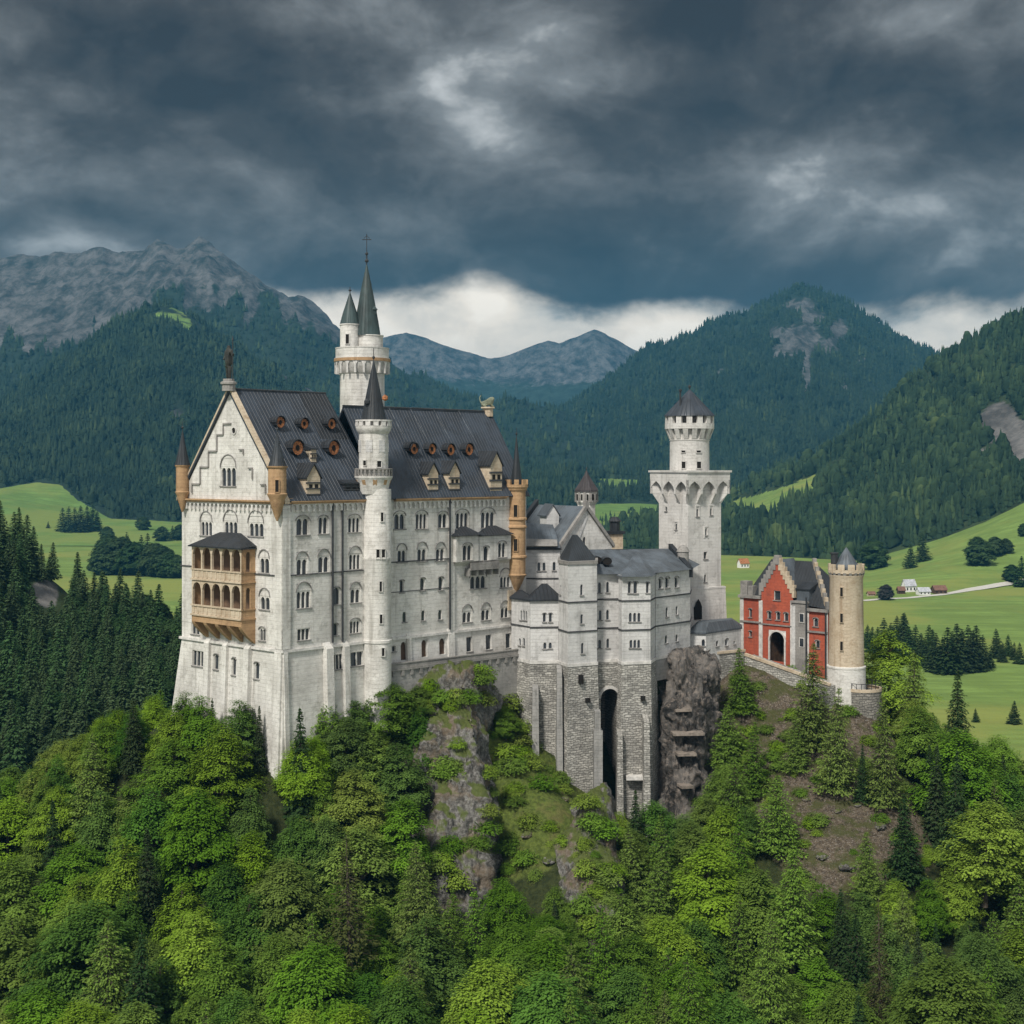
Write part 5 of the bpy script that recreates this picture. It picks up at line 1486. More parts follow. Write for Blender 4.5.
# gable copings with a tan underside
cp = MB()
for a_, b_, z_off in ((0, HALF, 0), (GW, HALF, 0)):
    p0 = (a_ + (-0.9 if a_ == 0 else 0.9), ZE - 0.9 * slope * 1.0 + 0.95); p1 = (HALF, ZR1 + 0.95)
    for t0, t1, dz0, dz1 in ((-0.45, 0.34, -0.50, 0.0),):
        cp.hexa([FG.p(p0[0], t1, p0[1] + dz0), FG.p(p0[0], t0, p0[1] + dz0), FG.p(p1[0], t0, p1[1] + dz0), FG.p(p1[0], t1, p1[1] + dz0),
                 FG.p(p0[0], t1, p0[1] + dz1), FG.p(p0[0], t0, p0[1] + dz1), FG.p(p1[0], t0, p1[1] + dz1), FG.p(p1[0], t1, p1[1] + dz1)])
cp.build('gable_coping', 'cream_limestone', pal)
def step(x0, y0, x1, y1):
    """one tread and riser of the stepped blind arcade on the gable"""
    sa, za, _ = FG.hit(*c1(x0, y0)); sb, zb, _ = FG.hit(*c1(x1, y1))
    sv = MB(); sv.box(FG, min(sa, sb), max(sa, sb), 0.003, 0.22, za - 0.14, za + 0.06)
    sv.box(FG, sa - 0.10, sa + 0.10, 0.003, 0.20, min(za, zb), max(za, zb) - 0.15); sv.build('blind_arcade_step', 'grey_sandstone', pal)
for q in ((128, 487, 158, 525), (160, 420, 192, 487), (193, 358, 225, 420), (226, 293, 250, 358), (251, 250, 282, 293), (418, 490, 398, 525), (366, 425, 350, 470), (330, 352, 314, 372)):
    step(*q)
oc = MB(); so, zo, _ = FG.hit(*c1(292, 278)); hood(oc, FG, so, 0.42, zo, 0.16, 0.12, K=8); hood(oc, FG, so, -0.42, zo, -0.16, 0.12, K=8)
oco = oc.build('oculus', 'pale_moulding', pal)
g = MB(); g.box(FG, so - 0.36, so + 0.36, 0.0, 0.03, zo - 0.36, zo + 0.36); g.build('pane', 'dark_recess', oco)

def turret(root, cx, cy, r, zc, z0, z1, ztip, mat='tan_sandstone', smat='black_spire', n=16, tail=None, rs=None, parapet=False):
    """bartizan: corbelled tail, shaft, eaves and a spire with its finial"""
    b = MB()
    b.lathe(cx, cy, [(0.12, zc)] + [(r * f, zc + (z0 - zc) * g_) for f, g_ in ((0.35, 0.2), (0.55, 0.42), (0.60, 0.45), (0.85, 0.78), (0.88, 0.82), (1.08, 0.95), (1.12, 1.0))] + [(r * 1.0, z0 + 0.15), (r, z1 - 0.35), (r * 1.14, z1 - 0.2), (r * 1.18, z1)], n)
    o = b.build('turret', mat, root, True)
    if parapet:
        q = MB(); q.lathe(cx, cy, [(r * 1.15, z1), (r * 1.28, z1 + 0.3), (r * 1.28, z1 + 0.7)], n); q.ring_boxes(cx, cy, r * 1.0, r * 1.28, z1 + 0.7, z1 + 1.5, 8, 0.5); q.build('battlement', mat, o)
    s = MB(); k = rs or r * 1.22
    s.lathe(cx, cy, [(k, z1 + 0.002), (k * 0.80, z1 + (ztip - z1) * 0.16), (k * 0.42, z1 + (ztip - z1) * 0.55), (0.06, ztip)], 12)
    s.build('spire', smat, o, True)
    f = MB(); f.lathe(cx, cy, [(0.05, ztip - 0.1), (0.05, ztip + 0.35), (0.17, ztip + 0.45), (0.17, ztip + 0.6), (0.04, ztip + 0.75), (0.03, ztip + 1.5)], 6); f.build('finial', 'dark_metal', o)
    return o
q = GLp - FG.n * 0.0; d = 216.4
t_ = turret(pal, (182.5 - 512) / F * 215.2, 215.2, 0.95, zat(512, 215), zat(492, 215), zat(465, 215), zat(431, 215))
t_ = turret(pal, (277.2 - 512) / F * 199.3, 199.3, 1.25, zat(521, 199.3), zat(494, 199.3), zat(466, 199.3), zat(433, 199.3), rs=1.25)
# pointed hood below the corner turret
hb = MB()
for fr, s0, s1 in ((FG, GW - 2.3, GW + 0.1), (FR_, -0.1, 1.3)):
    hb.box(fr, s0, s1, 0.002, 0.5, ZE - 0.72, ZE + 0.05)
hb.build('turret_bracket', 'tan_sandstone', pal)
end_c = C0 + DR * (LEN - 2.5) - DL * 0.2
t_ = turret(pal, end_c.x, end_c.y, 1.45, zat(592, 233), zat(575, 233), zat(489, 233), zat(437, 233), rs=1.1, parapet=True)
for y_ in (557, 527, 519):
    rb = MB(); zz = zat(y_, 233); rb.lathe(end_c.x, end_c.y, [(1.45, zz - .3), (1.66, zz - .12), (1.66, zz + .12), (1.45, zz + .3)], 16); rb.build('turret_band', 'tan_sandstone', t_)
tb = MB(); tb.box(FR_, LEN - 4.4, LEN - 1.8, 0.004, 0.25, zat(610, 233), zat(590, 233)); tb.build('turret_foot', 'cream_limestone', pal)
for y_ in (503, 517 + 18): slit(t_, end_c.x, end_c.y, 1.45, 515.6, (511 if y_ == 503 else 545), 3.6, 12, 'tan_sandstone')
for tx, d_ in ((277.0, 199.3),): slit(pal, (277.2 - 512) / F * d_, d_, 1.25, 277, 486, 3.4, 12, 'tan_sandstone')

def dormer_round(s, w, sec, r, mat='terracotta'):
    """barrel dormer with a round tile-red face"""
    b = MB(); base = on_roof(s, w, 0, sec); out = -DL
    zc = base.z + r * 0.55
    face = Vector((base.x, base.y)) + out * (0.55 + r * 0.5)
    fr = Fr(face - DR * 2, face + DR * 2)
    K = 12
    ring = [(2 + r * math.cos(2 * math.pi * k / K), zc + r * math.sin(2 * math.pi * k / K)) for k in range(K)]
    F0 = [fr.p(s_, 0.10, z) for s_, z in ring]; F1 = [fr.p(s_, -2.6, z) for s_, z in ring]
    for k in range(K): b.poly([F0[k], F0[(k + 1) % K], F1[(k + 1) % K], F1[k]])
    o = b.build('dormer', 'dark_sheet', pal, True)
    f = MB(); f.poly([fr.p(2 + (s_ - 2) * 0.97, -0.05, zc + (z - zc) * 0.97) for s_, z in ring]); f.build('dormer_face', mat, o)
    h = MB(); h.poly([fr.p(2 + (s_ - 2) * 0.34, -0.0, zc + (z - zc) * 0.42) for s_, z in ring]); h.build('pane', 'dark_recess', o)
    rim = MB(); hood(rim, fr, 2, r * 1.0, zc, r * 0.12, 0.22, -1.2, 8, tall=1.08); rim.build('dormer_hood', 'dark_sheet', o)
def roof_hit(px, py, sec):
    sl = slope if sec == 1 else sl2
    lo, hi = 190.0, 260.0
    for _ in range(50):
        md = (lo + hi) / 2; q = Vector(((px - 512) / F * md, md)) - C0; w = q.dot(DL); z = zat(py, md)
        if ZE + 0.35 + w * sl - z < 0: lo = md
        else: hi = md
    q = Vector(((px - 512) / F * lo, lo)) - C0
    return q.dot(DR), q.dot(DL)
for x, y, r in ((458, 258, .72), (553, 263, .68), (660, 263, .70), (524, 362, .92), (666, 362, .92)):
    s_, w_ = roof_hit(*c1(x, y), 1); dormer_round(s_, w_, 1, r * 1.12)
for x, y, r in ((183, 190, .82), (248, 190, .82), (316, 194, .88), (383, 193, .92)):
    s_, w_ = roof_hit(*c4(x, y), 2); dormer_round(s_, w_, 2, r)
s_, w_ = roof_hit(*c1(1000, 358), 2)
dormer_round(s_ - 1.2, w_, 2, .8)
def dormer_stone(px, py, sec, wid, h, gabled=False, mat='cream_limestone'):
    """upright stone dormer with banded face and a small dark roof"""
    s, w = roof_hit(px, py, sec); base = on_roof(s, w, 0, sec)
    face = Vector((base.x, base.y)) - DL * 0.5; fr = Fr(face - DR * 2, face + DR * 2)
    z0 = base.z - 0.9; b = MB(); b.box(fr, 2 - wid / 2, 2 + wid / 2, -2.4, 0, z0, z0 + h)
    if gabled:
        b.poly([fr.p(2 - wid / 2, 0, z0 + h), fr.p(2 + wid / 2, 0, z0 + h), fr.p(2, 0, z0 + h + wid * 0.8)])
    o = b.build('dormer', mat, pal)
    for k in range(3):
        q = MB(); z = z0 + h * (0.18 + 0.27 * k); q.box(fr, 2 - wid / 2 - .08, 2 + wid / 2 + .08, -0.2, 0.09, z, z + h * 0.07); q.build('dormer_band', 'dark_moulding', o)
    g = MB()
    for k in (-1, 1): g.box(fr, 2 + k * wid * 0.22 - wid * 0.13, 2 + k * wid * 0.22 + wid * 0.13, -0.1, 0.02, z0 + h * 0.5, z0 + h * 0.69)
    g.build('pane', 'dark_recess', o)
    r_ = MB()
    if gabled:
        for sg in (-1, 1):
            r_.hexa([fr.p(2 + sg * (wid / 2 + .25), 0.2, z0 + h - 0.2), fr.p(2 + sg * (wid / 2 + .25), -4.0, z0 + h - 0.2), fr.p(2, -4.0, z0 + h + wid * .8), fr.p(2, 0.2, z0 + h + wid * .8),
                     fr.p(2 + sg * (wid / 2 + .25), 0.2, z0 + h), fr.p(2 + sg * (wid / 2 + .25), -4.0, z0 + h), fr.p(2, -4.0, z0 + h + wid * .8 + .22), fr.p(2, 0.2, z0 + h + wid * .8 + .22)])
    else:
        r_.hexa([fr.p(2 - wid / 2 - .2, 0.25, z0 + h + .003), fr.p(2 + wid / 2 + .2, 0.25, z0 + h + .003), fr.p(2 + wid / 2 + .2, -3.0, z0 + h + .003), fr.p(2 - wid / 2 - .2, -3.0, z0 + h + .003),
                 fr.p(2 - wid / 2 - .2, 0.25, z0 + h + .2), fr.p(2 + wid / 2 + .2, 0.25, z0 + h + .2), fr.p(2 + wid / 2 + .2, -3.0, z0 + h + 1.1), fr.p(2 - wid / 2 - .2, -3.0, z0 + h + 1.1)])
    r_.build('dormer_roof', 'dark_sheet', o)
dormer_stone(*c1(596, 522), 1, 2.3, 3.0, True); dormer_stone(*c1(745, 505), 1, 2.6, 1.5, mat='dark_sheet')
dormer_stone(*c4(260, 325), 2, 2.0, 3.2, True); dormer_stone(*c4(338, 323), 2, 2.1, 3.3, True); dormer_stone(*c4(490, 325), 2, 2.6, 4.6, True)
dormer_stone(*c1(597, 392), 1, 0.9, 2.3)

# oriel on the far half of the long front
def oriel(x0, x1, y0, y1, c, proj, specs, peak_y):
    k = KC[c]; sa, _, _ = FR_.hit(*c(x0, y0), proj); sb, zt, d = FR_.hit(*c(x1, y0), proj); _, zb_, _ = FR_.hit(*c(x1, y1), proj)
    fr = Fr(FR_.A + FR_.e * sa + FR_.n * proj, FR_.A + FR_.e * sb + FR_.n * proj)
    b = MB(); holder = thing_part('oriel', pal)
    hs = []
    for cc, x, y, w, h, n, kd in specs: hs.append((hole_of(fr, cc, x, y, w, h), n, kd))
    wall(b, fr, 0, fr.L, zb_, zt, [h_[0] for h_ in hs])
    for s_, sg in ((0, -1), (fr.L, 1)):
        b.poly([fr.p(s_, 0, zb_), fr.p(s_, 0, zt), fr.p(s_, -proj, zt), fr.p(s_, -proj, zb_)])
    b.poly([fr.p(0, 0, zb_), fr.p(fr.L, 0, zb_), fr.p(fr.L, -proj, zb_ - 0.7), fr.p(0, -proj, zb_ - 0.7)])
    o = b.build('oriel', 'white_limestone', pal)
    for h_, n, kd in hs: window(o, fr, h_, n, kd)
    r_ = MB(); zp = zat(c(0, peak_y)[1], d); m_ = fr.L / 2
    e0, e1, e2, e3 = fr.p(-.4, .45, zt), fr.p(fr.L + .4, .45, zt), fr.p(fr.L + .4, -proj, zt), fr.p(-.4, -proj, zt)
    a0_, a1_ = fr.p(m_ * .75, -proj, zp + .3), fr.p(m_ * 1.25, -proj, zp + .3)
    r_.poly([e0, e1, a1_, a0_]); r_.poly([e1, e2, a1_]); r_.poly([e3, e0, a0_])
    r_.poly([p - Vector((0, 0, 0.12)) for p in (e3, e2, e1, e0)])
    r_.build('oriel_roof', 'dark_sheet', o)
    return o
def thing_part(n, p): return None
oriel(352, 434, 492, 588, c4, 1.0, [(c4, 393, 557, 36, 58, 2, 'a')], 468)
oriel(436, 552, 490, 580, c4, 0.8, [(c4, 462, 560, 20, 54, 1, 'a'), (c4, 520, 547, 30, 56, 2, 'a')], 464)
bal = MB(); sa, za, d = FR_.hit(*c4(384, 615)); sb, zb_, _ = FR_.hit(*c4(488, 610))
bal.box(FR_, sa, sb, 0.003, 1.3, za - 0.3, za); bal.box(FR_, sa, sb, 1.18, 1.3, za, za + 0.85)
for k in range(5): bal.box(FR_, sa + (sb - sa) * k / 4 - .1, sa + (sb - sa) * k / 4 + .1, 0.004, 1.1, za - 1.2, za - 0.303)
bal.build('balcony', 'grey_sandstone', pal)

# --- loggia on the gable front: two arcaded storeys on big brackets
PRJ = 2.4
s0, _, _ = FG.hit(191.7, 570, PRJ); s1, _, _ = FG.hit(241.3, 570, PRJ)
FL = Fr(FG.p(s0, PRJ, 0).xy, FG.p(s1, PRJ, 0).xy); LW = FL.L
FS = Fr(FL.A + FL.e * LW, FL.A + FL.e * LW - FL.n * PRJ)
FSl = Fr(FL.A - FL.n * PRJ, FL.A)
zl = lambda y: FL.hit(215, y)[1]
Zt, Zm1, Zf1, Zm0, Zf0, Zbot = zl(546.5), zl(570.5), zl(580), zl(607), zl(616), zl(624)
lg = MB()
lg.box(FL, 0.003, LW - .003, -PRJ + .01, -0.003, Zf1 - 0.25, Zf1 + 0.05); lg.box(FL, 0.003, LW - .003, -PRJ + .01, -0.003, Zbot, Zf0 + 0.05)
log = lg.build('loggia', 'tan_sandstone', pal)
for (za_, zb2, zf, nm) in ((Zm1, Zt, Zf1, 0), (Zm0, Zf1 - 0.3, Zf0, 1)):
    a = MB(); arch_plate(a, FL, 0, LW, za_, zb2, 5, 0, -0.35, 0.24, 0.30, K=8)
    a.box(FL, 0, LW, -0.35, 0.004, zf, za_); a.box(FL, -0.12, LW + 0.12, -0.4, 0.16, za_ - 0.12, za_ + 0.06); a.box(FL, -0.12, LW + .12, -0.4, 0.2, zf - 0.22, zf)
    for k in range(11): a.box(FL, LW * (k + .5) / 11 - .18, LW * (k + .5) / 11 + .18, 0.0, 0.07, zf + 0.15, za_ - 0.2)
    a.build('arcade', 'cream_limestone', log)
    for fs in (FS, FSl):
        a = MB(); c_ = PRJ * 0.5
        hl = (c_ - 0.42, c_ + 0.42, za_ - 0.1, zb2 - 0.5)
        wall(a, fs, 0.004, PRJ, zf, zb2, [hl] if fs is FS else [], depth=0.3)
        if fs is FS: arch_plate(a, fs, hl[0] + .003, hl[1] - .003, hl[2] + .003, hl[3] - .003, 1, -0.03, -0.2, 0.06, 0.1)
        a.box(fs, -0.1, PRJ, 0.003, 0.12, za_ - 0.12, za_ + 0.06); a.box(fs, -0.1, PRJ, 0.003, 0.14, zf - 0.22, zf)
        a.build('side_wall', 'tan_sandstone', log)
    bk = MB(); bk.box(FL, 0.01, LW - 0.01, -PRJ + 0.02, -PRJ + 0.12, zf + 0.05, zb2 - 0.05); bk.build('back_wall', 'loggia_brown', log)
a = MB()
e = [FL.p(-.35, .35, Zt), FL.p(LW + .35, .35, Zt), FL.p(LW + .35, -PRJ + .02, Zt + .2), FL.p(-.35, -PRJ + .02, Zt + .2)]
tp = [FL.p(LW * .30, -PRJ + .02, Zt + 1.9), FL.p(LW * .72, -PRJ + .02, Zt + 1.9)]
a.poly([e[0], e[1], tp[1], tp[0]]); a.poly([e[1], e[2], tp[1]]); a.poly([e[3], e[0], tp[0]]); a.poly([p - Vector((0, 0, .15)) for p in reversed(e)])
a.box(FL, -.4, LW + .4, -PRJ + .05, .4, Zt - .2, Zt - .003)
a.build('loggia_roof', 'dark_sheet', log)
zc0 = FG.hit(228, 640)[1]
for k in range(5):
    c_ = 0.35 + (LW - 0.7) * k / 4; b = MB(); K = 7; wd = 0.36
    for i in range(K):
        f0, f1 = i / K, (i + 1) / K
        z0_, z1_ = Zbot + (zc0 - Zbot) * f0, Zbot + (zc0 - Zbot) * f1
        t0_ = -PRJ * (f0 ** 1.4); t1_ = -PRJ * (f1 ** 1.4)
        b.hexa([FL.p(c_ - wd, t1_, z1_), FL.p(c_ + wd, t1_, z1_), FL.p(c_ + wd, -PRJ, z1_), FL.p(c_ - wd, -PRJ, z1_), FL.p(c_ - wd, t0_, z0_), FL.p(c_ + wd, t0_, z0_), FL.p(c_ + wd, -PRJ, z0_), FL.p(c_ - wd, -PRJ, z0_)])
    b.build('bracket', 'tan_sandstone', log)

# ------------------------------------------------------------------ figures on the roof
def skin_figure(name, joints, edges, root_i, mat, label, cat):
    me = bpy.data.meshes.new(name); me.from_pydata([j[:3] for j in joints], edges, [])
    o = bpy.data.objects.new(name, me); COL.objects.link(o)
    md = o.modifiers.new('skin', 'SKIN'); sv_ = me.skin_vertices[0].data
    for i, j in enumerate(joints): sv_[i].radius = (j[3], j[3]); sv_[i].use_root = (i == root_i)
    ss = o.modifiers.new('smooth', 'SUBSURF'); ss.levels = 1; ss.render_levels = 1
    dg = bpy.context.evaluated_depsgraph_get(); m2 = bpy.data.meshes.new_from_object(o.evaluated_get(dg))
    o.modifiers.clear(); o.data = m2; bpy.data.meshes.remove(me); m2.name = name
    m2.materials.clear(); m2.materials.append(MATS[mat])
    tag(o, label, cat); return o
ax_ = pp(-0.3, HALF, ZR1 + 1.0)
k = 1.45
J = [(0, 0, 1.9, .30), (0, 0, 2.5, .34), (0, 0, 3.0, .36), (0, 0, 3.3, .13), (0, 0, 3.62, .20), (.2, 0, 1.1, .20), (.24, -.05, .15, .15), (-.2, 0, 1.1, .20), (-.24, .05, .15, .15),
     (.46, 0, 2.95, .15), (.62, .05, 2.4, .12), (.78, 0, 2.75, .09), (-.46, 0, 2.95, .15), (-.62, 0, 2.4, .12), (-.45, -.3, 2.1, .09)]
E = [(0, 1), (1, 2), (2, 3), (3, 4), (0, 5), (5, 6), (0, 7), (7, 8), (2, 9), (9, 10), (10, 11), (2, 12), (12, 13), (13, 14)]
kn = skin_figure('statue', [(x * k, y * k, z * k * 0.95 + 0.65, r * k * 1.05) for x, y, z, r in J], E, 0, 'bronze', 'dark bronze knight statue standing on the gable tip of the palace', 'statue')
kn.location = ax_; kn.rotation_euler = (0, 0, R(-45))
WORLD_LOC[kn.name] = Vector((0, 0, 0))
ped = MB(); ped.lathe(0, 0, [(.95, -0.9), (.95, .0), (1.15, .08), (1.15, .35), (.8, .5), (.8, .82)], 12); po = ped.build('pedestal', 'grey_sandstone'); po.parent = kn
ln = MB(); ln.tube([(.98, 0, .7), (.98, 0, 6.3)], 0.07); ln.tube([(.98, 0, 6.3), (.98, 0, 6.9)], [.14, .02]); lo_ = ln.build('lance', 'dark_metal'); lo_.parent = kn
lx = pp(LEN - 0.6, 8, ZR2 + 0.75)
J = [(-.9, 0, .55, .42), (-.3, 0, .75, .46), (.4, 0, 1.0, .50), (.75, 0, 1.45, .46), (1.15, 0, 1.5, .26), (.6, .25, .35, .17), (.95, .25, .10, .14), (.6, -.25, .35, .17), (.95, -.25, .10, .14),
     (-.8, .35, .3, .20), (-.4, .38, .10, .15), (-.8, -.35, .3, .20), (-.4, -.38, .10, .15), (-1.3, 0, .9, .09), (-1.45, 0, 1.6, .07), (-1.2, 0, 2.0, .12)]
E = [(0, 1), (1, 2), (2, 3), (3, 4), (2, 5), (5, 6), (2, 7), (7, 8), (0, 9), (9, 10), (0, 11), (11, 12), (0, 13), (13, 14), (14, 15)]
li = skin_figure('lion_statue', [(x * 1.0, y, z + .3, r) for x, y, z, r in J], E, 0, 'verdigris', 'green-patina lion statue crouching at the far end of the palace ridge', 'statue')
li.location = lx; li.rotation_euler = (0, 0, R(20))
ped = MB(); ped.lathe(0, 0, [(.9, -1.2), (.9, .1), (1.2, .15), (1.2, .38)], 8); po = ped.build('pedestal', 'cream_limestone'); po.parent = li

# ------------------------------------------------------------------ round stair tower on the long front
d_st = 211.5; cx, cy = circ(377.2, d_st)
T = thing('stair_tower', (cx, cy, -42), 'slender round white stair tower with dark cone, engaged in the long palace front', 'tower')
r0 = 14.0 / F * d_st
b = MB(); b.lathe(cx, cy, [(r0 * 1.06, -58), (r0 * 1.01, ZB - 0.2), (r0 * 1.07, ZB - .15), (r0 * 1.07, ZB + .2), (r0, ZB + .3), (r0, zat(560, d_st)), (r0 * 1.03, zat(559, d_st)), (r0 * 1.03, zat(557, d_st)), (r0, zat(556, d_st)), (r0, zat(489, d_st))], 32)
b.build('shaft', 'white_limestone', T, True)
b = MB(); b.lathe((373.6 - 512) / F * d_st, cy, [(r0 * 0.98, zat(494, d_st)),
                           (r0 * 1.15, zat(484, d_st)), (r0 * 1.22, zat(481, d_st)), (r0 * 1.36, zat(477.5, d_st)), (r0 * 1.36, zat(476, d_st)), (r0 * 1.05, zat(475.8, d_st)), (r0 * 1.05, zat(434, d_st)), (r0 * 1.22, zat(431, d_st)), (r0 * 1.28, zat(428, d_st)), (r0 * 1.28, zat(426, d_st))], 32)
b.build('upper_shaft', 'white_limestone', T, True)
cxu = (373.6 - 512) / F * d_st
b = MB(); b.ring_boxes(cxu, cy, r0 * 1.05, r0 * 1.30, zat(426, d_st), zat(421.5, d_st), 14, 0.62); b.lathe(cxu, cy, [(r0 * 1.0, zat(426, d_st)), (r0 * 1.0, zat(421, d_st))], 24); b.lathe(cxu, cy, [(r0 * 1.32, zat(421.5, d_st)), (r0 * 1.32, zat(420, d_st))], 28); b.build('crown_parapet', 'pale_moulding', T)
b = MB(); hz0 = zat(420, d_st); b.lathe(cxu, cy, [(12.6 / F * d_st, hz0), (9 / F * d_st, zat(402, d_st)), (4.6 / F * d_st, zat(380, d_st)), (0.08, zat(361, d_st))], 16); b.build('spire', 'black_spire', T, True)
b = MB(); zt = zat(361, d_st); b.lathe(cxu, cy, [(.06, zt - .1), (.06, zt + .3), (.2, zt + .4), (.2, zt + .6), (.05, zt + .75), (.05, zt + 1.9)], 6); b.build('finial', 'dark_metal', T)
b = MB(); b.lathe(cxu, cy, [(r0 * 1.33, zat(469.6, d_st)), (r0 * 1.37, zat(469.4, d_st)), (r0 * 1.37, zat(468.6, d_st)), (r0 * 1.33, zat(468.4, d_st))], 28); b.ring_boxes(cxu, cy, r0 * 1.32, r0 * 1.36, zat(476, d_st), zat(469.5, d_st), 26, 0.4); b.build('balcony_railing', 'grey_sandstone', T)
b = MB(); b.ring_boxes(cxu, cy, r0 * 0.95, r0 * 1.33, zat(490, d_st), zat(477.6, d_st), 9, 0.34, r0b=r0 * 1.0); b.build('balcony_bracket', 'tan_sandstone', T)
b = MB(); b.ring_boxes(cxu, cy, r0 * 1.04, r0 * 1.09, zat(452, d_st), zat(440, d_st), 7, 0.5); b.build('relief_panel', 'grey_limestone', T)
for sx, sy in ((367, 402), (385, 398)):
    b = MB(); rr_ = (372.3 - 361) / F * d_st; q = at(sx, sy, d_st - 1.2); b.lathe(q.x, q.y, [(0.01, q.z - .45), (.42, q.z - .2), (.42, q.z + .2), (.01, q.z + .5)], 8); b.build('spire_dormer', 'terracotta' if sx > 380 else 'dark_metal', T)
for px, py, w, h in ((382, 517, 2.6, 9), (380.6, 586.5, 2.4, 10), (381, 619, 2.6, 9), (383, 652, 2.6, 8), (379, 464, 4, 6), (365, 463, 3, 5)):
    slit(T, cxu if py < 475 else cx, cy, r0 * (1.05 if py < 475 else 1.0) + (0.1 if py > 640 else 0), px, py, w, h)
slit(T, cx, cy, r0, 378, 554, 3.2, 9); slit(T, cx, cy, r0, 383.2, 554, 3.2, 9)

# ------------------------------------------------------------------ tall north tower behind the roof
d_n = 236.0; cx, cy = circ(362.3, d_n); Z = lambda y: zat(y, d_n); u = d_n / F
T = thing('tall_tower', (cx, cy, -36), 'tallest round white tower with green copper spire and side turret behind the palace roof', 'tower')
b = MB(); b.lathe(cx, cy, [(22.4 * u, -40), (22.2 * u, Z(375)), (24.5 * u, Z(372)), (26.6 * u, Z(364)), (27.2 * u, Z(361.5)), (27.2 * u, Z(360))], 36); b.build('shaft', 'white_limestone', T, True)
b = MB()
for i in range(20):
    a_ = 2 * math.pi * i / 20; p0 = Vector((cx + 26.9 * u * math.cos(a_), cy + 26.9 * u * math.sin(a_))); e_ = Vector((-math.sin(a_), math.cos(a_))); hw = 26.9 * u * math.pi / 20
    f_ = Fr(p0 - e_ * hw, p0 + e_ * hw)
    arch_plate(b, f_, 0, 2 * hw, Z(374), Z(361.6), 1, 0.06, -0.7, hw * 0.22, .1, K=5)
b.build('arched_corbel', 'pale_moulding', T)
b = MB(); b.lathe(cx, cy, [(26.8 * u, Z(360.6)), (27.8 * u, Z(360.5)), (27.8 * u, Z(358.5)), (26.6 * u, Z(358.3)), (26.6 * u, Z(349.5)), (27.0 * u, Z(349.3)), (27.0 * u, Z(348.3)), (25.0 * u, Z(348.2)), (25.0 * u, Z(358))], 36, cap=False); b.build('parapet', 'white_limestone', T, True)
b = MB(); b.lathe(cx, cy, [(27.3 * u, Z(362.2)), (28.2 * u, Z(362)), (28.2 * u, Z(359.2)), (27.3 * u, Z(359))], 36, cap=False); b.build('parapet_band', 'tan_sandstone', T, True)
b = MB(); b.lathe(cx, cy, [(24.8 * u, Z(358.2)), (1, Z(358.0))], 24); b.build('deck', 'grey_sandstone', T)
cx2, cy2 = circ(369.5, d_n); 
b = MB(); b.lathe(cx2, cy2, [(13.5 * u, Z(358)), (13.5 * u, Z(337)), (14.2 * u, Z(336.5)), (14.2 * u, Z(335.5))], 24); b.build('drum', 'white_limestone', T, True)
b = MB(); cx3 = (362.3 + 5 - 512) / F * d_n
b.lathe(cx2 - .45, cy2, [(14.0 * u, Z(336)), (11.8 * u, Z(322)), (6.5 * u, Z(293)), (0.1, Z(265))], 20); sp_o = b.build('spire', 'copper_spire', T, True)
b = MB(); zt = Z(265); xx = cx2 - .45
b.lathe(xx, cy2, [(.1, zt - .3), (.1, zt + .4), (.32, zt + .55), (.32, zt + .75), (.12, zt + 1.0), (.12, zt + 1.6), (.26, zt + 1.7), (.26, zt + 1.9), (.06, zt + 2.1), (.05, zt + 5.0)], 8); b.tube([(xx - .75, cy2, zt + 4.1), (xx + .75, cy2, zt + 4.1)], .07); b.tube([(xx - .45, cy2, zt + 4.3), (xx, cy2, zt + 4.75), (xx + .45, cy2, zt + 4.3)], .06)
b.build('cross_finial', 'dark_metal', T)
b = MB(); q = at(374.0, 311, d_n - 0.6); b.lathe(q.x, q.y, [(.05, q.z - .9), (.45, q.z - .6), (.45, q.z + .15), (.62, q.z + .2), (.05, q.z + .9)], 8); b.build('spire_dormer', 'copper_spire', T)
cx4, cy4 = circ(350.0, d_n - 1.0)
b = MB(); b.lathe(cx4, cy4, [(9.9 * u, Z(356)), (9.9 * u, Z(326.5)), (10.6 * u, Z(326)), (10.6 * u, Z(325))], 20); sd_o = b.build('side_turret', 'white_limestone', T, True)
b = MB(); b.lathe(cx4, cy4, [(10.2 * u, Z(325)), (7.6 * u, Z(315)), (4.0 * u, Z(304)), (.08, Z(293.5))], 16); b.build('turret_spire', 'copper_spire', sd_o, True)
b = MB(); b.lathe(cx4, cy4, [(.07, Z(294)), (.07, Z(292)), (.24, Z(291.6)), (.24, Z(290.6)), (.05, Z(290)), (.05, Z(287.5))], 6); b.build('finial', 'dark_metal', sd_o)
slit(sd_o, cx4, cy4, 9.9 * u, 347.5, 339, 3.4, 9.5)
slit(T, cx, cy, 22.2 * u, 353, 408, 3, 5)

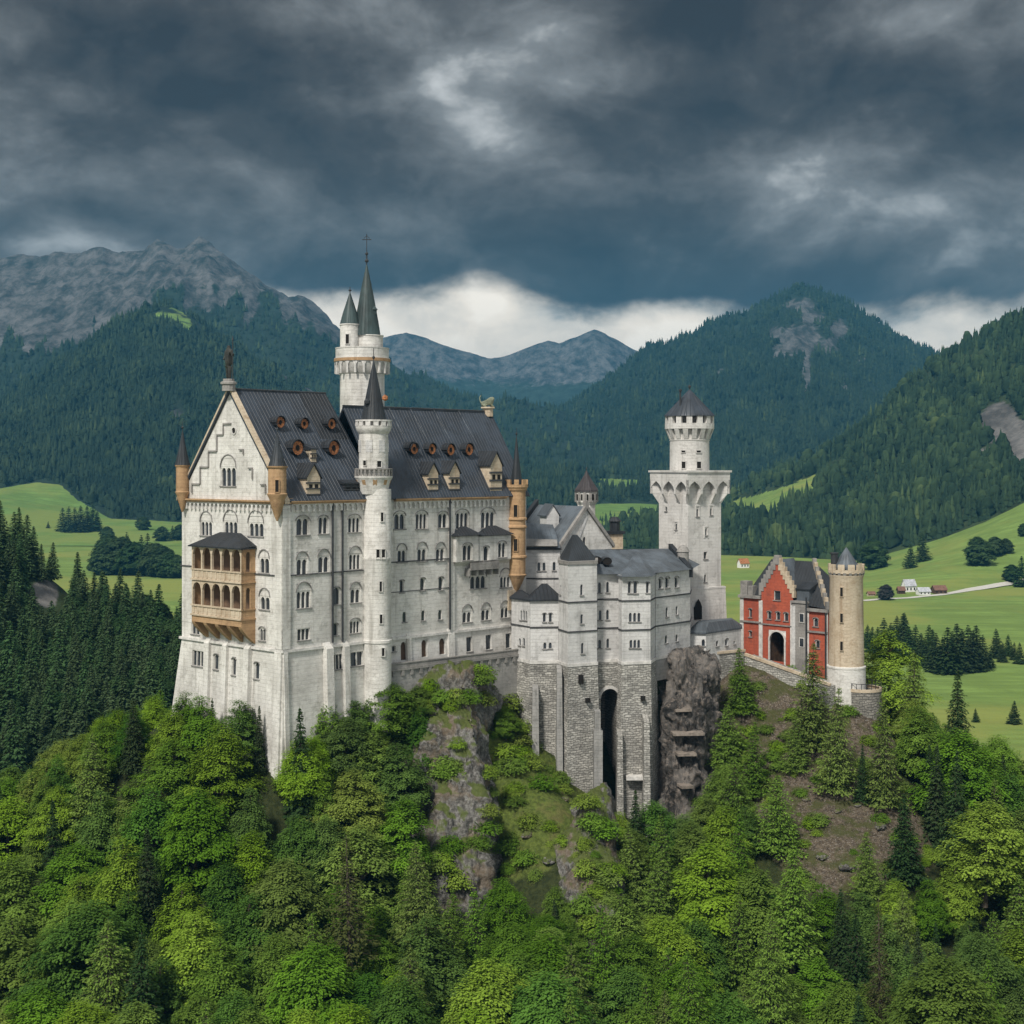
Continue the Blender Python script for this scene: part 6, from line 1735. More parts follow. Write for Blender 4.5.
# ------------------------------------------------------------------ terrace in front of the palace foot
T = thing('terrace_wall', at(450, 690, 223), 'weathered grey terrace wall with parapet below the long palace front', 'retaining wall')
FT = Fr(P2(389.5, 212.3), P2(526, 231.0)); zt0 = zat(664, 212.8); zt1 = zat(655.5, 230.5)
zt_ = (zt0 + zt1) / 2
b = MB(); b.box(FT, 0, FT.L, -5, 0, -56, zt_ - .5); b.build('wall', 'concrete_render', T)
b = MB(); b.box(FT, 0, FT.L, -0.35, 0.25, zt_ - .5 + .003, zt_ - .15); b.box(FT, 0, FT.L, -.3, .1, zt_ - .148, zt_ + .45); b.box(FT, 0, FT.L, -.36, .18, zt_ + .452, zt_ + .6); b.build('parapet', 'grey_sandstone', T)
b = MB()
for i in range(16): b.box(FT, FT.L * (i + .4) / 16 - .25, FT.L * (i + .4) / 16 + .25, 0.003, .22, zt_ - 1.3, zt_ - .502)
b.build('bracket', 'grey_sandstone', T)
b = MB()
for x, y in ((430, 60), (435, 95)):
    s_, z_, _ = FT.hit(340 + x / 2.814, 660 + y / 2.814); b.box(FT, s_ - .3, s_ + .3, 0.002, .05, z_ - .3, z_ + .3)
b.build('drain_hole', 'dark_recess', T)

# ------------------------------------------------------------------ white range of stepped towers on tall masonry piers
def block(root, plan, z0, z1, faces, mat, mbw=None, back=7.0):
    """upright block: plan is the visible run of (column, distance); faces lists window specs for each side"""
    pts = [P2(*q) for q in plan]
    mb = MB()
    for i in range(len(pts) - 1):
        fr = Fr(pts[i], pts[i + 1])
        specs = faces[i] if i < len(faces) else []
        facade(root, mb, fr, 0, fr.L, z0, z1, specs, mat)
    a_ = pts[0] + Vector((pts[0].x / pts[0].y * back, back)); b_ = pts[-1] + Vector((pts[-1].x / pts[-1].y * back, back))
    for p_, q_ in ((pts[-1], b_), (b_, a_), (a_, pts[0])):
        mb.poly([(p_.x, p_.y, z0), (q_.x, q_.y, z0), (q_.x, q_.y, z1), (p_.x, p_.y, z1)])
    full = pts + [b_, a_]
    mb.poly([(p.x, p.y, z1) for p in full])
    mb.build('wall', mat, root)
    return full
def rim(root, full, z, hh, pr, mat, name='string_course'):
    c = sum(full, Vector((0, 0))) / len(full); mb = MB()
    ring = [c + (p - c) * (1 + pr / (p - c).length) for p in full]
    mb.prism([(p.x, p.y) for p in ring], z - hh / 2, z + hh / 2); mb.build(name, mat, root)
def spread(full, pr):
    c = sum(full, Vector((0, 0))) / len(full); return [c + (p - c) * (1 + pr / (p - c).length) for p in full], c
def pyramid(root, full, z, pr, top_z, top_scale, mat, name='roof', shift=(0, 0)):
    ring, c = spread(full, pr); mb = MB()
    r1 = [c + (p - c) * top_scale + Vector(shift) for p in ring]
    mb.prism([(p.x, p.y) for p in ring], z - .25, z + .001); mb.prism([(p.x, p.y) for p in ring], z + .003, top_z, ring1=[(p.x, p.y) for p in r1])
    mb.build(name, mat, root)
def piers(root, full, z0, z1, out, mat='rubble_masonry', name='masonry_base'):
    ring, c = spread(full, 0.12); low, _ = spread(full, out); mb = MB()
    mb.prism([(p.x, p.y) for p in low], z0, z1, ring1=[(p.x, p.y) for p in ring]); mb.build(name, mat, root)

ZBASE = -30.5; ZS1 = -20.9; ZS2 = -25.4
# low two-part turret block
T = thing('corner_block', at(535, 735, 228), 'low pale block with two dark hipped roofs between palace and stepped tower', 'building')
zt = zat(600.5, 227)
f1 = block(T, [(511.5, 231.5), (530, 226.8)], ZBASE, zat(599, 229), [[(c5, 98, 722, 8, 46, 1, 's'), (c5, 111, 722, 8, 46, 1, 's'), (c5, 122, 724, 7, 44, 1, 's'), (c5, 92, 846, 10, 34, 1, 's'), (c5, 111, 846, 10, 38, 1, 's')]], 'grey_limestone', back=6)
f2 = block(T, [(530.2, 226.4), (558.5, 227)], ZBASE, zt, [[(c5, 207, 732, 14, 44, 1, 'a'), (c5, 235, 732, 14, 44, 1, 'a'), (c5, 209, 864, 12, 30, 1, 's'), (c5, 234, 863, 12, 28, 1, 's')]], 'grey_limestone', back=7)
for f_ in (f1, f2):
    rim(T, f_, zat(627, 227), .22, .16, 'dark_moulding')
    rim(T, f_, ZBASE, .5, .2, 'pale_moulding', 'ledge')
    piers(T, f_, -52, ZBASE - .252, 1.0)
pyramid(T, f1, zat(598.6, 229), .35, zat(590.5, 231), .12, 'dark_sheet'); pyramid(T, f2, zt + .2, .4, zat(584.5, 229), .18, 'dark_sheet')
b = MB()
for px, wd, y0 in ((532.5, 6, 690), (557, 5, 672)):
    p0 = P2(px, 224.6 if px < 540 else 223); e_ = Fr(p0, P2(px + wd, p0.y)); b.hexa([e_.p(-.15, 1.3, -52), e_.p(e_.L + .15, 1.3, -52), e_.p(e_.L + .15, -2.5, -52), e_.p(-.15, -2.5, -52), e_.p(0, .1, zat(y0, p0.y)), e_.p(e_.L, .1, zat(y0, p0.y)), e_.p(e_.L, -2.5, zat(y0, p0.y) + .8), e_.p(0, -2.5, zat(y0, p0.y) + .8)])
b.build('buttress', 'concrete_render', T)

# the range itself
T = thing('stepped_range', at(620, 760, 226), 'pale stepped range of towers on tall rough masonry piers with one tall black archway', 'building')
specA = [(c5, 380, 604, 10, 50, 1, 's'), (c5, 381, 740, 10, 44, 1, 's'), (c5, 384, 876, 12, 50, 1, 's')]
fA = block(T, [(558.7, 226.5), (568, 222.5), (597, 225)], ZBASE, zat(563.5, 223), [[(c5, 282, 604, 5, 44, 1, 's')], specA], 'grey_limestone', back=7)
specB = [(c5, 463, 594, 10, 50, 1, 's'), (c5, 501, 592, 10, 50, 1, 's'), (c5, 466, 722, 10, 46, 1, 's'), (c5, 501, 720, 10, 46, 1, 's'), (c5, 464, 856, 10, 40, 1, 's'), (c5, 502, 853, 10, 44, 1, 's')]
fB = block(T, [(597, 227.8), (618.5, 228.8)], ZBASE, zat(573, 228), [specB], 'grey_limestone', back=9)
specC = [(c5, 603, 592, 16, 56, 1, 'a'), (c5, 631, 592, 20, 58, 1, 'a'), (c5, 687, 592, 12, 54, 1, 'a'), (c5, 607, 732, 12, 42, 1, 's'), (c5, 627, 732, 12, 42, 1, 's'), (c5, 647, 732, 12, 42, 1, 's'),
         (c5, 610, 856, 12, 38, 1, 's'), (c5, 628, 856, 12, 38, 1, 's'), (c5, 646, 856, 12, 38, 1, 's')]
fC = block(T, [(618.5, 226.8), (622, 225.2), (650.5, 226.3), (655.5, 231)], ZBASE, zat(575, 226), [[], specC, []], 'grey_limestone', back=9)
specD = [(c5, 748, 574, 18, 50, 1, 'a'), (c5, 779, 570, 18, 50, 1, 'a'), (c5, 822, 568, 18, 50, 1, 'a'), (c5, 777, 708, 12, 46, 1, 's'), (c5, 823, 700, 10, 40, 1, 's'), (c5, 774, 834, 14, 38, 1, 's'), (c5, 823, 828, 12, 32, 1, 's')]
fD = block(T, [(655.5, 230.6), (690, 238.5), (691.5, 246)], ZBASE, zat(571, 235), [specD, []], 'grey_limestone', back=4)
for f_ in (fA, fB, fC, fD):
    for z in (ZS1, ZS2): rim(T, f_, z, .22, .15, 'dark_moulding')
    rim(T, f_, ZBASE + .03, .45, .22, 'pale_moulding', 'ledge')
piers(T, fA, -60, ZBASE - .2, 1.3); piers(T, fC, -60, ZBASE - .2, 1.2)
piers(T, fD, -34, ZBASE - .2, .1, 'concrete_render')
# recessed bay with the tall archway
FB = Fr(P2(594, 227.2), P2(621, 228.4)); hs = [FB.hit(600.5, 740)[0], FB.hit(618.2, 740)[0]]
b = MB(); arch_plate(b, FB, hs[0] - .6, hs[1] + .8, -60, zat(684.5, 228), 1, .02, -1.2, .62, .1, K=12)
b.box(FB, hs[0] - .6, hs[1] + .8, -1.2, .02, zat(684.5, 228) + .003, ZBASE - .21); b.build('archway', 'rubble_masonry', T)
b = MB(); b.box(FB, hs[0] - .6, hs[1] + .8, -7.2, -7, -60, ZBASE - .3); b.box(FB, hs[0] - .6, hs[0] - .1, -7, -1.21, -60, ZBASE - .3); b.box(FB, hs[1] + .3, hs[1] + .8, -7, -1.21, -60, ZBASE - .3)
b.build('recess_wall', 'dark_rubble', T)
b = MB(); c_ = (hs[0] + hs[1]) / 2; wv_ = (hs[1] - hs[0]) / 2; hood(b, FB, c_, wv_ + .0, zat(684.5, 228) - .62 - wv_, .45, .2, 0.021, 12); b.build('arch_ring', 'pale_moulding', T)
b = MB(); q = P2(597.5, 220.6); b.prism([(q.x - .55, q.y - .5), (q.x + .75, q.y - .5), (q.x + .75, q.y + 2), (q.x - .55, q.y + 2)], -60, zat(730, 221)); b.prism([(q.x - .4, q.y - .3), (q.x + .45, q.y - .3), (q.x + .45, q.y + 2), (q.x - .4, q.y + 2)], zat(730, 221) + .003, zat(711, 221)); b.build('buttress', 'concrete_render', T)
b = MB()
for px, wd, y0, dd in ((617.5, 5.0, 735, 223.5), (644, 5.5, 722, 222.6)):
    p0 = P2(px, dd); e_ = Fr(p0, P2(px + wd, dd)); zz = zat(y0, dd)
    b.hexa([e_.p(-.2, .9, -60), e_.p(e_.L + .2, .9, -60), e_.p(e_.L + .2, -3, -60), e_.p(-.2, -3, -60), e_.p(0, .1, zz), e_.p(e_.L, .1, zz), e_.p(e_.L, -3, zz + .7), e_.p(0, -3, zz + .7)])
b.build('buttress', 'rubble_masonry', T)
b = MB()
FA_ = Fr(P2(568, 222.3), P2(597, 224.8)); FC_ = Fr(P2(622, 225), P2(650.5, 226.1))
for fr, x, y in ((FA_, 341, 243), (FA_, 341, 262), (FA_, 369, 341), (FC_, 606, 332)):
    s_, z_, d_ = fr.hit(*c6(x, y)); o_ = 0.45 + (ZBASE - z_) * .035
    b.box(fr, s_ - .28, s_ + .28, 0, o_ + .1, z_ - .34, z_ + .34)
b.build('drain_hole', 'dark_recess', T)
b = MB()
for px0, px1, y, dd in ((626, 645, 777.5, 224.3),):
    p0, p1 = P2(px0, dd), P2(px1, dd); f_ = Fr(p0, p1); b.box(f_, 0, f_.L, -2, .9, zat(y, dd) - .25, zat(y, dd) + .3)
b.build('stone_ledge', 'pale_moulding', T)
# roofs of the range
rim(T, fA, zat(563.5, 223) + .1, .5, .2, 'grey_sandstone', 'parapet')
pyramid(T, fA, zat(561.5, 223), -.35, zat(535.5, 226), .14, 'black_spire', 'tower_roof', (-.2, 0))
b = MB()
ev = [P2(597, 227.2), P2(619, 227.6), P2(655.5, 229.8), P2(691.5, 238)]
zv = zat(573.5, 229); rl = at(588, 549.5, 236); rr_ = at(668, 548.5, 245)
P = [Vector((p.x, p.y, zv)) for p in ev]
b.poly([P[0], P[1], at(622, 549.2, 240), rl]); b.poly([P[1], P[2], at(650, 548.8, 243), at(622, 549.2, 240)]); b.poly([P[2], P[3], rr_, at(650, 548.8, 243)])
bk = [P2(700, 250), P2(600, 246)]
b.poly([P[3], Vector((bk[0].x, bk[0].y, zv)), rr_]); b.poly([rl, rr_, Vector((bk[0].x, bk[0].y, zv)), Vector((bk[1].x, bk[1].y, zv))])
b.build('roof', 'grey_slate', T)
b = MB(); ap = at(637, 551.5, 237); ec = [P2(616.5, 227), P2(621.2, 224.4), P2(651.8, 225.4), P2(657.5, 231)]
Pc = [Vector((p.x, p.y, zat(576.5, 225.5))) for p in ec]
for i in range(3): b.poly([Pc[i], Pc[i + 1], ap])
b.poly([Pc[3], Vector((ap.x + 2, 238, zv)), ap]); b.poly([Vector((ap.x - 2, 238, zv)), Pc[0], ap])
b.build('bay_roof', 'grey_slate', T)
b = MB(); v0_, v1_ = at(669, 545.5, 245), at(690.5, 570, 238.3)
b.hexa([v0_ + Vector((-.1, 0, -1.5)), v1_ + Vector((-.4, 0, -1.2)), v1_ + Vector((.4, 0, -1.2)), v0_ + Vector((.6, 0, -1.5)), v0_ + Vector((-.1, 0, .3)), v1_ + Vector((-.4, 0, .4)), v1_ + Vector((.4, 0, .4)), v0_ + Vector((.6, 0, .3))])
b.build('verge', 'dark_sheet', T)
for px, py, dd in ((597, 560, 232), (607, 561, 231)):
    q = at(px, py, dd); b = MB(); f_ = Fr((q.x - .9, q.y - .4), (q.x + .9, q.y - .2)); K = 10
    r_ = [(0.9 + .75 * math.cos(2 * math.pi * k / K), q.z + .62 * math.sin(2 * math.pi * k / K)) for k in range(K)]
    A_ = [f_.p(s, .3, z) for s, z in r_]; B_ = [f_.p(s, -2.5, z) for s, z in r_]
    for k in range(K): b.poly([A_[k], A_[(k + 1) % K], B_[(k + 1) % K], B_[k]])
    o_ = b.build('dormer', 'dark_sheet', T); g = MB(); g.poly([f_.p(s, .2, z) for s, z in r_]); g.build('pane', 'dark_recess', o_)
b = MB(); q = at(683, 557, 242); b.lathe(q.x, q.y, [(.95, q.z - 3), (.95, q.z + .8), (1.1, q.z + .9), (.7, q.z + 1.7), (.1, q.z + 2.0)], 14); b.build('roof_turret', 'grey_sandstone', T, True)

# ------------------------------------------------------------------ upper hall with gable behind
T = thing('gabled_hall', at(570, 600, 245), 'pale hall with grey slate roof and plain gable behind the stepped tower', 'building')
A_, B_ = P2(558.5, 242.0), P2(612, 249.0); FH = Fr(A_, B_); zt = zat(546, 245)
mb = MB(); gh = hole_of(FH, c5, 393, 380, 14, 44); apz = zat(508.5, 246); Lh = FH.L
sF = (apz - zt) / (Lh / 2)
wall(mb, FH, 0, Lh, -36, zt, []); wall(mb, FH, 0, Lh, zt, apz - .02, [gh], lambda z: (z - zt) / sF, lambda z: Lh - (z - zt) / sF)
window(T, FH, gh, 1, 's')
DEP = 13.0
for s_ in (0, Lh):
    mb.poly([FH.p(s_, 0, -36), FH.p(s_, -DEP, -36), FH.p(s_, -DEP, zt), FH.p(s_, 0, zt)])
mb.poly([FH.p(0, -DEP, -36), FH.p(Lh, -DEP, -36), FH.p(Lh, -DEP, zt), FH.p(Lh / 2, -DEP, apz), FH.p(0, -DEP, zt)])
mb.build('wall', 'white_limestone', T)
b = MB()
for sg in (0, 1):
    s_e = -.4 if sg == 0 else Lh + .4
    c = [FH.p(s_e, .3, zt - .3), FH.p(s_e, -DEP, zt - .3), FH.p(Lh / 2, -DEP, apz + .1), FH.p(Lh / 2, .3, apz + .1)]
    b.hexa(c + [p + Vector((0, 0, .3)) for p in c])
b.build('roof', 'grey_slate', T)
b = MB()
for s_a, s_b in ((-.2, Lh / 2), (Lh + .2, Lh / 2)):
    b.hexa([FH.p(s_a, .45, zt - .5), FH.p(s_a, -.2, zt - .5), FH.p(s_b, -.2, apz - .05), FH.p(s_b, .45, apz - .05), FH.p(s_a, .45, zt + .25), FH.p(s_a, -.2, zt + .25), FH.p(s_b, -.2, apz + .75), FH.p(s_b, .45, apz + .75)])
b.hexa([FH.p(Lh / 2 - .35, .5, apz), FH.p(Lh / 2 + .35, .5, apz), FH.p(Lh / 2 + .35, -.3, apz), FH.p(Lh / 2 - .35, -.3, apz), FH.p(Lh / 2 - .3, .4, apz + 1.3), FH.p(Lh / 2 + .3, .4, apz + 1.3), FH.p(Lh / 2 + .3, -.2, apz + 1.3), FH.p(Lh / 2 - .3, -.2, apz + 1.3)])
b.build('gable_coping', 'grey_sandstone', T)
b = MB(); hh = FH.hit(*c5(385, 320)); b.hexa([FH.p(Lh * .30, .05, zt + .6), FH.p(Lh * .36, .05, zt + .6), FH.p(Lh * .53, .05, apz - 1.5), FH.p(Lh * .5, .05, apz - 1.2), FH.p(Lh * .30, .12, zt + .7), FH.p(Lh * .36, .12, zt + .7), FH.p(Lh * .53, .12, apz - 1.4), FH.p(Lh * .5, .12, apz - 1.1)])
b.build('blind_arch', 'grey_limestone', T)
b = MB(); e_ = FH.p(Lh / 2, -DEP, apz); q = [FH.p(Lh / 2, -DEP - .6, apz + 1.2), FH.p(-.9, -DEP - .6, zt + .3)]
b.hexa([FH.p(-.9, -DEP + .2, zt - .5), FH.p(-.9, -DEP - .8, zt - .5), FH.p(Lh / 2, -DEP - .8, apz + .2), FH.p(Lh / 2, -DEP + .2, apz + .2), FH.p(-.9, -DEP + .2, zt + .6), FH.p(-.9, -DEP - .8, zt + .6), FH.p(Lh / 2, -DEP - .8, apz + 1.3), FH.p(Lh / 2, -DEP + .2, apz + 1.3)])
b.build('rear_gable', 'dark_sheet', T)
q = at(553, 523, 247); b = MB(); f_ = Fr((q.x - 1.1, q.y - 1), (q.x + 1.0, q.y - .2)); b.box(f_, 0, f_.L, -3, 0, q.z - 2.0, q.z + 1.3); b.poly([f_.p(0, 0, q.z + 1.3), f_.p(f_.L, 0, q.z + 1.3), f_.p(f_.L / 2, 0, q.z + 3)]); o_ = b.build('dormer', 'grey_limestone', T)
b = MB()
for sg in (0, 1):
    s_e = -.25 if sg == 0 else f_.L + .25; c = [f_.p(s_e, .2, q.z + 1.1), f_.p(s_e, -3.6, q.z + 1.1), f_.p(f_.L / 2, -3.6, q.z + 3.05), f_.p(f_.L / 2, .2, q.z + 3.05)]; b.hexa(c + [p + Vector((0, 0, .2)) for p in c])
b.build('dormer_roof', 'grey_slate', o_)
# wing between hall and palace
T = thing('side_wing', at(540, 600, 239), 'low pale wing with grey lean-to roof between palace end and gabled hall', 'building')
fW = block(T, [(521, 238), (560, 238.5)], -36, zat(548, 238), [[(c5, 181, 496, 12, 40, 1, 's'), (c5, 205, 496, 12, 38, 1, 's'), (c5, 252, 494, 8, 40, 1, 's')]], 'grey_limestone', back=6)
rim(T, fW, zat(578.5, 238), .22, .15, 'dark_moulding'); rim(T, fW, zat(549, 238), .3, .35, 'dark_moulding', 'eaves')
b = MB(); p0, p1 = at(520, 548, 237.4), at(560.5, 548, 238.0); q0, q1 = at(524, 523, 246), at(553, 524.5, 246)
b.poly([p0, p1, q1, q0]); b.poly([q0, q1, Vector((q1.x + 1, 252, p1.z)), Vector((q0.x, 252, p0.z))]); b.poly([p1, Vector((q1.x + 1, 252, p1.z)), q1]); b.build('roof', 'grey_slate', T)
b = MB(); b.hexa([at(523, 547, 237.3), at(557.5, 547, 237.8), at(557, 541.5, 239.4), at(524, 540.5, 239), at(523, 546, 237.0), at(557.5, 546, 237.5), at(557, 539.5, 239.2), at(524, 538.5, 238.8)]); b.build('snow_guard', 'grey_sandstone', T)

# slim turret with brown tiled cap
dd = 262.0; cx, cy = circ(586.5, dd); u = dd / F; Z = lambda y: zat(y, dd)
T = thing('capped_turret', (cx, cy, -36), 'slim octagonal pale turret with brown tiled cap behind the gabled hall', 'tower')
b = MB(); b.lathe(cx, cy, [(9.4 * u, -36), (9.4 * u, Z(505)), (11.2 * u, Z(502)), (11.4 * u, Z(491.5))], 8, .3); b.build('shaft', 'white_limestone', T)
b = MB(); b.ring_boxes(cx, cy, 10 * u, 11.8 * u, Z(502), Z(492), 12, .42, .3); b.build('belfry_post', 'grey_sandstone', T)
b = MB(); b.ring_boxes(cx, cy, 10 * u, 11.5 * u, Z(500), Z(494), 12, .3, .3 + math.pi / 12); b.build('opening', 'dark_recess', T)
b = MB(); b.lathe(cx, cy, [(12.8 * u, Z(491.5)), (12.4 * u, Z(489.5)), (7 * u, Z(482)), (2.5 * u, Z(475)), (.08, Z(470.5))], 8, .3); b.build('cap', 'brown_tile', T)
b = MB(); b.lathe(cx, cy, [(.05, Z(471)), (.05, Z(469)), (.16, Z(468.6)), (.03, Z(467))], 6); b.build('finial', 'dark_metal', T)
# small brick turret stump with black cap beside it
dd = 256.0; u = dd / F; Z = lambda y: zat(y, dd); cx, cy = circ(617, dd)
T = thing('stub_turret', (cx, cy, -36), 'short square tan stub with black capped chimney right of the gabled hall', 'tower')
FQ = Fr(P2(608, 255), P2(623, 256)); b = MB(); b.box(FQ, 0, FQ.L, -3, 0, -36, Z(534)); b.build('wall', 'cream_limestone', T)
b = MB(); b.box(FQ, -.4, FQ.L + .3, -3.3, .3, Z(534) + .003, Z(531)); b.lathe(cx - .3, cy + 1.2, [(.9, Z(531)), (.9, Z(522)), (1.2, Z(521.5)), (.5, Z(517))], 10); b.build('cap', 'dark_sheet', T)

# ------------------------------------------------------------------ square keep tower
phi = R(34.7); SA = 7.6
Cc = P2(688, 250.0); LD = Vector((-math.sin(phi), math.cos(phi))); RD = Vector((math.cos(phi), math.sin(phi)))
T = thing('square_tower', (Cc.x, Cc.y, -34), 'square pale tower with deep pointed arches under its platform and round top', 'tower')
Z = lambda y: zat(y, 252.0)
FLt = Fr(Cc + LD * SA, Cc); FRt = Fr(Cc, Cc + RD * SA); FB1 = Fr(Cc + RD * SA, Cc + RD * SA + LD * SA); FB2 = Fr(Cc + RD * SA + LD * SA, Cc + LD * SA)
mb = MB()
sL = [(c7, 103, 547, 8, 18, 1, 's'), (c7, 143, 617, 10, 24, 1, 's')]
sR = [(c7, 226, 562, 10, 30, 1, 's'), (c7, 280, 558, 9, 26, 1, 's'), (c7, 260, 638, 9, 26, 1, 's'), (c7, 258, 730, 14, 28, 1, 'r'), (c7, 257, 820, 9, 30, 1, 's'), (c7, 200, 766, 8, 18, 1, 's')]
facade(T, mb, FLt, 0, SA, Z(588), Z(480), sL, 'tower_limestone'); facade(T, mb, FRt, 0, SA, Z(588), Z(480), sR, 'tower_limestone')
for f_ in (FB1, FB2): wall(mb, f_, 0, SA, Z(588), Z(480))
mb.build('wall', 'tower_limestone', T)
wd_ = MB()
for c, x, y in ((c7, 226, 558), (c7, 280, 556), (c7, 260, 640), (c7, 143, 620)):
    fr = FRt if x > 190 else FLt; s_, z_, _ = fr.hit(*c(x, y)); 
    for sg in (-1, 1): wd_.box(fr, s_ + sg * .42 - .12, s_ + sg * .42 + .12, 0.003, .10, z_ - .9, z_ + .9)
    wd_.box(fr, s_ - .54, s_ + .54, .003, .12, z_ + .9, z_ + 1.15)
wd_.build('window_surround', 'pale_moulding', T)
ctr = Cc + (LD + RD) * SA / 2
def sq(h): return [ctr - LD * h - RD * h, ctr - LD * h + RD * h, ctr + LD * h + RD * h, ctr + LD * h - RD * h]
h0 = SA / 2; low = sq(h0 + .55); b = MB(); b.prism([(p.x, p.y) for p in sq(h0 + .95)], -36, Z(589), ring1=[(p.x, p.y) for p in low]); b.prism([(p.x, p.y) for p in sq(h0 + .6)], Z(589) + .003, Z(587.2)); b.build('plinth', 'tower_limestone', T)
HT = SA / 2 * 1.29
b = MB(); b.prism([(p.x, p.y) for p in sq(HT)], Z(480), Z(472.5)); b.prism([(p.x, p.y) for p in sq(HT + .22)], Z(472.4), Z(470.4)); b.build('platform', 'tower_limestone', T)
b = MB(); zt_, zb_ = Z(480) - .003, Z(504)
cor = sq(HT)
order = [(cor[3], cor[0]), (cor[0], cor[1]), (cor[1], cor[2]), (cor[2], cor[3])]
ext = HT - h0
for a_, b2 in order:
    fr = Fr(a_, b2); n = 3; st_ = fr.L / n
    arch_plate(b, fr, 0, fr.L, Z(494), zt_, n, 0, -.3, .2, .42, pointed=True, rise=Z(481) - Z(489), K=8)
    for i in range(1, n):   # tapering ribs between the arches
        s_ = i * st_; wr = .22
        if i in (0, n): 
            s_ = .36 if i == 0 else fr.L - .36; wr = .36
        sh = h0 + 0.0
        tgt = s_ if 0 < i < n else (ext + .3 if i == 0 else fr.L - ext - .3)
        b.hexa([fr.p(tgt - wr, -ext - .02, zb_), fr.p(tgt + wr, -ext - .02, zb_), fr.p(tgt + wr, -ext - .3, zb_), fr.p(tgt - wr, -ext - .3, zb_),
                fr.p(s_ - wr, 0, Z(493.9)), fr.p(s_ + wr, 0, Z(493.9)), fr.p(s_ + wr, -ext - .3, Z(493.9)), fr.p(s_ - wr, -ext - .3, Z(493.9))])
        b.box(fr, s_ - wr, s_ + wr, -ext - .3, -.301, Z(493.9), zt_)
for p_ in range(4):      # one slanting rib under each corner
    c0_ = ctr + (cor[p_] - ctr) * (h0 / HT); dv = (cor[p_] - ctr).normalized(); pv = Vector((-dv.y, dv.x)); w_ = .30
    o0, i0 = cor[p_] - dv * .42, c0_ - dv * .4
    def q_(v, s, z): return (v.x + pv.x * s, v.y + pv.y * s, z)
    b.hexa([q_(i0, -w_, zb_), q_(c0_, -.05, zb_), q_(c0_, .05, zb_), q_(i0, w_, zb_), q_(i0, -w_, Z(493.9)), q_(o0, -w_, Z(493.9)), q_(o0, w_, Z(493.9)), q_(i0, w_, Z(493.9))])
    b.hexa([q_(i0, -w_, Z(493.8)), q_(o0, -w_, Z(493.8)), q_(o0, w_, Z(493.8)), q_(i0, w_, Z(493.8)), q_(i0, -w_, zt_), q_(o0, -w_, zt_), q_(o0, w_, zt_), q_(i0, w_, zt_)])
b.build('machicolation', 'tower_limestone', T)
dd = ctr.y; u = dd / F; Z2 = lambda y: zat(y, dd); cx, cy = ctr.x, ctr.y
cx = (689.5 - 512) / F * dd
b = MB(); b.lathe(cx, cy, [(19.8 * u, Z2(471)), (19.6 * u, Z2(441)), (20.2 * u, Z2(440.6)), (20.2 * u, Z2(439.6)), (19.4 * u, Z2(439.2)), (19.4 * u, Z2(428.6))], 32); rt_o = b.build('round_top', 'tower_limestone', T, True)
b = MB(); b.ring_boxes(cx, cy, 19 * u, 24.4 * u, Z2(439), Z2(429), 16, .55, .1, r0b=20.5 * u); b.build('corbel', 'tower_limestone', rt_o)
b = MB(); b.lathe(cx, cy, [(24.6 * u, Z2(429)), (24.6 * u, Z2(423.5))], 32); b.ring_boxes(cx, cy, 20 * u, 24.4 * u, Z2(423.5), Z2(416.5), 14, .52, .1); b.build('battlement', 'tower_limestone', rt_o)
b = MB(); b.lathe(cx, cy, [(16 * u, Z2(423.4)), (16 * u, Z2(416.5))], 24); b.build('belvedere_core', 'grey_sandstone', rt_o)
b = MB(); b.lathe(cx, cy, [(25.4 * u, Z2(416.4)), (24.8 * u, Z2(415)), (13 * u, Z2(402.5)), (4.5 * u, Z2(393.5)), (.08, Z2(389.5))], 24); b.build('cone_roof', 'slate_roof', rt_o, True)
b = MB(); b.lathe(cx, cy, [(.08, Z2(390)), (.08, Z2(388)), (.25, Z2(387.5)), (.25, Z2(386)), (.05, Z2(385))], 8); b.build('finial', 'dark_metal', rt_o)
b = MB(); q = at(680.3, 404, dd - 2); b.lathe(q.x, q.y, [(.16, q.z - 1.5), (.16, zat(392, q.y)), (.28, zat(391.5, q.y)), (.28, zat(389.5, q.y)), (.1, zat(389, q.y))], 8); b.build('chimney', 'dark_metal', rt_o)
for px, py, w, h in ((683.8, 465, 3.6, 6.5), (698.8, 465, 4.5, 6.5), (683.5, 451.5, 3.6, 2), (698.5, 451.5, 4.5, 2)): slit(rt_o, cx, cy, 19.7 * u, px, py, w, h, 'tower_limestone')
s_, z_, d_ = FRt.hit(*c7(228, 945), .75); b = MB(); hw = .85; fP = FRt
ph = zat(617, d_)
for k in range(1): 
    b.box(fP, s_ - hw, s_ + hw, .5, .86, z_ - 1.6, z_ + .5)
    b.poly([fP.p(s_ - hw, .86, z_ + .5), fP.p(s_ + hw, .86, z_ + .5), fP.p(s_ + hw * .6, .86, z_ + 1.3), fP.p(s_, .86, z_ + 1.9), fP.p(s_ - hw * .6, .86, z_ + 1.3)])
pt = b.build('portal', 'dark_recess', T)

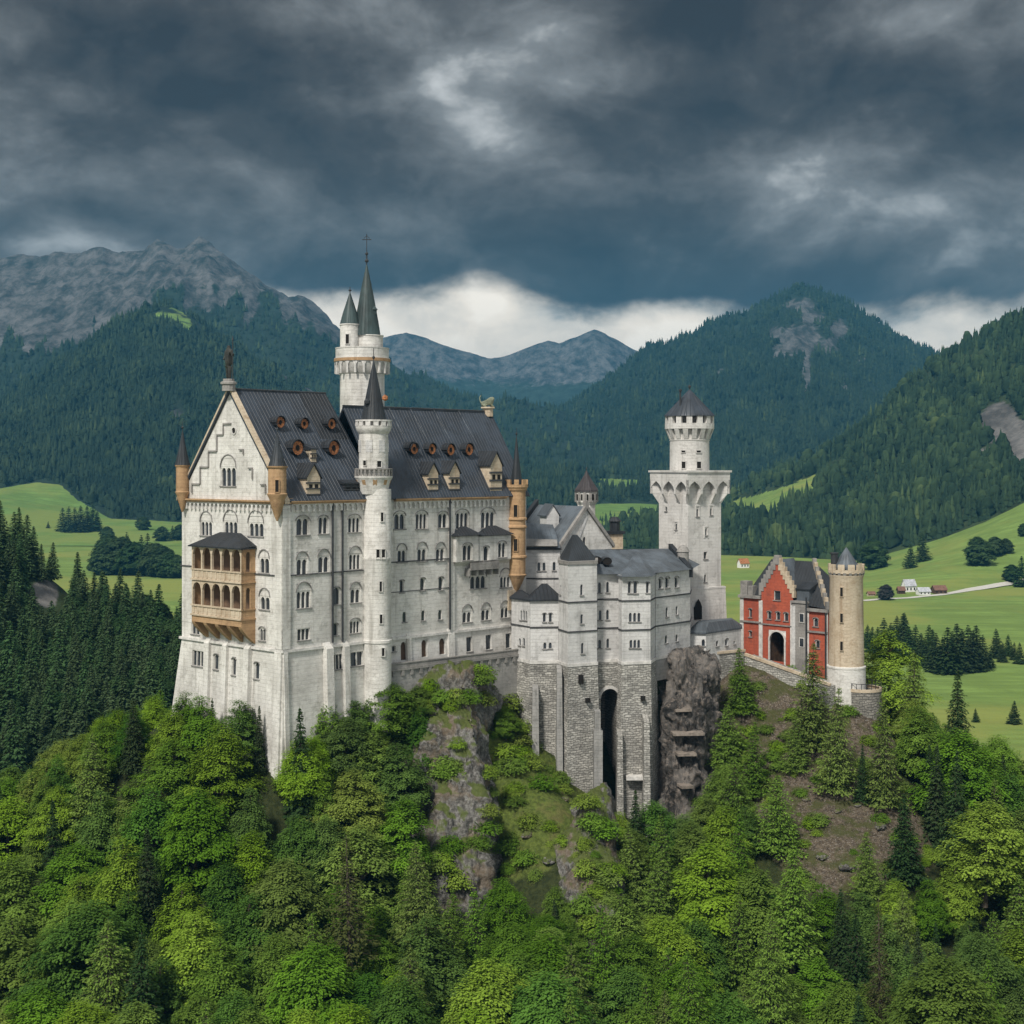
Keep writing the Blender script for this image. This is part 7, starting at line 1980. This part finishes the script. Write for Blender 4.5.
# ------------------------------------------------------------------ low curtain wall with blue-grey roof, rock terrace
T = thing('gallery', at(715, 650, 247), 'low white gallery with flat blue-grey roof between square tower and red gatehouse', 'building')
fN = block(T, [(690.5, 241), (706, 240.5), (741, 248)], -33.6, zat(631, 243), [[(c5, 946, 850, 16, 32, 1, 's')], [(c5, 1011, 854, 12, 26, 1, 's')] + [(c8, 37, 638, 16, 40, 1, 'a'), (c8, 82, 640, 8, 18, 1, 's')]], 'grey_limestone', back=4)
pyramid(T, fN, zat(630.8, 243), .3, zat(619.5, 247), .62, 'grey_slate')
T = thing('rock_terrace_wall', at(720, 665, 243), 'low rough stone wall under the gallery and along the ramp to the gatehouse', 'wall')
FW_ = Fr(P2(688, 239.5), P2(745, 246.5)); b = MB(); b.box(FW_, 0, FW_.L, -2, 0, -40, zat(655, 242)); b.build('wall', 'rubble_masonry', T)
b = MB(); b.box(FW_, 0, FW_.L, -.3, .15, zat(655, 242) + .003, zat(652.5, 242)); b.build('coping', 'cream_limestone', T)
FW2 = Fr(P2(745, 246.3), P2(830, 233.8)); b = MB(); 
b.hexa([FW2.p(0, 0, -45), FW2.p(FW2.L, 0, -45), FW2.p(FW2.L, -2.5, -45), FW2.p(0, -2.5, -45), FW2.p(0, 0, zat(656, 246)), FW2.p(FW2.L, 0, zat(686, 234)), FW2.p(FW2.L, -2.5, zat(686, 234)), FW2.p(0, -2.5, zat(656, 246))]); b.build('ramp_wall', 'rubble_masonry', T)
b = MB(); b.hexa([FW2.p(0, .15, zat(656, 246) + .003), FW2.p(FW2.L, .15, zat(686, 234) + .003), FW2.p(FW2.L, -.35, zat(686, 234) + .003), FW2.p(0, -.35, zat(656, 246) + .003), FW2.p(0, .15, zat(653.2, 246)), FW2.p(FW2.L, .15, zat(683.5, 234)), FW2.p(FW2.L, -.35, zat(683.5, 234)), FW2.p(0, -.35, zat(653.2, 246))]); b.build('coping', 'cream_limestone', T)
# weathered beams on the rock buttress
for x0, x1, y, dd in ((676, 692, 711, 226.9), (673.5, 705, 735, 225.4), (678, 697, 755.5, 224.6), (682, 694, 788, 222.6)):
    f_ = Fr(P2(x0, dd), P2(x1, dd + .4)); b = MB(); b.box(f_, 0, f_.L, -2.5, -.15, zat(y, dd) - .2, zat(y, dd) + .2); o = b.build('timber_beam', 'weathered_timber')
    tag(o, {711: 'short weathered beam, uppermost of those set across the dark rock buttress', 735: 'longest weathered beam, laid across the middle of the dark rock buttress', 755.5: 'weathered beam just below the longest one on the dark rock buttress', 788: 'lowest weathered beam across the foot of the dark rock buttress'}[y], 'beam')

# ------------------------------------------------------------------ red gatehouse
GA, GB = P2(740.5, 258.0), P2(828, 245.0); FGt = Fr(GA, GB); GLn = FGt.L
def gs(px): return FGt.hit(px, 620)[0]
T = thing('gatehouse', (GA.x, GA.y, -36), 'red brick gatehouse with stepped gables, white quoins and dark arched portal', 'gatehouse')
def gz(px, py): return FGt.hit(px, py)[1]
sL0, sL1, sC1, sR0, sR1 = 0, gs(761.5), gs(793), gs(807.5), GLn
zE0 = gz(750, 596); zEc = gz(777, 601); zEr = gz(818, 610)
mb = MB()
facade(T, mb, FGt, 0, sL1, -38, zE0, [(c8, 173, 470, 16, 52, 1, 'a'), (c8, 173, 590, 15, 34, 1, 'a')], 'pale_moulding')
door = hole_of(FGt, c8, 326, 660, 98, 178)
cs = [(c8, 325, 372, 38, 54, 1, 'r'), (c8, 280, 484, 22, 44, 1, 'a'), (c8, 330, 488, 24, 46, 1, 'a'), (c8, 376, 494, 26, 48, 1, 'a')]
holes = [hole_of(FGt, c, x, y, w, h) for c, x, y, w, h, n, k in cs]
zA = gz(776, 577)
up = [h for h in holes if h[3] > zEc]; dn = [h for h in holes if h[3] <= zEc]
if up and up[0][2] < zEc: up[0][2] = zEc + .05
wall(mb, FGt, sL1, sC1, -38, zEc, dn + [door], depth=.45)
sm_ = (sL1 + sC1) / 2; apx = gz(776.5, 561); sk = (apx - zEc) / ((sC1 - sL1) / 2)
gLf = lambda z: max(sL1, sL1 + (z - zEc - 2.6) / (apx - zEc - 2.6) * (sm_ - sL1)) if z > zEc + 2.6 else sL1
gRf = lambda z: min(sC1, sC1 - (z - zEc - 2.6) / (apx - zEc - 2.6) * (sC1 - sm_)) if z > zEc + 2.6 else sC1
wall(mb, FGt, sL1, sC1, zEc, zEc + 2.6, [h for h in up]); wall(mb, FGt, sL1, sC1, zEc + 2.6, apx, [], gLf, gRf)
for h, s in zip(holes, cs): window(T, FGt, h, s[5], s[6], 'pale_moulding')
facade(T, mb, FGt, sR0, GLn, -38, zEr, [(c8, 545, 525, 28, 48, 1, 'a'), (c8, 555, 650, 26, 44, 1, 'a')], 'pale_moulding')
GD = 10.0
for s_, z_ in ((0, zE0), (GLn, zEr)): mb.poly([FGt.p(s_, 0, -38), FGt.p(s_, -GD, -38), FGt.p(s_, -GD, z_), FGt.p(s_, 0, z_)])
mb.poly([FGt.p(0, -GD, -38), FGt.p(GLn, -GD, -38), FGt.p(GLn, -GD, zEr), FGt.p(0, -GD, zE0)])
mb.build('wall', 'red_brickwork', T)
b = MB(); b.box(FGt, sC1 + .01, sR0 - .01, -1, .35, -38, gz(800, 603)); b.build('stair_pier', 'grey_sandstone', T)
b = MB(); b.box(FGt, sC1 + .02, sC1 + .75, .352, .46, -38, gz(800, 606)); b.build('quoin', 'grey_limestone', T)
for y_ in (500, 640):
    q_h = hole_of(FGt, c8, 466, y_, 22, 46, .36); b = MB(); b.box(FGt, q_h[0] - .12, q_h[1] + .12, .352, .45, q_h[2] - .12, q_h[3] + .12); w_o = b.build('window', 'pale_moulding', T); b = MB(); b.box(FGt, q_h[0], q_h[1], .4, .47, q_h[2], q_h[3]); b.build('pane', 'window_glass', w_o)
b = MB()
for s_ in (0.35, sL1 - .1, sC1 - .1): b.box(FGt, s_ - .38, s_ + .38, .003, .14, -38, (zE0 if s_ < 2 else zEc) - .1)
b.box(FGt, sR0, sR0 + .35, .003, .14, -38, zEr - .1); b.box(FGt, GLn - .45, GLn, .003, .14, -38, zEr - .1); b.build('quoin', 'pale_moulding', T)
for a_ in ((0, sL1, .141, .3, gz(745, 621) - .15, gz(745, 621) + .15), (sL1, sC1, .003, .2, gz(777, 625) - .12, gz(777, 625) + .1), (sR0, GLn, .141, .3, gz(818, 632) - .15, gz(818, 632) + .15),
           (-.25, sL1, -.2, .45, zE0 - .35, zE0 + .15), (sR0 - .1, GLn + .2, -.2, .45, zEr - .3, zEr + .2), (sC1 - .2, sR0 + .05, -.6, .55, gz(800, 603), gz(800, 603) + .35)):
    b = MB(); b.box(FGt, *a_); b.build('string_course', 'grey_sandstone', T)
b = MB(); cd = (door[0] + door[1]) / 2; wdr = (door[1] - door[0]) / 2; arch_plate(b, FGt, door[0] + .004, door[1] - .004, door[2], door[3] - .004, 1, -.02, -.42, .12, .1, K=12); hood(b, FGt, cd, wdr - .25, door[3] - wdr + .02, .3, .16, -.01, 12)
for sg in (door[0], door[1] - .3): b.box(FGt, sg, sg + .3, -.01, .15, -38, door[3] - wdr)
b.build('portal_arch', 'pale_moulding', T)
b = MB(); b.box(FGt, door[0], door[1], -4, -3.9, -38, door[3]); b.box(FGt, door[0] - .1, door[0], -3.9, -.46, -38, door[3]); b.box(FGt, door[1], door[1] + .1, -3.9, -.46, -38, door[3]); b.box(FGt, door[0], door[1], -3.9, -.46, door[3] + .01, door[3] + .1); b.build('gate_passage', 'dark_timber', T)
# stepped gable crest: rising blocks each side of the peak
def steps(fr, s_lo, s_hi, z_lo, z_hi, n, t0, t1, wid, mat, nm):
    m_ = MB()
    for i in range(n):
        f = (i + .5) / n; s_ = s_lo + (s_hi - s_lo) * f; z = z_lo + (z_hi - z_lo) * f
        hw_ = abs(s_hi - s_lo) / n / 2
        m_.box(fr, s_ - hw_ + .003, s_ + hw_ - .003, t0, t1, z - 1.2, z + wid)
    m_.build(nm, mat, T)
steps(FGt, sL1 - .5, sm_ - .3, zEc + 1.6, apx, 7, -.6, .12, .95, 'grey_sandstone', 'stepped_gable'); steps(FGt, sC1 + .3, sm_ + .3, zEc + 1.6, apx, 7, -.6, .12, .95, 'cream_limestone', 'stepped_gable')
b = MB(); b.box(FGt, sm_ - .55, sm_ + .55, -.6, .14, apx - .6, apx + 1.0); b.build('gable_peak', 'grey_sandstone', T)
b = MB(); b.box(FGt, .1, 1.6, -1.4, .2, zE0 + .15, gz(745, 581)); b.box(FGt, 1.7, 2.8, -1.2, .1, zE0 + .15, gz(752, 586)); b.build('parapet', 'grey_sandstone', T)
# main roof and its end gable
rz = zat(560.0, 257); b = MB(); RD_ = GD / 2
HIP = 6.2
p = [FGt.p(1.2, -.3, zE0 + .3), FGt.p(GLn + .1, -.1, zEr + .2), FGt.p(GLn - HIP, -RD_, rz), FGt.p(3, -RD_, rz), FGt.p(1.2, -GD, zE0 + .3), FGt.p(GLn + .1, -GD, zEr + .2)]
b.poly([p[0], p[1], p[2], p[3]]); b.poly([p[5], p[4], p[3], p[2]]); b.poly([p[4], p[0], p[3]]); b.poly([p[1], p[5], p[2]]); b.build('roof', 'dark_sheet', T)
cr = [FGt.p(sL1, -.5, zEc), FGt.p(sC1, -.5, zEc), FGt.p(sm_, -.5, apx + .3), FGt.p(sm_, -RD_, apx + .3), FGt.p(sL1, -RD_, zEc + .3), FGt.p(sC1, -RD_, zEc + .3)]
b = MB(); b.poly([cr[0], cr[2], cr[3], cr[4]]); b.poly([cr[2], cr[1], cr[5], cr[3]]); b.build('cross_roof', 'grey_slate', T)
q0, q1 = FGt.p(GLn + .05, .05, zEr + .7), FGt.p(GLn - HIP, -RD_, rz + .5)
for k in range(11):   # stepped parapet climbing from the eaves to the ridge
    c_ = q0.lerp(q1, (k + .5) / 11); e_ = Vector((q1.x - q0.x, q1.y - q0.y)); hl = e_.length / 22 - .003; e_.normalize()
    f_ = Fr(Vector((c_.x, c_.y)) - e_ * hl, Vector((c_.x, c_.y)) + e_ * hl); b = MB(); b.box(f_, 0, f_.L, -.3, .3, c_.z - 1.0, c_.z + .45); b.build('end_gable_step', 'cream_limestone' if k % 2 else 'grey_sandstone', T)
b = MB(); s_d = gs(801); b.box(FGt, s_d - 1.1, s_d + 1.4, -2.5, -.4, gz(800, 603) + .36, gz(800, 590)); b.build('dormer', 'grey_slate', T)
b = MB(); b.hexa([FGt.p(s_d - 1.3, -.2, gz(800, 590)), FGt.p(s_d + 1.6, -.2, gz(800, 590)), FGt.p(s_d + 1.6, -3.2, gz(800, 590)), FGt.p(s_d - 1.3, -3.2, gz(800, 590)), FGt.p(s_d - 1.3, -.2, gz(800, 590) + .2), FGt.p(s_d + 1.6, -.2, gz(800, 590) + .2), FGt.p(s_d + 1.6, -3.2, gz(800, 590) + 1.4), FGt.p(s_d - 1.3, -3.2, gz(800, 590) + 1.4)]); b.build('dormer_roof', 'dark_sheet', T)
b = MB(); b.tube([FGt.p(GLn - .2, .4, -38), FGt.p(GLn - .2, .4, zEr - .4)], .14); b.tube([FGt.p(sR0 + .05, .45, -36), FGt.p(sR0 + .05, .45, zEr + 2)], .14); b.build('drainpipe', 'dark_metal', T)

# ------------------------------------------------------------------ cream round tower
dd = 237.0; cx, cy = circ(846.3, dd); u = dd / F; Z = lambda y: zat(y, dd)
T = thing('round_tower', (cx, cy, -38), 'cream round tower with battlements and short dark cone right of the red gatehouse', 'tower')
b = MB(); b.lathe(cx, cy, [(17.6 * u, Z(667)), (17.2 * u, Z(640)), (16.3 * u, Z(578)), (17.2 * u, Z(576)), (17.4 * u, Z(574.5))], 36); b.build('shaft', 'cream_limestone', T, True)
b = MB(); b.lathe(cx, cy, [(20 * u, -44), (19.2 * u, Z(692)), (18.9 * u, Z(667.5)), (19.3 * u, Z(667.2)), (19.3 * u, Z(665.6)), (17.6 * u, Z(665))], 36); b.build('plinth', 'white_limestone', T, True)
b = MB(); b.ring_boxes(cx, cy, 15 * u, 18.2 * u, Z(577.5), Z(572), 20, .5, r0b=16.4 * u); b.build('corbel', 'grey_sandstone', T)
b = MB(); b.lathe(cx, cy, [(17.8 * u, Z(573)), (17.9 * u, Z(569.5))], 36); b.ring_boxes(cx, cy, 15.6 * u, 18.0 * u, Z(569.5), Z(563.8), 11, .66, .2); b.build('battlement', 'cream_limestone', T)
b = MB(); b.lathe(cx, cy, [(12.5 * u, Z(572)), (12.5 * u, Z(566.5)), (11.8 * u, Z(564.5)), (5 * u, Z(554)), (.1, Z(547.5))], 12); b.build('cone_roof', 'grey_slate', T)
b = MB(); q = at(834.5, 559, dd); b.lathe(q.x, q.y, [(.6, Z(572)), (.6, Z(554)), (.72, Z(553.8)), (.72, Z(552.5))], 8); b.build('chimney', 'dark_metal', T)
for py in (592, 618, 646): slit(T, cx, cy, (16.6 + (py - 592) * .018) * u, 841.7, py, 2.4, 9, 'cream_limestone')
# round terrace at its foot
dd = 236.0; cx, cy = circ(862, dd); u = dd / F; Z = lambda y: zat(y, dd)
T = thing('round_terrace', (cx, cy, -42), 'curved low terrace wall with pale coping at the foot of the cream round tower', 'terrace')
b = MB(); b.lathe(cx, cy, [(20 * u, -46), (19 * u, Z(697)), (19 * u, Z(690)), (17.4 * u, Z(690)), (17.4 * u, Z(696)), (.2, Z(696))], 32); b.build('wall', 'dark_rubble', T)
b = MB(); b.lathe(cx, cy, [(17.2 * u, Z(690) + .003), (19.5 * u, Z(690) + .003), (19.5 * u, Z(687)), (17.2 * u, Z(687))], 32, cap=False); b.build('coping', 'cream_limestone', T)
b = MB(); b.lathe(cx, cy, [(18.9 * u, Z(682)), (19.2 * u, Z(682)), (19.2 * u, Z(681.4)), (18.9 * u, Z(681.4))], 24, cap=False); b.ring_boxes(cx, cy, 18.9 * u, 19.15 * u, Z(687), Z(681.6), 24, .12); b.build('railing', 'dark_metal', T)

# ------------------------------------------------------------------ valley: lane, farm, houses
def lane(name, pts, wid, label):
    V = []; Q = []
    P = []
    for px, py in pts:
        g = ground_at(px, py)
        if g: P.append(g)
    fine = []
    for a_, b_ in zip(P[:-1], P[1:]):
        for k in range(10): fine.append(a_.lerp(b_, k / 10))
    fine.append(P[-1])
    for i, p_ in enumerate(fine):
        t = (fine[min(i + 1, len(fine) - 1)] - fine[max(i - 1, 0)]); n_ = Vector((-t.y, t.x, 0)).normalized() * wid / 2
        for q in (p_ - n_, p_ + n_):
            hit = LAND_TREE.ray_cast(Vector((q.x, q.y, 900)), Vector((0, 0, -1)))[0]
            z = max(hit.z if hit else q.z, p_.z - .6)
            V.append((q.x, q.y, z + .25))
        if i: k = 2 * i; Q.append((k - 2, k - 1, k + 1, k))
    o = link(name, np_mesh(name, V, Q, 'gravel_road')); o['kind'] = 'structure'
lane('lane', [(862, 601), (885, 599), (910, 598), (940, 595), (970, 590), (1000, 585), (1030, 581), (1080, 577)], 7, '')
def house(px, py, wpx, hpx, label, wall_m='house_white', roof_m='house_roof', yaw=0.4, deep=1.1):
    g = ground_at(px, py); d = g.y; w = wpx / F * d; h = hpx / F * d
    T = thing('house', g, label, 'house')
    e_ = Vector((math.cos(yaw), math.sin(yaw))); A_ = Vector((g.x, g.y)) - e_ * w / 2; fr = Fr(A_, A_ + e_ * w); dp = w * deep * .6; hw = h * .5
    b = MB(); b.box(fr, 0, w, -dp, 0, g.z - 1, g.z + hw); 
    for s_ in (0, w): b.poly([fr.p(s_, 0, g.z + hw), fr.p(s_, -dp, g.z + hw), fr.p(s_, -dp / 2, g.z + h)])
    b.build('wall', wall_m, T)
    b = MB()
    for t0 in (.5, -dp - .5):
        c = [fr.p(-.5, t0, g.z + hw - .3), fr.p(w + .5, t0, g.z + hw - .3), fr.p(w + .5, -dp / 2, g.z + h + .1), fr.p(-.5, -dp / 2, g.z + h + .1)]; b.hexa(c + [q + Vector((0, 0, .25)) for q in c])
    b.build('roof', roof_m, T)
    for k in range(3):
        g_ = MB(); s_ = w * (k + .5) / 3; g_.box(fr, s_ - w * .06, s_ + w * .06, 0.01, .06, g.z + hw * .3, g.z + hw * .72); g_.build('window', 'dark_recess', T)
house(911, 592, 12, 12, 'tallest white farmhouse with pale roof among the farm buildings by the lane', roof_m='house_grey_roof', yaw=.3)
house(925, 595, 12, 7, 'low white farm building right of the tallest farmhouse', roof_m='house_grey_roof', yaw=.2)
house(941, 594, 13, 8, 'brown roofed barn at the right end of the farm', 'dark_timber', 'house_roof', .2)
house(902, 594, 7, 7, 'small dark shed left of the tallest farmhouse', 'dark_timber', 'house_roof', .2)
house(872, 596, 7, 4, 'small yellowish hut on the meadow just right of the cream tower', 'cream_limestone', 'house_roof', .2)
house(745, 568, 10, 9, 'red roofed white house far behind the left parapet of the gatehouse', roof_m='terracotta', yaw=.4)
house(820, 557, 8, 4, 'tiny pale hut at the wood edge above the gatehouse roof', roof_m='house_grey_roof', yaw=.3)

# ------------------------------------------------------------------ loose stones on the slopes
rs_ = random.Random(9)
ROCKS = [(848, 868, 2.2, 'largest pale stone low on the brown slope'), (822, 858, 1.5, 'pale stone left of the largest one on the brown slope'), (866, 850, 1.2, 'small stone right of the largest one on the brown slope'),
         (806, 800, 1.1, 'small stone under the left conifers of the brown slope'), (880, 828, 1.6, 'grey stone near the right margin of the brown slope'), (838, 812, 1.0, 'small stone in the middle of the brown slope'),
         (858, 806, 0.9, 'small stone below the bright narrow conifer'), (790, 840, 1.4, 'stone at the lower left of the brown slope'), (905, 858, 1.7, 'grey stone at the lower right corner of the brown slope'),
         (527, 836, 1.4, 'pale stone in the grassy gully'), (565, 800, 1.2, 'stone high in the grassy gully near the masonry foot'), (548, 862, 1.6, 'stone low in the grassy gully')]
for px, py, sz, lab in ROCKS:
    g = ground_at(px, py)
    if g is None or g.y > 262: continue
    bm = bmesh.new(); bmesh.ops.create_icosphere(bm, subdivisions=3, radius=1.0)
    co = np.array([v.co[:] for v in bm.verts]); nn = fbm(co * 1.1 + rs_.uniform(0, 50), 4, 0.6); nb = np.round(fbm(co * 0.8 + rs_.uniform(50, 90), 2) * 4) / 4
    for v, a_, b_ in zip(bm.verts, nn, nb): v.co = v.co * (1 + 0.4 * a_ + 0.45 * b_); v.co.z *= 0.65
    me = bpy.data.meshes.new('boulder'); bm.to_mesh(me); bm.free(); me.materials.append(MATS['cliff_rock'])
    o = link('boulder', me); o.location = g + Vector((0, 0, sz * .12)); o.scale = (sz * .6, sz * .5, sz * .5); o.rotation_euler = (0, 0, rs_.uniform(0, 6))
    tag(o, lab, 'stone')

# ------------------------------------------------------------------ air: one closed box of thin haze round everything
m, N = new_mat('haze_air')
pv = N.n('ShaderNodeVolumePrincipled', {'Color': (0.085, 0.36, 0.62, 1), 'Density': HAZE_DENSITY, 'Anisotropy': 0.0})
N.n('ShaderNodeOutputMaterial', {'Volume': pv.outputs[0]})
MATS['haze_air'] = m
hz = MB()
hz.prism([(-12000, -400), (12000, -400), (12000, 11000), (-12000, 11000)], VALLEY - 6, 700)
hz_o = hz.build('haze', 'haze_air'); hz_o['kind'] = 'stuff'
